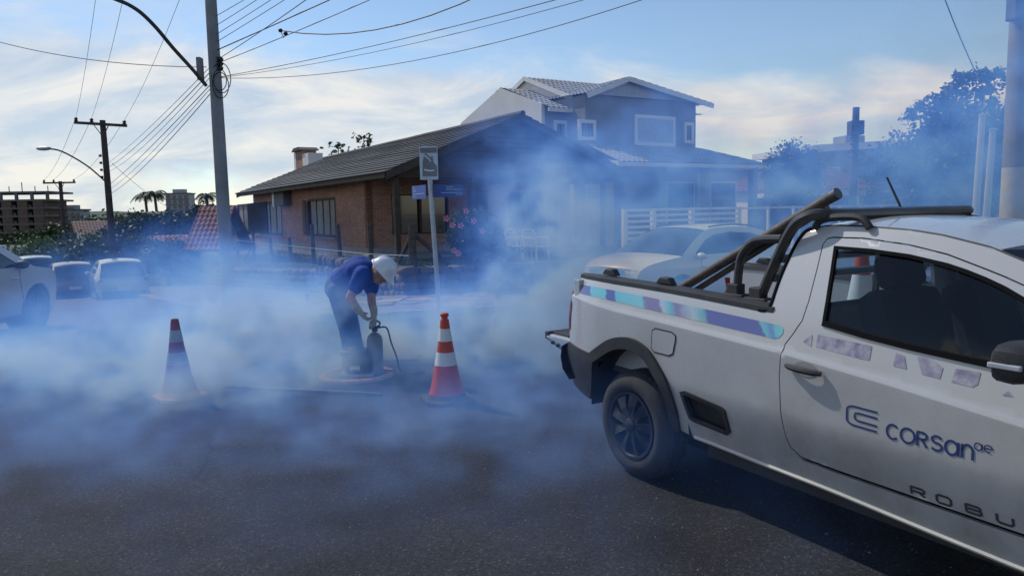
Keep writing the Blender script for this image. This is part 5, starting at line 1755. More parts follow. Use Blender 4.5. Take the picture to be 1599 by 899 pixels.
def make_car(name, label, loc, rotz, Lr, Wd, top, side_glass, cuts, paint, wheel_x, wr=.32, cat='car', zs=.22, belt=.95, group=None, emblem=False, rails=False, lampz=.72, spokes=7, mirm=None):
    """top: outline of the car seen from the side, rear to front; cuts: x of (tail glass foot, roof back, roof front, screen foot)"""
    t_ = thing(name, label, cat, loc, rotz, group)
    tp = smoothc(top, 4)
    hw0 = Wd / 2

    def hw(x, z):
        y = hw0
        y -= .16 * max(0, (.75 - x) / .75) ** 2.2 + .22 * max(0, (x - (Lr - .85)) / .85) ** 2.2
        if z > belt: y -= .40 * (z - belt)
        if z < .5: y -= .22 * (.5 - z)
        if .60 < z < belt: y += .012 * sin((z - .6) / (belt - .6) * pi)
        zt = max(p[1] for p in tp if abs(p[0] - x) < .25) if True else 9
        return y
    poly = [(wheel_x[0] - wr - .09, zs + .03), (.06, zs + .12)] if False else []
    outline = list(tp)
    bot = []
    for wx in (wheel_x[1], wheel_x[0]):
        bot += [(wx + wr + .07, zs)] + arc(wx, wr, wr + .06, -.08 * pi, 1.08 * pi, 14) + [(wx - wr - .07, zs)]
    sidepoly = outline + bot
    sd = []
    for sg in (-1, 1):
        mb = MB(); panel(mb, sidepoly, [side_glass], lambda x, z: (x, sg * hw(x, z), z), .09, .03, (0, -sg, 0))
        sd.append(mb.build('body_side', paint, t_, True, angle=50))
        mb = MB(); panel(mb, shrink(side_glass, -.012), [], lambda x, z: (x, sg * (hw(x, z) - .008), z), .12)
        mb.build('side_window', M_AGLASS, t_, True, fix=False)
        mid = (min(p[0] for p in side_glass) + max(p[0] for p in side_glass)) / 2
        zlo_ = min(p[1] for p in side_glass); zhi_ = max(p[1] for p in side_glass)
        mb = MB(); panel(mb, [(mid - .05, zlo_), (mid + .05, zlo_), (mid + .03, zhi_ + .01), (mid - .06, zhi_ + .01)], [], lambda x, z: (x, sg * (hw(x, z) + .004), z), .1)
        mb.build('door_pillar', M_BLACKPL, t_, fix=False)
        for hx in (mid - .12, mid + .85):
            mb = MB(); mb.tube([(hx - .09, sg * (hw(hx, belt - .12) + .015), belt - .12), (hx + .09, sg * (hw(hx, belt - .12) + .015), belt - .125)], .014, 6); mb.build('door_handle', paint, t_, True)
        for gx in (mid - .02, mid - .98, mid + 1.0):
            mb = MB(); mb.tube([(gx + .03 * sin(k), sg * (hw(gx, z) + .001), z) for k, z in enumerate([lerp(.32, belt - .01, i / 6) for i in range(7)])], .005, 4); mb.build('door_seam', M_BLACKPL, t_)
        mb = MB(); mb.ell((cuts[3] - .38, sg * (hw0 + .07), belt + .07), (.085, .10, .065), 12, 8); mb.build('mirror', mirm or paint, t_, True)
        mb = MB(); mb.tube([(wheel_x[0] + wr + .1, sg * (hw0 - .055), zs + .03), (wheel_x[1] - wr - .1, sg * (hw0 - .055), zs + .03)], .04, 6); mb.build('sill', M_BLACKPL, t_, True)
        for wx in wheel_x:
            mb = MB(); mb.lathe([(0, 0), (wr + .05, 0), (wr + .05, .26)], 24, (wx, sg * (hw0 - .32), wr), Matrix(((1, 0, 0), (0, 0, sg), (0, 1, 0))), cap=False); mb.build('wheel_well', M_BLACKPL, t_)
            wt = bpy.data.objects.new('wheel', None); COL.objects.link(wt); wt.parent = t_
            make_wheel('wheel', wt, (wx, sg * (hw0 - .015), wr), sg, wr, .2, wr * .66, spokes, M_CHROME if spokes == 10 else None)
    # the skin across the car, cut into panels
    names = [('rear_bumper', -1, .0, M_BLACKPL), ]
    segs = {}
    for i in range(len(tp) - 1):
        x = (tp[i][0] + tp[i + 1][0]) / 2; z = (tp[i][1] + tp[i + 1][1]) / 2
        if z < .52: k = 'bumper_lower'
        elif x < cuts[0]: k = 'tailgate'
        elif x < cuts[1]: k = 'rear_window'
        elif x < cuts[2]: k = 'roof'
        elif x < cuts[3]: k = 'windscreen'
        elif z > .80: k = 'hood'
        else: k = 'front_fascia'
        if k == 'bumper_lower': k = 'rear_bumper' if x < Lr / 2 else 'front_bumper'
        segs.setdefault(k, []).append(i)
    for k, idx in segs.items():
        rows = []
        for i in idx + [idx[-1] + 1]:
            x, z = tp[i]
            w = hw(x, z)
            nx = 1 if x > Lr / 2 else -1
            crown = .05 if k in ('roof', 'hood') else .03
            fwd = (.09 if k in ('front_fascia', 'front_bumper', 'windscreen', 'hood') else -.06 if k in ('tailgate', 'rear_window', 'rear_bumper') else 0)
            if k == 'hood': fwd *= sm(cuts[3] - .1, Lr, x)
            if k == 'roof': fwd = 0
            rows.append([(x + fwd * (1 - (t / 6) ** 2), w * t / 6, z + (crown * (1 - abs(t / 6) ** 2.2) if k in ('roof', 'hood', 'windscreen', 'rear_window') else 0)) for t in range(-6, 7)])
        mm = {'windscreen': M_AGLASS, 'rear_window': M_AGLASS, 'front_bumper': M_BLACKPL, 'rear_bumper': M_BLACKPL}.get(k, paint)
        loft(MB(), rows).build(k, mm, t_, True)
    # lamps, grille, plates
    fz = lampz
    for sg in (-1, 1):
        mb = MB(); mb.ell((Lr - .20, sg * (hw0 - .34), fz + .03), (.17, .20, .055)); mb.build('headlight', M_LAMP, t_, True)
        mb = MB(); mb.ell((.10, sg * (hw0 - .20), belt - .08), (.10, .12, .10)); mb.build('tail_lamp', M_REDLENS, t_, True)
        mb = MB(); mb.ell((Lr - .10, sg * (hw0 - .32), .42), (.09, .09, .06)); mb.build('fog_lamp', M_LAMP, t_, True)
    mb = MB(); mb.box((Lr + .045, 0, fz - .01), (.07, .86, .09)); gr_ = mb.build('grille', M_BLACKPL, t_, bevel=.01)
    mb = MB(); mb.box((Lr + .05, 0, fz + .05), (.07, 1.0, .014)); mb.build('chrome_strip', M_CHROME, gr_)
    mb = MB(); mb.box((Lr + .06, 0, .46), (.04, .40, .13)); mb.build('number_plate', mat('plate_white', (0.6, 0.6, 0.6), .5), t_)
    mb = MB(); mb.box((-.075, 0, .62), (.03, .40, .13)); mb.build('number_plate', mat('plate_white', (0.6, 0.6, 0.6), .5), t_)
    if emblem:
        mb = MB(); Mx = Matrix(((0, 0, 1), (0, 1, 0), (1, 0, 0)))
        mb.lathe([(.052, 0), (.062, 0), (.062, .012), (.052, .012), (.052, 0)], 20, (Lr + .085, 0, fz), Mx, cap=False)
        for sg in (-1, 1):
            mb.bar((Lr + .09, sg * .022, fz + .04), (Lr + .09, sg * .006, fz - .004), .008); mb.bar((Lr + .09, sg * .040, fz + .03), (Lr + .09, sg * .018, fz - .045), .008); mb.bar((Lr + .09, sg * .018, fz - .045), (Lr + .09, 0, fz - .012), .008)
        mb.build('round_badge', M_CHROME, t_)
    if rails:
        for sg in (-1, 1):
            mb = MB(); mb.tube([(x, sg * (hw(x, 1.45) - .03), interp([(p[0], p[1]) for p in tp], x) + .035) for x in [cuts[1] + .15 + i * .12 for i in range(int((cuts[2] - cuts[1]) / .12))]], .017, 6); mb.build('roof_rail', M_BLACKPL, t_, True)
    mb = MB(); mb.bx(wheel_x[0] + wr + .12, wheel_x[1] - wr - .12, -.6, .6, .18, .26); mb.build('underbody', M_BLACKPL, t_)
    mb = MB(); mb.bx(.3, Lr - .5, -hw0 + .38, hw0 - .38, .24, .40); mb.build('floor_pan', M_BLACKPL, t_)
    return t_


SUV_TOP = [(.30, .24), (.06, .34), (0.0, .55), (.02, .80), (.10, 1.0), (.25, 1.10), (.55, 1.27), (.95, 1.42), (1.5, 1.495), (2.1, 1.50), (2.55, 1.455), (2.95, 1.27), (3.28, 1.07), (3.36, 1.025), (3.7, .985), (4.0, .925), (4.17, .84), (4.24, .72), (4.27, .55), (4.24, .34), (4.05, .22)]
SUV_GL = [(.80, 1.09), (.98, 1.28), (1.30, 1.375), (1.9, 1.405), (2.35, 1.375), (2.62, 1.29), (2.98, 1.06), (2.9, 1.035), (1.8, 1.04)]
lg = at(944, 418, 12.9)
SUVH = atan2(-sin(SA) - .06, -cos(SA))
suvf = Vector((cos(SUVH), sin(SUVH), 0))
sp_ = Vector((lg.x, lg.y, 0)) - suvf * 4.36
make_car('parked_car', 'silver compact crossover with roof rails parked before the white slat fence', (sp_.x, sp_.y, G(sp_.dot(VV), 9) + .0), SUVH, 4.27, 1.76, SUV_TOP, SUV_GL, (.25, .95, 2.5, 3.33), car_paint('silver_paint', (0.80, 0.80, 0.80)), (.80, 3.37), .335, emblem=True, rails=True, lampz=.775, spokes=7)

SED_TOP = [(.30, .22), (.05, .36), (0, .6), (.04, .86), (.20, .95), (.60, 1.0), (1.05, 1.28), (1.45, 1.44), (2.0, 1.48), (2.5, 1.43), (2.95, 1.22), (3.28, 1.0), (3.4, .96), (3.8, .90), (4.1, .80), (4.22, .66), (4.25, .45), (4.2, .26), (4.0, .2)]
SED_GL = [(.95, 1.02), (1.2, 1.25), (1.5, 1.36), (2.0, 1.40), (2.4, 1.36), (2.7, 1.22), (3.0, 1.02), (2.9, .985), (1.8, .985)]
wp = gz(64, 512, -.04)
wh = radians(92)
wf = Vector((cos(wh), sin(wh), 0)); wrt = Vector((sin(wh), -cos(wh), 0))
o_ = Vector((wp.x, wp.y, 0)) - wf * 3.38 - wrt * .86
make_car('parked_car', 'white sedan with black mirror and large dark wheel entering from the smoke edge', (o_.x, o_.y, -.05), wh, 4.25, 1.74, SED_TOP, SED_GL, (.62, 1.4, 2.4, 3.3), car_paint('white_car_paint', (0.62, 0.63, 0.64)), (.72, 3.38), .325, spokes=9, mirm=M_BLACKPL)
HAT_TOP = [(.25, .24), (.04, .34), (0, .6), (.02, .88), (.08, 1.0), (.25, 1.30), (.45, 1.45), (.9, 1.51), (1.6, 1.52), (2.1, 1.47), (2.55, 1.25), (2.9, 1.05), (3.0, 1.0), (3.4, .94), (3.7, .84), (3.84, .68), (3.86, .45), (3.8, .28), (3.6, .22)]
HAT_GL = [(.45, 1.05), (.55, 1.3), (.9, 1.40), (1.6, 1.43), (2.0, 1.38), (2.3, 1.25), (2.6, 1.05), (2.5, 1.02), (1.5, 1.02)]
def place_hatch(px, py, D, label, paint, hd, rails=False):
    p = at(px, py, D)
    v, u = p.dot(VV), p.dot(UU)
    return make_car('parked_car', label, (p.x, p.y, p.z), hd, 3.86, 1.68, HAT_TOP, HAT_GL, (.09, .46, 2.0, 2.95), paint, (.62, 3.1), .30, spokes=7)
UHD = atan2(cos(SA), -sin(SA))
place_hatch(196, 478, 25, 'pale hatchback with its tail to the smoke on the falling side street', car_paint('pale_silver_paint', (0.34, 0.36, 0.39), .2), UHD + .02)
place_hatch(120, 474, 28.5, 'dark red hatchback parked next to the pale hatchback', car_paint('dark_red_paint', (0.09, 0.03, 0.035)), UHD + .06)
place_hatch(62, 455, 33, 'silver hatchback parked under the green bush on the side street', car_paint('grey_car_paint', (0.30, 0.31, 0.33), .3), UHD + .1)

# ================================================================== SIGN POST
sb = gz(686, 484, .12)
SGL = at(668, 233, sb.y)
sp0, sp1 = Vector((sb.x, sb.y, .10)), Vector((SGL.x, SGL.y, SGL.z))
M_GALV = mat('galvanised_steel', (0.36, 0.38, 0.40), .45, .6, scale=9, col2=(0.48, 0.50, 0.52))
M_SIGNB = mat('street_sign_blue', (0.018, 0.05, 0.22), .4, scale=6, col2=(0.022, 0.06, 0.25))
M_SIGNW = mat('sign_white', (0.72, 0.73, 0.75), .5, scale=9)
sg_ = thing('street_sign', 'leaning grey post with two blue street name plates and a faded picture panel', 'sign', sp0)
ld_ = (sp1 - sp0)
mb = MB(); mb.tube([(0, 0, 0), ld_ * .5, ld_], .036, 12); mb.build('post', M_GALV, sg_, True)
def on_post(z): return ld_ * ((z - .10) / ld_.z)
zc0, zc1 = at(690, 308, sb.y).z, at(690, 288, sb.y).z
def plate(name, cc, ax, w, z0, z1, nrm, m, th=.012):
    mb = MB(); ax = ax.normalized()
    R_ = Matrix((ax, nrm.normalized(), Vector((0, 0, 1)))).transposed()
    mb.box(cc + Vector((0, 0, (z0 + z1) / 2)), (w, th, z1 - z0), R_); return mb.build(name, m, sg_)
pz = on_post((zc0 + zc1) / 2 + .0); cpt = Vector((pz.x, pz.y, -.10))
pa_ = plate('avenue_plate', cpt + VV * .275 - UU * .05, VV, .50, zc0, zc1, UU, M_SIGNB)
fz_ = lambda a, b: tuple(cpt - UU * .0585 + VV * (.03 + a) + Vector((0, 0, zc0 + b)))
mb = MB(); text_mesh('Avenida', .036, fz_, mb, .20, .145); mb.build('street_lettering', M_SIGNW, pa_, fix=False)
mb = MB(); text_mesh('Arthuro Zanardi', .038, fz_, mb, .20, .108); mb.build('street_lettering', M_SIGNW, pa_, fix=False)
mb = MB(); stroke(mb, [(.11, .068), (.30, .070), (.48, .071)], .007, fz_); mb.build('rule_line', M_SIGNW, pa_, fix=False)
mb = MB(); text_mesh('95560-000', .026, fz_, mb, .36, .036); mb.build('postcode', M_SIGNW, pa_, fix=False)
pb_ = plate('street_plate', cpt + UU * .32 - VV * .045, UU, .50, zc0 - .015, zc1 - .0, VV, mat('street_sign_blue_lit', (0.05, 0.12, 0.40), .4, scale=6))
gz2 = lambda a, b: tuple(cpt - VV * .0535 + UU * (.56 - a) + Vector((0, 0, zc0 + b)))
mb = MB(); text_mesh('Rua', .04, gz2, mb, .03, .15); mb.build('street_lettering', M_SIGNW, pb_, fix=False)
mb = MB(); text_mesh('Ipor\u00e3', .05, gz2, mb, .03, .10); mb.build('street_lettering', M_SIGNW, pb_, fix=False)
mb = MB(); stroke(mb, [(.03, .06), (.25, .064), (.44, .066)], .007, gz2); mb.build('rule_line', M_SIGNW, pb_, fix=False)
mb = MB(); text_mesh('95560', .03, gz2, mb, .03, .012); mb.build('postcode', M_SIGNW, pb_, fix=False)
zt0, zt1 = at(670, 281, sb.y).z, at(670, 229, sb.y).z
pt = on_post((zt0 + zt1) / 2); cpt2 = Vector((pt.x, pt.y, -.10))
cn = Vector((.995, .1, 0)).normalized(); cnn = Vector((-cn.y, cn.x, 0))
pc_ = plate('picture_panel', cpt2 - cnn * .05, cn, .27, zt0, zt1, cnn, mat('faded_panel', (0.48, 0.50, 0.54), .35, scale=11, col2=(0.62, 0.64, 0.68)))
f3 = lambda a, b: tuple(cpt2 - cnn * .0585 + cn * a + Vector((0, 0, zt0 + b)))
hh_ = zt1 - zt0
M_PIC = mat('faded_print', (0.13, 0.13, 0.13), .5, scale=40, col2=(0.24, 0.23, 0.22))
mb = MB(); panel(mb, [(-.125, hh_ * .80), (.125, hh_ * .80), (.125, hh_ * .96), (-.125, hh_ * .95)], [], f3, .1); mb.build('heading_band', M_PIC, pc_, fix=False)
mb = MB(); panel(mb, [(-.10, .05), (.12, .05), (.12, .20), (.07, .26), (.06, .36), (.03, .33), (-.05, .40), (-.09, .28)], [], f3, .08); mb.build('printed_picture', M_PIC, pc_, fix=False)
mb = MB(); stroke(mb, [(-.06, .36), (0, .31), (.03, .27)], .016, lambda a, b: tuple(Vector(f3(a, b)) - cnn * .001)); stroke(mb, [(-.07, .15), (.02, .13), (.08, .14)], .02, lambda a, b: tuple(Vector(f3(a, b)) - cnn * .001)); mb.build('picture_highlight', M_SIGNW, pc_, fix=False)

# ================================================================== FENCE POSTS on the corner lot
M_POST = mat('weathered_post', (0.055, 0.047, 0.042), .9, scale=12, bump=.3, col2=(0.11, 0.095, 0.085))
post_data = [(373, 423, 378), (398, 425, 352), (425, 425, 372), (455, 427, 371), (490, 413, 350), (531, 410, 350), (580, 420, 350)]
names_ = ['farthest down the slope', 'holding the dark board', 'first uphill of the dark board', 'second uphill of the dark board', 'third uphill of the dark board', 'behind the bending worker', 'next to the braced corner post']
for (px_, pb_y, pt_y), nm in zip(post_data, names_):
    u_, z_ = pv(px_, pb_y, 6.12)
    u2, z2 = pv(px_, pt_y, 6.12)
    zb = LZ(6.12, u_) - .1
    mb = MB(); mb.tube([S(6.12, u_, zb), S(6.12, u_, (zb + z2) / 2) + Vector((.005, 0, 0)), S(6.12 + rnd.uniform(-.02, .02), u_, z2)], [.062, .06, .055], 7)
    single(mb, 'fence_post', M_POST, 'dark wooden fence post on the lot edge, ' + nm, 'post', 'old fence posts on the corner lot')
cp = S(6.15, 13.75)
cpz = at(633, 350, cp.y).z
mb = MB(); mb.tube([(cp.x, cp.y, LZ(6.15, 13.75) - .2), (cp.x, cp.y, cpz)], [.085, .078], 9)
single(mb, 'fence_post', M_POST, 'thick braced wooden corner post above the stone wall', 'post', 'old fence posts on the corner lot')
mb = MB(); q = S(6.15, 14.9, LZ(6.15, 14.9) - .05); mb.tube([q, Vector((cp.x, cp.y, cpz - .22))], .045, 7)
single(mb, 'brace', M_POST, 'slanting wooden brace leaning on the corner post along the side street', 'brace')
mb = MB(); q = S(7.35, 13.78, LZ(7.35, 13.8) - .05); mb.tube([q, Vector((cp.x, cp.y, cpz - .16))], .045, 7)
single(mb, 'brace', M_POST, 'slanting wooden brace leaning on the corner post along the front wall', 'brace')
u_, z_ = pv(398, 425, 6.12)
mb = MB(); q = pv(381, 408, 6.12); mb.tube([S(6.12, q[0], LZ(6.12, q[0]) - .05), S(6.12, u_, .62)], .045, 7)
single(mb, 'brace', M_POST, 'slanting wooden brace under the dark board', 'brace')
u0, z0 = pv(424, 364, 6.10); u1, z1 = pv(391, 318, 6.10)
mb = MB(); mb.prism([S(5.98, u0, z0), S(5.98, u1, z0 + .02), S(5.98, u1, z1), S(5.98, u0, z1 + .02)], VV * .04)
single(mb, 'dark_board', mat('dark_board', (0.010, 0.012, 0.018), 1.0, spec=.05), 'dark rectangular board fixed high on a fence post before the brick house window', 'board')
# wire strung between the posts
mb = MB()
pts = [S(6.05, pv(p[0], p[1], 6.12)[0], LZ(6.1, 20) + .45) for p in post_data] + [Vector((cp.x - .05, cp.y, .75))]
mb.tube(pts, .004, 4); single(mb, 'fence_wire', M_GALV, 'thin wire strung along the old wooden fence posts', 'wire')

# ================================================================== POLES AND WIRES
M_CPOLE = mat('concrete_pole', (0.20, 0.205, 0.21), .9, scale=3, bump=.25, bscale=30, col2=(0.30, 0.30, 0.30))
M_WPOLE = mat('timber_pole', (0.045, 0.038, 0.034), .9, scale=4, bump=.25, col2=(0.085, 0.072, 0.064))
M_WIRE = mat('black_cable', (0.012, 0.012, 0.013), .6, scale=20)
M_INSUL = mat('insulator', (0.05, 0.035, 0.03), .3, scale=20)


def insulator(t_, p, ax=Vector((0, 0, 1)), s=1.0):
    Rm = ax.to_track_quat('Z', 'Y').to_matrix()
    mb = MB(); mb.lathe([(.02 * s, 0), (.06 * s, .02 * s), (.03 * s, .05 * s), (.055 * s, .07 * s), (.025 * s, .11 * s), (.0, .12 * s)], 10, p, Rm); mb.build('insulator', M_INSUL, t_, True)


P1 = gz(358, 480, G(2.6, 13.8) + .10)
p1 = Vector((P1.x, P1.y, G(2.6, 13.8)))
t1 = thing('utility_pole', 'tall concrete utility pole with curved street lamp arm at the pavement corner', 'pole', p1)
mb = MB(); mb.tube([(0, 0, -.1), (0, 0, 3), (0, 0, 6), (0, 0, 9.4)], [.118, .105, .090, .075], 14); mb.build('shaft', M_CPOLE, t1, True)
za = at(322, 130, p1.y).z - p1.z
apx = [(322, 134), (300, 108), (270, 75), (245, 45), (222, 22), (203, 9), (185, 1)]
arm = []
for i, (x_, y_) in enumerate(apx):
    q = at(x_, y_, p1.y - .25 * i) - p1; arm.append(q)
arm += [arm[-1] + (arm[-1] - arm[-2]) * 1.2 - Vector((0, 0, .02)), arm[-1] + (arm[-1] - arm[-2]) * 2.4 - Vector((0, 0, .10))]
mb = MB(); mb.tube(smoothc(arm, 4), .030, 8); la = mb.build('lamp_arm', M_WPOLE, t1, True)
e_ = arm[-1]; mb = MB(); mb.ell(e_ + (arm[-1] - arm[-2]).normalized() * .25, (.32, .12, .07)); mb.build('lamp_head', M_GALV, la, True)
mb = MB(); q = at(319, 108, p1.y) - p1; mb.box(q + Vector((-.07, 0, 0)), (.08, .14, .38)); mb.build('junction_box', M_CPOLE, t1, bevel=.015)
for y_ in (93, 100, 107):
    q = at(339, y_, p1.y - .05) - p1; insulator(t1, q, Vector((1, 0, 0)), .9)
# coils of spare cable on the pole
for k, (y_, r_) in enumerate(((122, .14), (130, .17), (118, .20))):
    q = at(346, y_, p1.y - .15) - p1
    mb = MB(); mb.tube([q + Vector((r_ * .8 * sin(t * pi / 9) - .03, .03 * k, r_ * 1.25 * cos(t * pi / 9) - .03)) for t in range(19)], .008, 5); mb.build('cable_coil', M_WIRE, t1, True)
# top cross arm, out of frame
mb = MB(); mb.bar(Vector((0, 0, 9.0)) - VV * 1.1, Vector((0, 0, 9.0)) + VV * 1.1, .09, .11); mb.build('cross_arm', M_WPOLE, t1)


def far_pole(px, pytop, pybase, D, arm_px, label, r=.13, lamp=None, lean=0.0, z0=None):
    b = at(px[1], pybase, D); tp_ = at(px[0], pytop, D)
    zb = G(b.dot(VV), b.dot(UU)) - .1 if z0 is None else z0
    t_ = thing('utility_pole', label, 'pole', (b.x, b.y, zb))
    k = (tp_ - b) / (tp_.z - b.z)
    foot = Vector((0, 0, 0)); top_ = k * (tp_.z - zb) - k * (b.z - zb) * 0 - (k * (b.z - zb)) * 0
    off = Vector((b.x, b.y, zb)) - b
    top_ = tp_ - Vector((b.x, b.y, zb))
    mb = MB(); mb.tube([foot, top_ * .5, top_], [r, r * .9, r * .75], 10); mb.build('shaft', M_WPOLE, t_, True)
    ends = []
    if arm_px:
        a0 = at(arm_px[0], arm_px[2], D) - Vector((b.x, b.y, zb)); a1 = at(arm_px[1], arm_px[3], D) - Vector((b.x, b.y, zb))
        mb = MB(); mb.bar(a0 - Vector((0, .12, 0)), a1 - Vector((0, .12, 0)), .10, .12); mb.build('cross_arm', M_WPOLE, t_)
        for f_ in (.03, .33, .96):
            q = a0.lerp(a1, f_) + Vector((0, -.12, .06)); insulator(t_, q, Vector((0, 0, 1)), 1.6); ends.append(Vector((b.x, b.y, zb)) + q + Vector((0, 0, .18)))
        for f_ in (.36, .64):
            mb = MB(); mb.bar(a0.lerp(a1, f_) - Vector((0, .1, .05)), top_ - Vector((0, .05, .75)), .03, .03); mb.build('arm_brace', M_WPOLE, t_)
    for f_ in (.80, .76, .72, .68):
        insulator(t_, top_ * f_ + Vector((-.12, -.1, 0)), Vector((-1, 0, 0)), 1.1)
    if lamp:
        pts = [at(x_, y_, D - .4 * i) - Vector((b.x, b.y, zb)) for i, (x_, y_) in enumerate(lamp)]
        mb = MB(); mb.tube(smoothc(pts, 4), .035, 7); la_ = mb.build('lamp_arm', M_WPOLE, t_, True)
        mb = MB(); mb.ell(pts[-1] + Vector((-.1, 0, 0)), (.34, .14, .09)); mb.build('lamp_head', M_GALV, la_, True)
    return t_, ends


t2, e2 = far_pole((160, 180), 188, 430, 34, (119, 200, 192, 197), 'dark timber pole with cross arm and long street lamp down the side street', .16, [(164, 283), (140, 262), (115, 246), (92, 235), (72, 232)])
t3, e3 = far_pole((94, 103), 283, 400, 56, (69, 119, 286, 285), 'distant timber pole with cross arm beyond the pole with the street lamp', .17)
far_pole((1337, 1330), 168, 330, 30, None, 'concrete pole with insulators rising over the carport', .17, None)
tq = [o for o in bpy.data.objects if o.name.startswith('utility_pole')][-1]
q = at(1336, 200, 30) - tq.location
mb = MB(); mb.box(q, (.52, .45, .55)); mb.build('transformer_collar', M_WPOLE, tq, bevel=.03)
# pale service posts on the right
for px_, lab in ((1523, 'slim pale service post left of its twin under the big tree'), (1540, 'slim pale service post right of its twin under the big tree')):
    b = at(px_, 345, 15); tp_ = at(px_ + 5, 182 if px_ == 1523 else 205, 15)
    tt = thing('service_post', lab, 'post', (b.x, b.y, G(b.dot(VV), b.dot(UU)) - .05))
    h_ = tp_.z - tt.location.z
    mb = MB(); mb.tube([(0, 0, 0), (0, 0, h_ * .5), (.05, 0, h_)], [.075, .07, .06], 10); mb.build('shaft', mat('pale_post_paint', (0.5, 0.5, 0.5), .6), tt, True)
    mb = MB(); mb.lathe([(.07, 0), (.075, .04), (.0, .08)], 10, (.05, 0, h_)); mb.build('cap', M_GALV, tt, True)
# big near pole on the right edge
b = at(1586, 345, 9.0)
rp_ = Vector((b.x, b.y, -.1))
t5 = thing('utility_pole', 'thick concrete pole beyond the truck roof with a pale painted band', 'pole', rp_)
mb = MB(); mb.tube([(0, 0, 0), (.01, 0, 2.1)], [.185, .18], 16); mb.build('painted_base', mat('pale_pole_paint', (0.42, 0.42, 0.41), .8, col2=(0.55, 0.54, 0.52)), t5, True)
mb = MB(); mb.tube([(.01, 0, 2.1), (.0, 0, 5), (.0, 0, 10)], [.178, .165, .14], 16); mb.build('shaft', M_CPOLE, t5, True)
mb = MB(); mb.box((-.17, -.1, at(1566, 8, 8.9).z + .1), (.16, .18, .35)); mb.build('meter_box', M_WPOLE, t5, bevel=.01)


def cable(p, q, sag, label, r=.012, grp=None, n=22):
    p, q = Vector(p), Vector(q)
    pts = []
    for i in range(n + 1):
        t = i / n
        pts.append(p.lerp(q, t) - Vector((0, 0, sag * 4 * t * (1 - t))))
    mb = MB(); mb.tube(pts, r * .72, 5)
    return single(mb, 'overhead_cable', M_WIRE, label, 'cable', grp, True, fix=False)


def at1(y_, dx=0): return at(332 + dx, y_, p1.y)
# main pole to the timber pole: high lines from the cross arms
hi = [Vector((p1.x, p1.y, p1.z + 9.1)) + VV * s_ for s_ in (-1.0, -.35, 1.0)]
for k, (a, b) in enumerate(zip(hi, e2)):
    cable(a, b, .5, 'high thin power line running from the tall pole to the lamp-bearing timber pole', .009, 'high power lines to the timber pole')
for a, b in zip(e2, e3): cable(a, b, .4, 'distant power line between the two timber poles', .012, 'distant power lines')
# low bundle between the poles
tb2 = [at(168, y_, 33.9) for y_ in (255, 262, 269, 290, 298, 305)]
for k, (y_, b) in enumerate(zip((104, 112, 120, 132, 138, 146), tb2)):
    cable(at1(y_, -3), b, .10 + .05 * (k % 3), 'dark telephone cable of the bundle dropping from the tall pole to the timber pole', .008 + .003 * (k % 2), 'telephone cables to the timber pole')
# lines from the tall pole overhead, level wires heading out over the crossing
def level_run(q, px, py, drop=0.0, mult=3.0):
    """end of a wire that leaves q at its height and passes the given direction"""
    d = ray(px, py); k = (q.z - drop - CAM.z) / d.z
    return q + (CAM + d * k - q) * mult


LAB5 = ['topmost thin power line fanning out from the tall pole over the crossing', 'second thin power line below the topmost one on the tall pole', 'third thin power line of the fan on the tall pole', 'fourth thin power line just above the thick cable on the tall pole', 'thickest black cable slanting up from the tall pole over the crossing']
for k, (y_, tx) in enumerate(((25, 378), (40, 398), (54, 420), (66, 441), (79, 510))):
    q = at1(y_, 6); cable(q, level_run(q, tx, 0), .02, LAB5[k], .007 if k < 4 else .012, 'lines overhead from the tall pole', 40)
for y_, tx, lab in ((93, 461, 'short sagging cable leaving the upper insulator of the tall pole'), (99, 550, 'longer sagging cable leaving the lower insulator of the tall pole')):
    q = at1(y_, 8); cable(q, level_run(q, tx, 0), .10, lab, .008, 'sagging cables overhead from the tall pole', 40)
# service drops to the right
for (y_, end, r_, sg2, lab) in ((120, 868, .008, .22, 'taut service line from the tall pole up over the brick house'), (121, 912, .006, .40, 'faint middle service line between the taut and the long service lines'), (122, 1003, .007, 1.0, 'long sagging service line from the tall pole over the two-storey house')):
    q = at1(y_, 14); cable(q, level_run(q, end, 0, mult=2.0) + Vector((0, 0, 2 * sg2)), sg2, lab, r_, n=40)
j_ = at(438, 48, 8.5); e = at(735, 0, 7.0)
cable(j_, j_ + (e - j_) * 3.0 + Vector((0, 0, 2.67 * 1.3)), 1.3, 'drooping black cable branching from the splice above the street', .009)
mb = MB(); mb.ell(j_, (.026, .02, .022)); mb.ell(at(446, 53, 8.5), (.026, .02, .022)); mb.tube([j_, j_ + Vector((.03, 0, -.08)), at(446, 53, 8.5)], .005, 5)
single(mb, 'cable_splice', M_WIRE, 'black cable splice hanging in the air right of the tall pole', 'splice', smooth=True)
cable(at(-30, 58, 16), at1(105, -10), .15, 'thin cable crossing the sky to the tall pole from the left', .010)
cable(at(175, 255, 33.5), at(290, 340, 40), .2, 'thin cable falling from the timber pole to the red roof', .012)
cable(at(1470, -15, 8.6), at(1535, 135, 12), .05, 'dark drop cable coming down in front of the big tree', .009)

# ================================================================== CONES
M_CORED = mat('cone_red', (0.50, 0.055, 0.03), .55, scale=6, bump=.08, col2=(0.60, 0.085, 0.045))
M_COWHT = mat('cone_white_band', (0.66, 0.66, 0.66), .5, scale=9, col2=(0.76, 0.76, 0.76))
M_COBASE = mat('cone_rubber_base', (0.03, 0.03, 0.032), .85, scale=7, col2=(0.07, 0.07, 0.07))
M_CODUL = mat('cone_dull_red', (0.20, 0.035, 0.04), .7, scale=6, col2=(0.28, 0.06, 0.055))
M_COTAN = mat('cone_faded_base', (0.42, 0.22, 0.16), .8, scale=6, col2=(0.50, 0.30, 0.22))


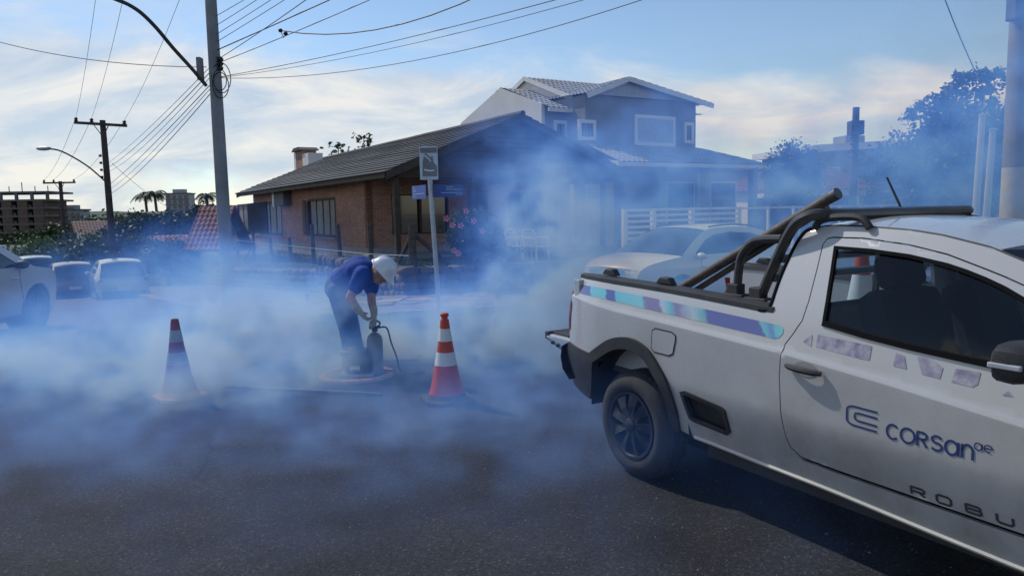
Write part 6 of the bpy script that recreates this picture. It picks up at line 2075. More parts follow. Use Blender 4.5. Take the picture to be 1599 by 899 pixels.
def cone_r(z): return interp([(.0, .175), (.05, .165), (.10, .140), (.20, .116), (.40, .078), (.60, .047), (.70, .036), (.75, .034)], z)


def make_cone(name, label, loc, rot, red, base, h=.75, bands=((.315, .425), (.52, .625)), knob=True, grp='traffic cones', band=None):
    s = h / .75
    t_ = thing(name, label, 'cone', loc, rot, grp)
    mb = MB()
    ch_ = .07
    o8 = [(.205, .205 - ch_), (.205 - ch_, .205), (-.205 + ch_, .205), (-.205, .205 - ch_), (-.205, -.205 + ch_), (-.205 + ch_, -.205), (.205 - ch_, -.205), (.205, -.205 + ch_)]
    mb.prism([(x * s, y * s, 0) for x, y in o8], (0, 0, .035 * s)); mb.build('base', base, t_, bevel=.01 * s)
    mb = MB(); mb.lathe([(r * s, z * s) for r, z in ((.175, .033), (.168, .045), (.150, .07))], 28); mb.build('skirt', base, t_, True)
    zs_ = [.04] + [z for b in bands for z in b] + [.70]
    for i, (z0, z1) in enumerate(zip(zs_, zs_[1:])):
        white = i % 2 == 1
        n = 6
        mb = MB(); mb.lathe([((cone_r(lerp(z0, z1, k / n)) + (.0025 if white else 0) - .012 * (z0 < .05) * (k == 0)) * s, lerp(z0, z1, k / n) * s) for k in range(n + 1)], 28, cap=True)
        mb.build('white_band' if white else 'body_section', (band or M_COWHT) if white else red, t_, True)
    if knob:
        mb = MB(); mb.lathe([(.034 * s, .70 * s), (.026 * s, .712 * s), (.026 * s, .722 * s), (.036 * s, .728 * s), (.036 * s, .752 * s), (.03 * s, .757 * s), (0, .757 * s)], 18); mb.build('knob', red, t_, True)
    else:
        mb = MB(); mb.lathe([(.034 * s, .70 * s), (.032 * s, .725 * s), (.022 * s, .726 * s), (.022 * s, .70 * s)], 18, cap=False); mb.build('open_top', red, t_, True)
    return t_


c = gz(698, 625); make_cone('traffic_cone', 'clean red and white traffic cone on a black base before the smoke', c, .35, M_CORED, M_COBASE)
c = gz(281, 620); make_cone('traffic_cone', 'dull red traffic cone on a faded base half veiled by blue smoke', c, .75, M_CODUL, M_COTAN, .735, knob=False, band=mat('cone_grey_band', (0.26, 0.27, 0.30), .7, scale=8, col2=(0.36, 0.37, 0.40)))
c = gz(482, 516); make_cone('traffic_cone', 'small dark cone behind the worker in the smoke near the kerb', c, .2, M_CODUL, M_COBASE, .52)
c = gz(778, 524); make_cone('traffic_cone', 'faint orange cone lost in the thick smoke left of the truck tail', c, .5, M_CORED, M_COBASE, .56)
make_cone('traffic_cone', 'orange and white cone standing in the truck bed behind the cab window', tw(1.54, .43, .601), .4, M_CORED, M_COBASE, .75, bands=((.25, .58),), grp='traffic cones')

# ================================================================== WORKER
def cap_(mb, p, q, r0, r1, n=12):
    p, q = Vector(p), Vector(q)
    k = 5
    mb.tube([p.lerp(q, i / k) for i in range(k + 1)], [lerp(r0, r1, i / k) for i in range(k + 1)], n)
    mb.ell(p, (r0,) * 3, 10, 8); mb.ell(q, (r1,) * 3, 10, 8)


YF = 7.5
man0 = gz(545, 582)
J = dict(pel=at(530, 447, 7.58), hn=at(528, 455, 7.46), hf=at(534, 452, 7.70), kn=at(541, 514, 7.36), kf=at(551, 514, 7.62),
         an=at(549, 566, 7.44), af=at(562, 566, 7.70), neck=at(583, 420, 7.32), chest=at(561, 424, 7.38), sn=at(566, 429, 7.19), sf=at(580, 431, 7.50),
         en=at(546, 465, 7.14), ef=at(580, 468, 7.42), wn=at(561, 486, 7.12), wf=at(584, 490, 7.30), head=at(593.5, 425, 7.27))
origin = Vector((man0.x, man0.y, 0.0))
for k in J: J[k] = J[k] - origin
man = thing('person', 'person in blue T-shirt, blue trousers and white hard hat bending over the smoking machine', 'person', origin)
M_SKIN = mat('skin', (0.36, 0.19, 0.13), .55, scale=20, bump=.05, col2=(0.44, 0.25, 0.18))
M_SHIRT = mat('blue_tshirt', (0.004, 0.040, 0.24), .85, scale=5, bump=.9, bscale=9, col2=(0.006, 0.055, 0.31))
M_TROUS = mat('blue_trousers', (0.04, 0.10, 0.24), .85, scale=5, bump=.9, bscale=9, col2=(0.07, 0.14, 0.31))
M_GLOVE = mat('work_glove', (0.34, 0.31, 0.26), .9, scale=20, bump=.2, col2=(0.46, 0.42, 0.36))
M_BOOT = mat('work_boot', (0.02, 0.018, 0.016), .7, scale=10)
M_HAT = mat('hard_hat_white', (0.72, 0.74, 0.78), .25, scale=6, coat=.4)
hu = Vector((.74, -.12, .62)).normalized()          # top of the head
hfv = Vector((.58, -.10, -.78)); hfv = (hfv - hu * hfv.dot(hu)).normalized()   # where the face looks
hs = hfv.cross(hu)
HM = Matrix((hs, hfv, hu)).transposed()
mb = MB()
cap_(mb, J['pel'], J['chest'], .12, .13); cap_(mb, J['chest'], J['neck'], .11, .065)
cap_(mb, J['neck'], J['head'], .058, .06)
H_ = lambda x, y, z: J['head'] + HM @ Vector((x, y, z))
mb.ell(J['head'], (.074, .090, .108), 16, 12, HM)
mb.ell(H_(0, .03, -.065), (.050, .060, .055), 12, 8, HM)                 # jaw
mb.ell(H_(0, .098, -.02), (.014, .022, .026), 8, 6, HM)                  # nose
mb.ell(H_(0, .082, .022), (.050, .018, .014), 8, 6, HM)                  # brow
mb.ell(H_(0, .088, -.062), (.026, .012, .010), 8, 6, HM)                 # mouth
for s in (-1, 1):
    mb.ell(H_(s * .076, -.005, -.012), (.012, .024, .034), 8, 6, HM)     # ears
    mb.ell(H_(s * .030, .080, .002), (.013, .012, .010), 8, 6, HM)       # eye lids
for s, e, w in (('sn', 'en', 'wn'), ('sf', 'ef', 'wf')):
    cap_(mb, J['chest'].lerp(J[s], .6), J[s], .07, .062); cap_(mb, J[s], J[e], .056, .044); cap_(mb, J[e], J[e].lerp(J[w], .35), .045, .043); cap_(mb, J[e].lerp(J[w], .35), J[w], .043, .031)
for h_, k_, a_ in (('hn', 'kn', 'an'), ('hf', 'kf', 'af')):
    cap_(mb, J['pel'], J[h_], .10, .09); cap_(mb, J[h_], J[k_], .085, .055); cap_(mb, J[k_], J[k_].lerp(J[a_], .4), .055, .056); cap_(mb, J[k_].lerp(J[a_], .4), J[a_], .056, .042)
body = remeshed(mb, 'body', M_SKIN, man, .011, 4)
# shirt
mb = MB()
cap_(mb, J['pel'].lerp(J['chest'], .12), J['chest'], .152, .165)
mb.ell(J['chest'] + Vector((.02, -.02, .0)), (.17, .19, .145), 14, 10)
cap_(mb, J['chest'], J['neck'].lerp(J['chest'], .28), .145, .095)
cap_(mb, J['sn'], J['sf'], .088, .088)
mb.ell(J['pel'].lerp(J['chest'], .45) + Vector((0, 0, .025)), (.14, .16, .13), 12, 8)
for s, e in (('sn', 'en'), ('sf', 'ef')):
    cap_(mb, J['chest'].lerp(J[s], .5), J[s], .10, .086); cap_(mb, J[s], J[s].lerp(J[e], .52), .084, .078)
remeshed(mb, 'tshirt', M_SHIRT, man, .013, 8)
mb = MB()
mb.tube([J['neck'].lerp(J['chest'], .10) + HM @ Vector((.07 * cos(t * pi / 8), .062 * sin(t * pi / 8), 0)) for t in range(17)], .012, 6); mb.build('collar', M_SHIRT, man, True)
# trousers
mb = MB()
mb.ell(J['pel'] + Vector((-.015, 0, -.01)), (.135, .185, .15), 14, 10)
for h_, k_, a_ in (('hn', 'kn', 'an'), ('hf', 'kf', 'af')):
    cap_(mb, J['pel'], J[h_], .13, .118); cap_(mb, J[h_], J[k_], .112, .078); cap_(mb, J[k_], J[a_] + Vector((0, 0, .01)), .076, .074)
cap_(mb, J['pel'], J['pel'].lerp(J['chest'], .16), .14, .145)
remeshed(mb, 'trousers', M_TROUS, man, .013, 7)
# boots
for a_ in ('an', 'af'):
    mb = MB(); p = J[a_]; fd = Vector((.93, -.36, 0))
    g_ = Vector((p.x, p.y, 0))
    cap_(mb, g_ + Vector((0, 0, .13)), g_ + Vector((0, 0, .06)), .052, .055); cap_(mb, g_ + Vector((0, 0, .045)) - fd * .05, g_ + fd * .15 + Vector((0, 0, .042)), .044, .040)
    bo = remeshed(mb, 'boot', M_BOOT, man, .011, 3)
# gloved hands: palm, four fingers of unequal length, thumb on the side of the palm
def hand(w, e, grip, side):
    mb = MB()
    d = (w - e).normalized()
    d = (d * .5 + (grip - w).normalized() * .8).normalized()
    sd_ = Vector((0, 1, 0)).cross(d).normalized(); sw = d.cross(sd_).normalized()
    pal = w + d * .05
    cap_(mb, w - d * .06, w, .040, .036)
    for k in (-1, 0, 1): cap_(mb, w + sw * .012 * k, pal + d * .03 + sw * .023 * k, .021, .019, 8)
    for k, ln in enumerate((.062, .075, .070, .055)):
        b = pal + d * .045 + sw * (.031 - .021 * k)
        m1 = b + d * ln * .42 - sd_ * .010 * side; m2 = m1 + d * ln * .16 - sd_ * ln * .40 * side; m3 = m2 - d * ln * .20 - sd_ * ln * .22 * side
        cap_(mb, b, m1, .0105, .010, 8); cap_(mb, m1, m2, .010, .0095, 8); cap_(mb, m2, m3, .0095, .0085, 8)
    tb = w + d * .02 + sw * .034
    cap_(mb, tb, tb + d * .035 + sw * .020 - sd_ * .012 * side, .013, .011, 8); cap_(mb, tb + d * .035 + sw * .020 - sd_ * .012 * side, tb + d * .06 + sw * .012 - sd_ * .035 * side, .011, .009, 8)
    return remeshed(mb, 'work_glove', M_GLOVE, man, .0055, 2)
grip = at(577, 500, 7.18) - origin
hand(J['wn'], J['en'], grip, 1)
hand(J['wf'], J['ef'], grip + Vector((.03, .08, -.01)), -1)
# hard hat
mb = MB()
hc = J['head'] + hu * .035
prof = [(.135, -.005), (.128, .002), (.118, .03), (.108, .07), (.085, .105), (.05, .128), (.0, .135)]
n = 28
vs, fs = [], []
for r, z in prof:
    for k in range(n):
        a = 2 * pi * k / n
        brim = .045 * max(0, sin(a)) ** 2 * (1 if z < .003 else 0)
        vs.append(hc + HM @ Vector((r * .93 * cos(a), (r * 1.10 + brim) * sin(a), z - brim * .3)))
for i in range(len(prof) - 1):
    for k in range(n): fs.append((i * n + k, i * n + (k + 1) % n, (i + 1) * n + (k + 1) % n, (i + 1) * n + k))
mb.add(vs, fs)
hat = mb.build('hard_hat', M_HAT, man, True, angle=60)
sol = hat.modifiers.new('thick', 'SOLIDIFY'); sol.thickness = .004
mb = MB(); mb.tube([hc + HM @ Vector((0, .118 * 1.05 * cos(t * pi / 12), .034 + .108 * sin(t * pi / 12))) for t in range(1, 12)], .010, 6); mb.build('hat_ridge', M_HAT, hat, True)

# ================================================================== MACHINE AND MANHOLE
mc = gz(558, 587)
mh = thing('manhole_ring', 'round rusty pink manhole rim under the smoking machine', 'manhole', (mc.x, mc.y, 0))
mb = MB(); mb.lathe([(.30, .004), (.30, .03), (.31, .036), (.355, .036), (.365, .028), (.368, .004)], 48, cap=False); mb.build('rim', mat('rusty_rim', (0.36, 0.19, 0.15), .8, scale=12, bump=.2, col2=(0.50, 0.33, 0.28)), mh, True, angle=40)
mb = MB(); mb.lathe([(.302, .008), (.302, .020), (.0, .022)], 40); mb.build('cover_plate', mat('cover_iron', (0.05, 0.045, 0.045), .7, scale=9, bump=.2), mh)
for k in range(10):
    a = 2 * pi * k / 10; mb = MB(); mb.box((.335 * cos(a), .335 * sin(a), .040), (.02, .02, .010)); mb.build('bolt', M_GALV, mh)
mm0 = Vector((mc.x, mc.y, .022))
ma = thing('smoke_blower', 'small dark petrol blower with upright grey cylinder standing on the manhole', 'machine', mm0)
M_ENG = mat('engine_black', (0.03, 0.032, 0.036), .55, scale=14, bump=.2, col2=(0.06, 0.062, 0.068))
M_CYL = mat('grey_cylinder', (0.16, 0.19, 0.23), .45, .3, scale=9, col2=(0.24, 0.27, 0.31))
def mx_(px, py, Y=mc.y): return at(px, py, Y) - mm0
def zz2(py): return at(558, py, mc.y).z - mm0.z
ex0, ex1 = mx_(536, 560).x, mx_(586, 560).x
mb = MB(); mb.bx(ex0, ex1, -.16, .12, 0, .03); mb.build('base_frame', M_GALV, ma)
mb = MB(); mb.bx(ex0 + .05, ex1 - .04, -.12, .10, .03, .19); eb = mb.build('engine_block', M_ENG, ma, bevel=.02)
for k in range(6):
    mb = MB(); mb.bx(ex0 + .07, ex1 - .10, -.135, .11, .05 + k * .022, .058 + k * .022); mb.build('cooling_fin', M_ENG, eb)
mb = MB(); mb.bx(ex0 + .03, ex1 - .06, -.13, .11, .192, zz2(545)); mb.build('fuel_tank', M_ENG, ma, bevel=.025)
mb = MB(); mb.lathe([(.028, 0), (.03, .02), (.02, .03), (0, .03)], 14, (ex0 + .10, -.02, zz2(545) - .004)); mb.build('fuel_cap', M_CHROME, ma, True)
mb = MB(); Mx = Matrix(((0, 0, -1), (0, 1, 0), (1, 0, 0))); mb.lathe([(.075, 0), (.08, .03), (.06, .05), (.0, .055)], 22, (ex0 + .05, -.02, .12), Mx); mb.build('recoil_starter', M_ENG, ma, True)
mb = MB(); mb.tube([(ex0 - .0, -.06, .21), (ex0 + .05, -.06, .225)], .035, 12); mb.build('air_filter', M_ENG, ma, True)
mb = MB(); mb.tube([(ex0 + .1, -.15, .08), (ex1 - .12, -.15, .085)], .035, 12); mb.build('muffler', M_CHROME, ma, True)
cx2 = mx_(585, 550).x; ct = zz2(522)
mb = MB(); mb.lathe([(.068, .0), (.076, .012), (.078, .05), (.078, ct - .07), (.070, ct - .03), (.045, ct), (.022, ct + .012), (.022, ct + .03)], 26, (cx2, .03, .0)); cyl = mb.build('cylinder', M_CYL, ma, True, angle=50)
mb = MB(); mb.box((cx2 + .005, .03, ct + .045), (.05, .05, .04)); mb.tube([(cx2 - .05, .03, ct + .06), (cx2 + .06, .03, ct + .065)], .014, 8); mb.build('valve', M_ENG, cyl)
mb = MB(); mb.tube([(cx2 + .01 + .05 * cos(t * pi / 8), .03, ct + .10 + .03 * sin(t * pi / 8)) for t in range(17)], .009, 6); mb.build('carry_handle', M_ENG, cyl, True)
mb = MB(); mb.tube([(ex1 - .03, -.02, .12), (cx2 - .03, .0, .10)], .04, 12); mb.build('duct', M_CYL, ma, True)
hp = [Vector((cx2 + .05, .03, ct + .06)), mx_(604, 512), mx_(611, 535), mx_(619, 556), Vector((mx_(624, 566).x, .02, .03)), Vector((mx_(640, 572).x, -.04, -.004)), Vector((mx_(662, 574).x, .03, -.004))]
mb = MB(); mb.tube(smoothc(hp, 6), .008, 8); mb.build('hose', M_WIRE, ma, True)
hb = [Vector((cx2 + .06, -.05, .06)), Vector((mx_(600, 577).x, -.08, .05)), Vector((mx_(619, 580).x, -.10, .045))]
mb = MB(); mb.tube(hb, .010, 8); mb.build('tow_handle', M_ENG, ma, True)
# things lying on the road
a, b = gz(352, 605), gz(586, 617)
mb = MB(); mb.bar(a + Vector((0, 0, .014)), b + Vector((0, 0, .014)), .05, .022); mb.bar(b + Vector((-.004, 0, .014)), b + Vector((.06, -.03, .012)), .03, .018)
single(mb, 'pry_bar', mat('bar_steel', (0.10, 0.10, 0.11), .4, .6, scale=9, col2=(0.18, 0.18, 0.19)), 'long flat steel pry bar lying on the asphalt beside the manhole', 'bar')
p = gz(648, 568)
t_ = thing('shovel', 'dark shovel lying on the road between manhole and clean cone', 'shovel', p)
mb = MB(); mb.tube([(-.42, .10, .02), (.02, .02, .035)], .015, 8); mb.build('shaft', M_DWOOD, t_, True)
mb = MB(); rows = [[(x, y * w + .02, .03 + .02 * (1 - (y * 1.4) ** 2) * 1.0) for y in (-.5, -.25, 0, .25, .5)] for x, w in ((.0, .20), (.12, .22), (.2, .18), (.25, .06))]
loft(mb, rows).build('blade', M_ENG, t_, True)
p = gz(655, 562)
mb = MB(); mb.lathe([(.03, 0), (.035, .01), (.035, .05), (.028, .06), (0, .062)], 14, p); single(mb, 'pipe_plug', M_ENG, 'small round black plug on the road behind the shovel', 'plug', smooth=True)

# ================================================================== PORCH CHAIRS
M_PLAST = mat('white_plastic', (0.70, 0.71, 0.72), .4, scale=8)
def plastic_chair(label, loc, rot):
    t_ = thing('plastic_chair', label, 'chair', loc, rot, 'white plastic chairs')
    mb = MB(); mb.bx(-.22, .22, -.21, .21, .41, .435); mb.build('seat', M_PLAST, t_, bevel=.01)
    for x, y in ((-.2, -.2), (.2, -.2), (-.21, .22), (.21, .22)):
        mb = MB(); mb.bar((x * 1.1, y * 1.12, 0), (x, y, .42 if y < 0 else .62), .045, .03); mb.build('leg', M_PLAST, t_)
    for k in range(5):
        x = -.16 + k * .08; mb = MB(); mb.bar((x, .215, .44), (x * 1.05, .285, .78), .035, .012, Vector((0, 1, 0))); mb.build('back_slat', M_PLAST, t_)
    mb = MB(); mb.tube(smoothc([(-.23, .22, .44), (-.235, .27, .72), (-.17, .30, .82), (0, .305, .85), (.17, .30, .82), (.235, .27, .72), (.23, .22, .44)], 5), .018, 7); mb.build('back_frame', M_PLAST, t_, True)
    for s in (-1, 1):
        mb = MB(); mb.tube(smoothc([(s * .235, .25, .66), (s * .25, .05, .64), (s * .25, -.16, .62), (s * .235, -.21, .5), (s * .225, -.2, .42)], 4), .02, 7); mb.build('arm_rest', M_PLAST, t_, True)
    return t_
for px_, lab, rr in ((812, 'white plastic garden chair next to the pink-flowered bush', .4), (838, 'white plastic garden chair deeper in the smoke beside its twin', .2)):
    b = at(px_, 402, 18.3)
    plastic_chair(lab, (b.x, b.y, LZ(b.dot(VV), b.dot(UU))), SA + rr)

# ================================================================== PLANTS
def leaf_mat(name, c1, c2, tr=.25):
    m = bpy.data.materials.new(name); m.use_nodes = True
    N, L, b = mnodes(m)
    tcn = N.new('ShaderNodeTexCoord'); nz = N.new('ShaderNodeTexNoise'); nz.inputs['Scale'].default_value = 1.7; nz.inputs['Detail'].default_value = 8; nz.inputs['Roughness'].default_value = .75
    L.new(tcn.outputs['Object'], nz.inputs['Vector'])
    cr = N.new('ShaderNodeValToRGB'); cr.color_ramp.elements[0].position = .35; cr.color_ramp.elements[1].position = .66
    cr.color_ramp.elements[0].color = (*c1, 1); cr.color_ramp.elements[1].color = (*c2, 1)
    L.new(nz.outputs['Fac'], cr.inputs[0]); L.new(cr.outputs[0], b.inputs['Base Color'])
    b.inputs['Roughness'].default_value = .55
    b.inputs['Specular IOR Level'].default_value = .3
    tl_ = N.new('ShaderNodeBsdfTranslucent'); L.new(cr.outputs[0], tl_.inputs[0])
    mx = N.new('ShaderNodeMixShader'); mx.inputs[0].default_value = tr
    L.new(b.outputs[0], mx.inputs[1]); L.new(tl_.outputs[0], mx.inputs[2])
    L.new(mx.outputs[0], N['Material Output'].inputs[0])
    return m


ML_DARK = leaf_mat('leaf_dark', (0.018, 0.034, 0.014), (0.05, 0.075, 0.028))
ML_MID = leaf_mat('leaf_mid', (0.03, 0.055, 0.016), (0.08, 0.12, 0.035))
ML_BRIGHT = leaf_mat('leaf_bright', (0.05, 0.09, 0.02), (0.11, 0.17, 0.045))
M_BARK = mat('bark', (0.06, 0.048, 0.038), .95, scale=6, bump=.5, bscale=18, col2=(0.11, 0.09, 0.07))


def leaf(mb, p, s, R_):
    a = rnd.uniform(0, 2 * pi); b = math.acos(rnd.uniform(-1, 1))
    d = Vector((sin(b) * cos(a), sin(b) * sin(a), cos(b) * .7)).normalized()
    w = d.cross(Vector((rnd.uniform(-1, 1), rnd.uniform(-1, 1), rnd.uniform(-1, 1)))).normalized()
    mb.add([p - d * s * .5, p + w * s * .30, p + d * s * .55, p - w * s * .30], [(0, 1, 2, 3)])


def crown(mb, c, rad, nclump, nleaf, s, cl=.35, hollow=.35, seed=0, low=-1.0):
    c = Vector(c)
    k = 0
    clumps = []
    while k < nclump:
        d = Vector((rnd.gauss(0, 1), rnd.gauss(0, 1), rnd.gauss(0, 1))).normalized()
        if d.z < low: continue
        r = (hollow + (1 - hollow) * rnd.random() ** .6) * (1 + .22 * noise.noise(d * 2.2 + Vector((seed, 0, 0))))
        p = Vector((d.x * rad[0] * r, d.y * rad[1] * r, d.z * rad[2] * r)) + c
        cr_ = cl * rnd.uniform(.6, 1.3)
        clumps.append(p)
        for _ in range(nleaf):
            q = p + Vector((rnd.gauss(0, cr_ * .5), rnd.gauss(0, cr_ * .5), rnd.gauss(0, cr_ * .38)))
            leaf(mb, q, s * rnd.uniform(.6, 1.3), None)
        k += 1
    return clumps


def tree(name, label, base, h, rad, cz, nclump, nleaf, s, m, cat='tree', cl=.35, group=None, trunk_r=.12, hollow=.35, low=-1.0, limbs=9, dx=(0, 0)):
    t_ = thing(name, label, cat, base, 0, group)
    mb = MB(); cc = Vector((dx[0], dx[1], cz))
    clumps = crown(mb, cc, rad, nclump, nleaf, s, cl, hollow, rnd.random() * 50, low)
    mb.build('crown', m, t_, fix=False)
    mb = MB(); top_ = cc + Vector((0, 0, -rad[2] * .25))
    mb.tube(smoothc([(0, 0, -.1), (top_ * .5) + Vector((rnd.uniform(-.1, .1), rnd.uniform(-.1, .1), 0)), top_], 4), [lerp(trunk_r, trunk_r * .5, i / 8) for i in range(9)], 8)
    mb.build('trunk', M_BARK, t_, True)
    for p in rnd.sample(clumps, min(limbs, len(clumps))):
        mb = MB(); st_ = top_ * rnd.uniform(.6, 1.0)
        mid = st_.lerp(p, .5) + Vector((0, 0, -.08 * (p - st_).length))
        mb.tube(smoothc([st_, mid, p], 3), [lerp(trunk_r * .42, .012, i / 6) for i in range(7)], 5); mb.build('limb', M_BARK, t_, True)
    return t_


def gp(px, py, D, dz=0.0):
    p = at(px, py, D); return Vector((p.x, p.y, G(p.dot(VV), p.dot(UU)) + dz))


# hibiscus with pink flowers
hbp = at(738, 420, 15.6)
hv_, hu_ = hbp.dot(VV), hbp.dot(UU)
hb0 = Vector((hbp.x, hbp.y, LZ(hv_, hu_)))
hcz = at(738, 368, 15.6).z - hb0.z
hib = thing('hibiscus_bush', 'leafy hibiscus bush with pink flowers above the stone wall', 'bush', hb0)
mb = MB(); crown(mb, (0.02, 0, hcz), (.60, .50, .50), 150, 26, .085, .15, .2, 3); mb.build('foliage', ML_DARK, hib, fix=False)
mb = MB(); crown(mb, (0.05, -.1, hcz + .05), (.62, .52, .48), 60, 14, .08, .15, .6, 9); mb.build('young_leaves', ML_MID, hib, fix=False)
for k in range(7):
    a = k * .9; mb = MB(); mb.tube(smoothc([(.05 * cos(a), .05 * sin(a), -.05), (.14 * cos(a), .12 * sin(a), hcz * .5), (.42 * cos(a), .34 * sin(a), hcz * (.85 + .1 * (k % 3)))], 4), [lerp(.022, .007, i / 8) for i in range(9)], 5); mb.build('stem', M_BARK, hib, True)
M_PINK = mat('hibiscus_petal', (0.62, 0.16, 0.26), .6, scale=30, col2=(0.75, 0.32, 0.40))
M_PINKD = mat('hibiscus_centre', (0.35, 0.02, 0.06), .6, scale=30)
for (x_, y_) in ((728, 330), (697, 341), (707, 352), (720, 353), (752, 361), (789, 348), (709, 392), (716, 396), (740, 345)):
    p = at(x_, y_, 15.05) - hb0
    fl = MB(); f_ = (CAM - hb0 - p).normalized(); f_ = (f_ + Vector((rnd.uniform(-.4, .4), 0, rnd.uniform(-.2, .4)))).normalized()
    Rm = f_.to_track_quat('Z', 'Y').to_matrix()
    for k in range(5):
        a = 2 * pi * k / 5
        pts = [(0, 0, -.01), (.035 * cos(a - .5), .035 * sin(a - .5), .014), (.068 * cos(a - .25), .068 * sin(a - .25), .024), (.068 * cos(a + .35), .068 * sin(a + .35), .018), (.035 * cos(a + .6), .035 * sin(a + .6), .010)]
        fl.add([p + Rm @ Vector(q) for q in pts], [(0, 1, 2, 3, 4)])
    fo = fl.build('flower', M_PINK, hib, fix=False)
    mb = MB(); mb.tube([p, p + Rm @ Vector((.01, .02, .05))], [.016, .006], 6); mb.build('flower_centre', M_PINKD, fo, True)
# tufts along the wall top
for k, (x_, y_, D_) in enumerate(((772, 415, 16.2), (800, 412, 16.8))):
    p = at(x_, y_, D_); b0 = Vector((p.x, p.y, LZ(p.dot(VV), p.dot(UU))))
    t_ = thing('garden_shrub', ('small dark shrub right of the hibiscus', 'low leafy shrub before the plastic chairs')[k], 'shrub', b0)
    mb = MB(); crown(mb, (0, 0, .30), (.30, .30, .30), 40, 22, .07, .12); mb.build('foliage', ML_DARK, t_, fix=False)
    mb = MB(); mb.tube([(0, 0, -.05), (.02, 0, .3)], [.02, .008], 6); mb.build('stem', M_BARK, t_, True)

# right side
b0 = gp(1240, 330, 24, .1); zc = at(1240, 275, 24).z - b0.z
tree('round_tree', 'round clipped dark tree standing behind the open white railing', b0, 3, (.88, .88, 1.0), zc, 240, 34, .10, ML_DARK, cl=.26, trunk_r=.10, hollow=.5)
b0 = gp(1545, 350, 20, .0); zc = at(1545, 235, 20).z - b0.z
tree('broadleaf_tree', 'large spreading tree with an open top beside the thick concrete pole', b0, 6, (2.3, 2.0, 1.55), zc - .15, 330, 34, .16, ML_DARK, cl=.50, trunk_r=.2, hollow=.25, limbs=16)
mbx = thing('tree_top', 'airy leaning boughs of a tree reaching left over the roofs', 'tree', b0 + Vector((.1, .6, 0)))
mb = MB()
for (x_, y_, n_) in ((1440, 168, 5), (1460, 180, 6), (1475, 160, 7), (1490, 145, 6), (1505, 128, 5), (1520, 120, 6), (1540, 118, 4), (1555, 130, 5), (1500, 165, 8), (1530, 145, 6), (1460, 200, 6), (1430, 175, 3), (1485, 185, 8)):
    c = at(x_, y_, 20.6) - mbx.location
    for _ in range(n_):
        crown(mb, c + Vector((rnd.gauss(0, .12), rnd.gauss(0, .25), rnd.gauss(0, .10))), (.16, .2, .10), 3, 12, .13, .14)
mb.build('crown', ML_DARK, mbx, fix=False)
mb = MB(); tpz = at(1520, 210, 20.6) - mbx.location
mb.tube(smoothc([(0, 0, -.1), tpz * .5, tpz], 4), [lerp(.14, .07, i / 8) for i in range(9)], 7); mb.build('trunk', M_BARK, mbx, True)
for (x_, y_) in ((1440, 170), (1475, 160), (1505, 130), (1525, 120), (1555, 128), (1460, 200), (1545, 112)):
    c = at(x_, y_, 20.6) - mbx.location; mb = MB(); mb.tube(smoothc([tpz, tpz.lerp(c, .5) + Vector((0, 0, -.12)), c], 4), [lerp(.05, .010, i / 8) for i in range(9)], 5); mb.build('limb', M_BARK, mbx, True)
for (x_, y_, D_, r_, lab, m_) in ((1410, 305, 26, .85, 'mid-green bush right of the concrete pole', ML_MID), (1450, 285, 24, 1.1, 'dark bush between carport and big tree', ML_DARK), (1375, 318, 28, .6, 'low bush beside the carport', ML_MID), (1495, 300, 22, 1.0, 'dense bush below the big tree boughs', ML_DARK)):
    b0 = gp(x_, 345, D_, 0); zc = at(x_, y_, D_).z - b0.z
    tree('garden_bush', lab, b0, 2, (r_, r_, r_ * .9), zc, 100, 26, .13, m_, 'bush', .3, trunk_r=.07, limbs=3)

for (x_, y_, D_, r_, lab) in ((1432, 268, 31, 2.1, 'dark spreading tree behind the mid-green bush right of the concrete pole'), (1500, 262, 29, 2.3, 'dense dark tree backing the slim pale service posts'), (1365, 292, 38, 1.7, 'dark tree rising behind the flat-roofed house corner'), (1580, 250, 27, 2.4, 'dark tree behind the thick concrete pole')):
    b0 = gp(x_, 345, D_, 0); zc = at(x_, y_, D_).z - b0.z
    tree('broadleaf_tree', lab, b0, 4, (r_, r_, r_ * .8), zc, 190, 30, .17, ML_DARK, 'tree', .45, trunk_r=.14, limbs=6)

# left side: bushes and trees down the street
for (x_, y_, D_, rx, rz, lab, m_, s_) in ((62, 408, 40, 2.3, 1.3, 'bright green rounded bush above the parked silver hatchback', ML_BRIGHT, .2), (120, 400, 43, 2.0, 1.3, 'green bush left of the lamp-bearing timber pole', ML_MID, .2),
                                          (195, 378, 52, 2.0, 1.2, 'dark tree behind the lamp-bearing timber pole', ML_DARK, .26), (228, 362, 56, 2.2, 1.5, 'dark bushy tree below the palms', ML_DARK, .28),
                                          (258, 360, 54, 2.0, 1.5, 'dark round tree right of the palms', ML_DARK, .28), (290, 360, 50, 1.5, 1.2, 'dark tree behind the red tiled roof', ML_DARK, .26), (326, 345, 58, 1.2, 1.4, 'tall dark tree behind the tall concrete pole', ML_DARK, .28),
                                          (170, 358, 70, 2.6, 1.3, 'distant olive tree left of the palms', ML_MID, .32), (110, 366, 75, 2.6, 1.2, 'distant dark tree beneath the grey block', ML_DARK, .32), (45, 378, 80, 3.0, 1.0, 'distant dark tree before the unfinished tower', ML_DARK, .34),
                                          (212, 392, 41, 1.4, 1.0, 'low dark shrub before the pale sheet roof', ML_DARK, .18), (262, 398, 37, 1.3, .9, 'low shrub before the faded red roof', ML_MID, .18), (150, 398, 46, 1.6, 1.2, 'dusty shrub behind the dark red hatchback', ML_MID, .2)):
    b0 = gp(x_, 430, D_, 0); zc = at(x_, y_, D_).z - b0.z
    tree('street_tree', lab, b0, 2, (rx, rx, rz), zc, 120, 26, s_, m_, 'tree', rx * .24, trunk_r=.1, limbs=4)
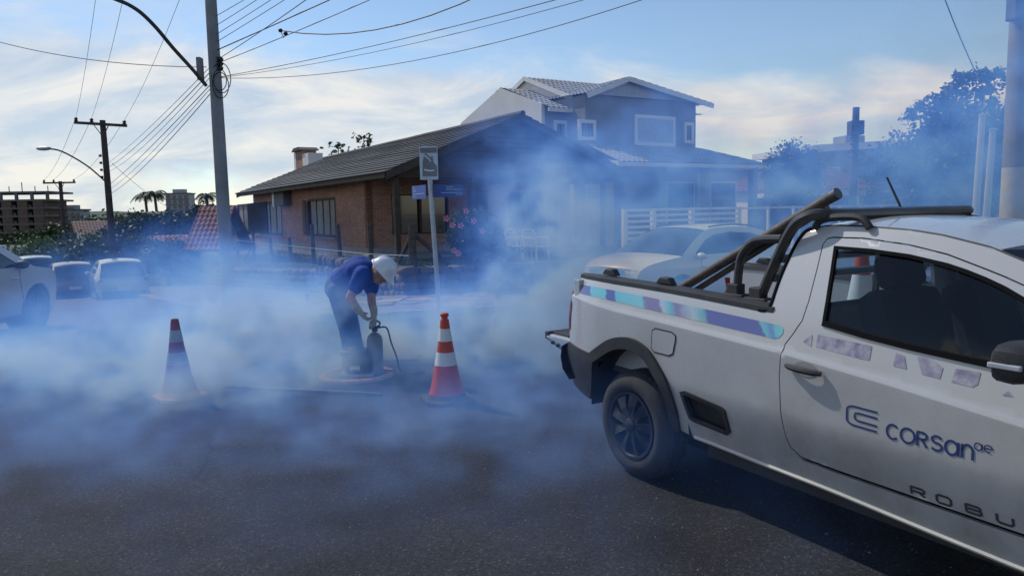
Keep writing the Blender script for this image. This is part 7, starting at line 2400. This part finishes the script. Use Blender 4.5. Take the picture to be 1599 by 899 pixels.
def palm(label, px, py, D, fl, nf=13):
    c = at(px, py, D); b0 = Vector((c.x, c.y, G(c.dot(VV), c.dot(UU)))); t_ = thing('palm_tree', label, 'palm', b0, 0, 'palms down the side street')
    h_ = c.z - b0.z
    mb = MB(); mb.tube(smoothc([(0, 0, -.1), (.15, 0, h_ * .5), (0, 0, h_)], 4), [lerp(.16, .10, i / 8) for i in range(9)], 8); mb.build('trunk', M_BARK, t_, True)
    for k in range(nf):
        a = 2 * pi * k / nf + rnd.uniform(-.2, .2); el = rnd.uniform(.15, 1.0); L_ = fl * rnd.uniform(.85, 1.15)
        spine = []
        for i in range(8):
            t = i / 7; r = L_ * t * (1 - .15 * t); spine.append(Vector((cos(a) * r, sin(a) * r, h_ + sin(el) * r * (1.0 - .2 * t) - L_ * .75 * t * t)))
        mb = MB(); mb.tube(spine, [lerp(.025, .008, i / 7) for i in range(8)], 4)
        sdv = Vector((-sin(a), cos(a), 0))
        for i in range(26):
            t = .12 + .88 * i / 26; j = min(6, int(t * 7)); p = spine[j].lerp(spine[j + 1], t * 7 - j); ln = fl * .36 * sin(pi * min(1, t * .9 + .1)) + .05
            for s in (-1, 1):
                q = p + sdv * s * ln * .8 + (spine[j + 1] - spine[j]).normalized() * ln * .45 + Vector((0, 0, -ln * .35)); w = (spine[j + 1] - spine[j]).normalized() * fl * .022
                mb.add([p - w, p + w, q], [(0, 1, 2)])
        mb.build('frond', ML_DARK, t_, fix=False)
palm('feathery palm with drooping fronds, taller left one of the pair', 226, 303, 62, 1.25)
palm('feathery palm with drooping fronds behind the lamp pole wires', 241, 301, 60, 1.25)
palm('ragged palm leaning beside the tall concrete pole', 322, 305, 55, 1.2, 9)
palm('small palm half hidden in the dark trees', 208, 335, 58, 1.0, 9)
# sprigs of a conifer above the brick roof
for k, (x_, y_, lab) in enumerate(((528, 236, 'thin leafy treetop showing above the brick house roof near the chimney'), (568, 224, 'thin leafy treetop above the ridge of the brick house'))):
    c = at(x_, y_, 48); b0 = Vector((c.x, c.y, -.5)); t_ = thing('slender_tree', lab, 'tree', b0); h_ = c.z - b0.z
    mb = MB()
    for j in range(26): crown(mb, (rnd.gauss(0, .30), rnd.gauss(0, .3), h_ + rnd.uniform(-.6, .5)), (.1, .1, .22), 2, 9, .15, .10)
    mb.build('crown', ML_DARK, t_, fix=False)
    mb = MB(); mb.tube([(0, 0, 0), (.1, 0, h_ * .6), (0, 0, h_ + .3)], [.12, .07, .02], 6); mb.build('trunk', M_BARK, t_, True)

# ================================================================== SMOKE
# blue engine smoke: one drifting body of fine droplets, denser in puffs over the road and thinner where it rises
SM0, SM1 = Vector((-8.0, 2.6, 0.0)), Vector((9.5, 13.0, 6.2))
PUFFS = [  # centre, radii, strength
    # carpet left of the machine
    ((-3.6, 7.6, .20), (1.5, .9, .45), 1.15), ((-2.6, 8.0, .30), (1.1, .8, .50), 1.35), ((-4.9, 7.1, .10), (.9, .8, .38), .8), ((-5.2, 6.6, .05), (.6, .5, .26), .6), ((-3.9, 6.55, .05), (1.0, .5, .30), .55),
    ((-5.9, 8.0, .05), (1.0, .8, .30), .40), ((-2.9, 6.55, .10), (.7, .45, .32), .5),
    # carpet right of the machine
    ((-0.7, 8.0, .12), (1.0, .8, .38), 1.3), ((.25, 8.2, .28), (1.0, .8, .55), 1.5), ((1.25, 8.5, .3), (.9, .8, .60), 1.1), ((.6, 7.2, .05), (.8, .6, .28), .45),
    # the rising plume
    ((.30, 8.7, .85), (.60, .6, .60), 1.2), ((.42, 9.0, 1.45), (.58, .65, .58), .85), ((.05, 9.3, 2.05), (.62, .7, .55), .30), ((.85, 9.4, 2.2), (.85, .8, .65), .26), ((1.25, 9.4, 1.3), (.8, .9, .8), .32),
    # drift behind the truck
    ((2.6, 10.0, 1.5), (1.5, 1.1, 1.1), .22), ((4.4, 10.2, 1.7), (2.0, 1.3, 1.3), .27), ((6.6, 9.6, 2.2), (2.2, 1.3, 1.8), .30), ((6.0, 7.6, 4.2), (1.5, .9, 1.9), .60), ((2.4, 10.4, 2.5), (1.6, 1.0, .9), .16),
    # thin veils: far street, foreground, machine
    ((-5.0, 10.4, .5), (1.8, 1.1, .60), .36), ((-4.0, 10.3, .75), (1.0, .9, .65), .42), ((-7.0, 9.2, .1), (1.0, .8, .30), .20), ((-3.0, 9.6, .5), (1.0, .8, .4), .3),
    ((-1.9, 6.5, .05), (1.6, .5, .30), .40), ((-2.9, 5.95, .28), (.85, .34, .34), .75), ((0, 3.9, .1), (5, 1.3, .5), .05), ((-2.6, 5.0, .0), (1.3, .6, .22), .14), ((-.6, 5.6, .05), (1.5, .7, .26), .40), ((.9, 5.0, .1), (1.2, .8, .38), .12), ((-1.4, 4.9, .05), (1.6, .6, .24), .20), ((-3.4, 5.0, .05), (1.2, .6, .2), .14), ((.2, 4.6, .05), (1.0, .6, .24), .12),
    ((-1.95, 6.90, .25), (.45, .28, .36), .85), ((-1.80, 7.05, .6), (.30, .25, .35), .6)]
ng = bpy.data.node_groups.new('smoke_field', 'GeometryNodeTree')
ng.interface.new_socket('Geometry', in_out='INPUT', socket_type='NodeSocketGeometry')
ng.interface.new_socket('Geometry', in_out='OUTPUT', socket_type='NodeSocketGeometry')
N, L = ng.nodes, ng.links
pos = N.new('GeometryNodeInputPosition').outputs[0]


def gm(op, a, b=None, c=None, clamp=False):
    n = N.new('ShaderNodeMath'); n.operation = op; n.use_clamp = clamp
    for i, s in enumerate((a, b, c)):
        if s is None: continue
        if isinstance(s, (int, float)): n.inputs[i].default_value = s
        else: L.new(s, n.inputs[i])
    return n.outputs[0]


def gv(op, a, b=None):
    n = N.new('ShaderNodeVectorMath'); n.operation = op
    for i, s in enumerate((a, b)):
        if s is None: continue
        if isinstance(s, (tuple, list, Vector)): n.inputs[i].default_value = s
        else: L.new(s, n.inputs[i])
    return n


def gn(vec, scale, detail, rough, dist=0.0, col=False):
    n = N.new('ShaderNodeTexNoise'); n.inputs['Scale'].default_value = scale; n.inputs['Detail'].default_value = detail; n.inputs['Roughness'].default_value = rough; n.inputs['Distortion'].default_value = dist
    L.new(vec, n.inputs['Vector'])
    return n.outputs['Color'] if col else n.outputs['Fac']


# swirl the coordinates before placing the puffs
wv = gv('SUBTRACT', gn(pos, .75, 3, .55, col=True), (.5, .5, .5)).outputs[0]
wv2 = gv('SUBTRACT', gn(pos, 2.7, 4, .6, col=True), (.5, .5, .5)).outputs[0]
sc1 = gv('MULTIPLY', wv, (.75, .7, .55)).outputs[0]
sc2 = gv('MULTIPLY', wv2, (.55, .5, .48)).outputs[0]
wp_ = gv('ADD', gv('ADD', pos, sc1).outputs[0], sc2).outputs[0]
tot = None
for c, r, s in PUFFS:
    d = gv('MULTIPLY', gv('SUBTRACT', wp_, c).outputs[0], (1 / r[0], 1 / r[1], 1 / r[2])).outputs[0]
    q = gv('DOT_PRODUCT', d, d).outputs['Value']
    e = gm('MULTIPLY', gm('EXPONENT', gm('MULTIPLY', q, -1.0)), s)
    tot = e if tot is None else gm('ADD', tot, e)
fine = gn(gv('MULTIPLY', wp_, (1, 1, 1.25)).outputs[0], 1.9, 7, .62, .4)
k1 = gm('MULTIPLY', gm('SUBTRACT', fine, .43), 5.5, clamp=True)
den = gm('MULTIPLY', tot, gm('ADD', gm('MULTIPLY', k1, .95), .07))
den = gm('MAXIMUM', gm('SUBTRACT', den, .006), 0.0)
vc = N.new('GeometryNodeVolumeCube')
L.new(den, vc.inputs['Density'])
vc.inputs['Min'].default_value = SM0; vc.inputs['Max'].default_value = SM1
VOX = .064
for k, nm in enumerate(('Resolution X', 'Resolution Y', 'Resolution Z')): vc.inputs[nm].default_value = int((SM1[k] - SM0[k]) / VOX)
msm = bpy.data.materials.new('blue_smoke'); msm.use_nodes = True
sn, sl_ = msm.node_tree.nodes, msm.node_tree.links
sn.clear()
so = sn.new('ShaderNodeOutputMaterial'); pvn = sn.new('ShaderNodeVolumePrincipled')
pvn.inputs['Color'].default_value = (.17, .395, 1.0, 1)
pvn.inputs['Density'].default_value = 4.2
pvn.inputs['Absorption Color'].default_value = (.74, .78, 1.0, 1)
pvn.inputs['Anisotropy'].default_value = .25
# fresh dense smoke is milky, thin drifting smoke is a pure fine-droplet blue
vi_ = sn.new('ShaderNodeVolumeInfo')
mrd = sn.new('ShaderNodeMapRange'); mrd.inputs['From Min'].default_value = .10; mrd.inputs['From Max'].default_value = .75
sl_.new(vi_.outputs['Density'], mrd.inputs['Value'])
mxd = sn.new('ShaderNodeMixRGB'); mxd.inputs['Color1'].default_value = (.15, .37, 1.0, 1); mxd.inputs['Color2'].default_value = (.38, .585, 1.0, 1)
sl_.new(mrd.outputs[0], mxd.inputs['Fac']); sl_.new(mxd.outputs[0], pvn.inputs['Color'])
sl_.new(pvn.outputs[0], so.inputs['Volume'])
smt = N.new('GeometryNodeSetMaterial'); smt.inputs['Material'].default_value = msm
L.new(vc.outputs[0], smt.inputs['Geometry'])
go_ = N.new('NodeGroupOutput'); L.new(smt.outputs[0], go_.inputs[0])
N.new('NodeGroupInput')
mb = MB(); mb.bx(SM0.x, SM1.x, SM0.y, SM1.y, SM0.z, SM1.z)
smoke = mb.build('smoke', msm, None)
md = smoke.modifiers.new('smoke_field', 'NODES'); md.node_group = ng
tag(smoke, 'blue smoke drifting from the manhole machine across the street and up behind the truck', 'smoke', kind='stuff')
cy_.volume_step_rate = 1.0
cy_.volume_max_steps = 256
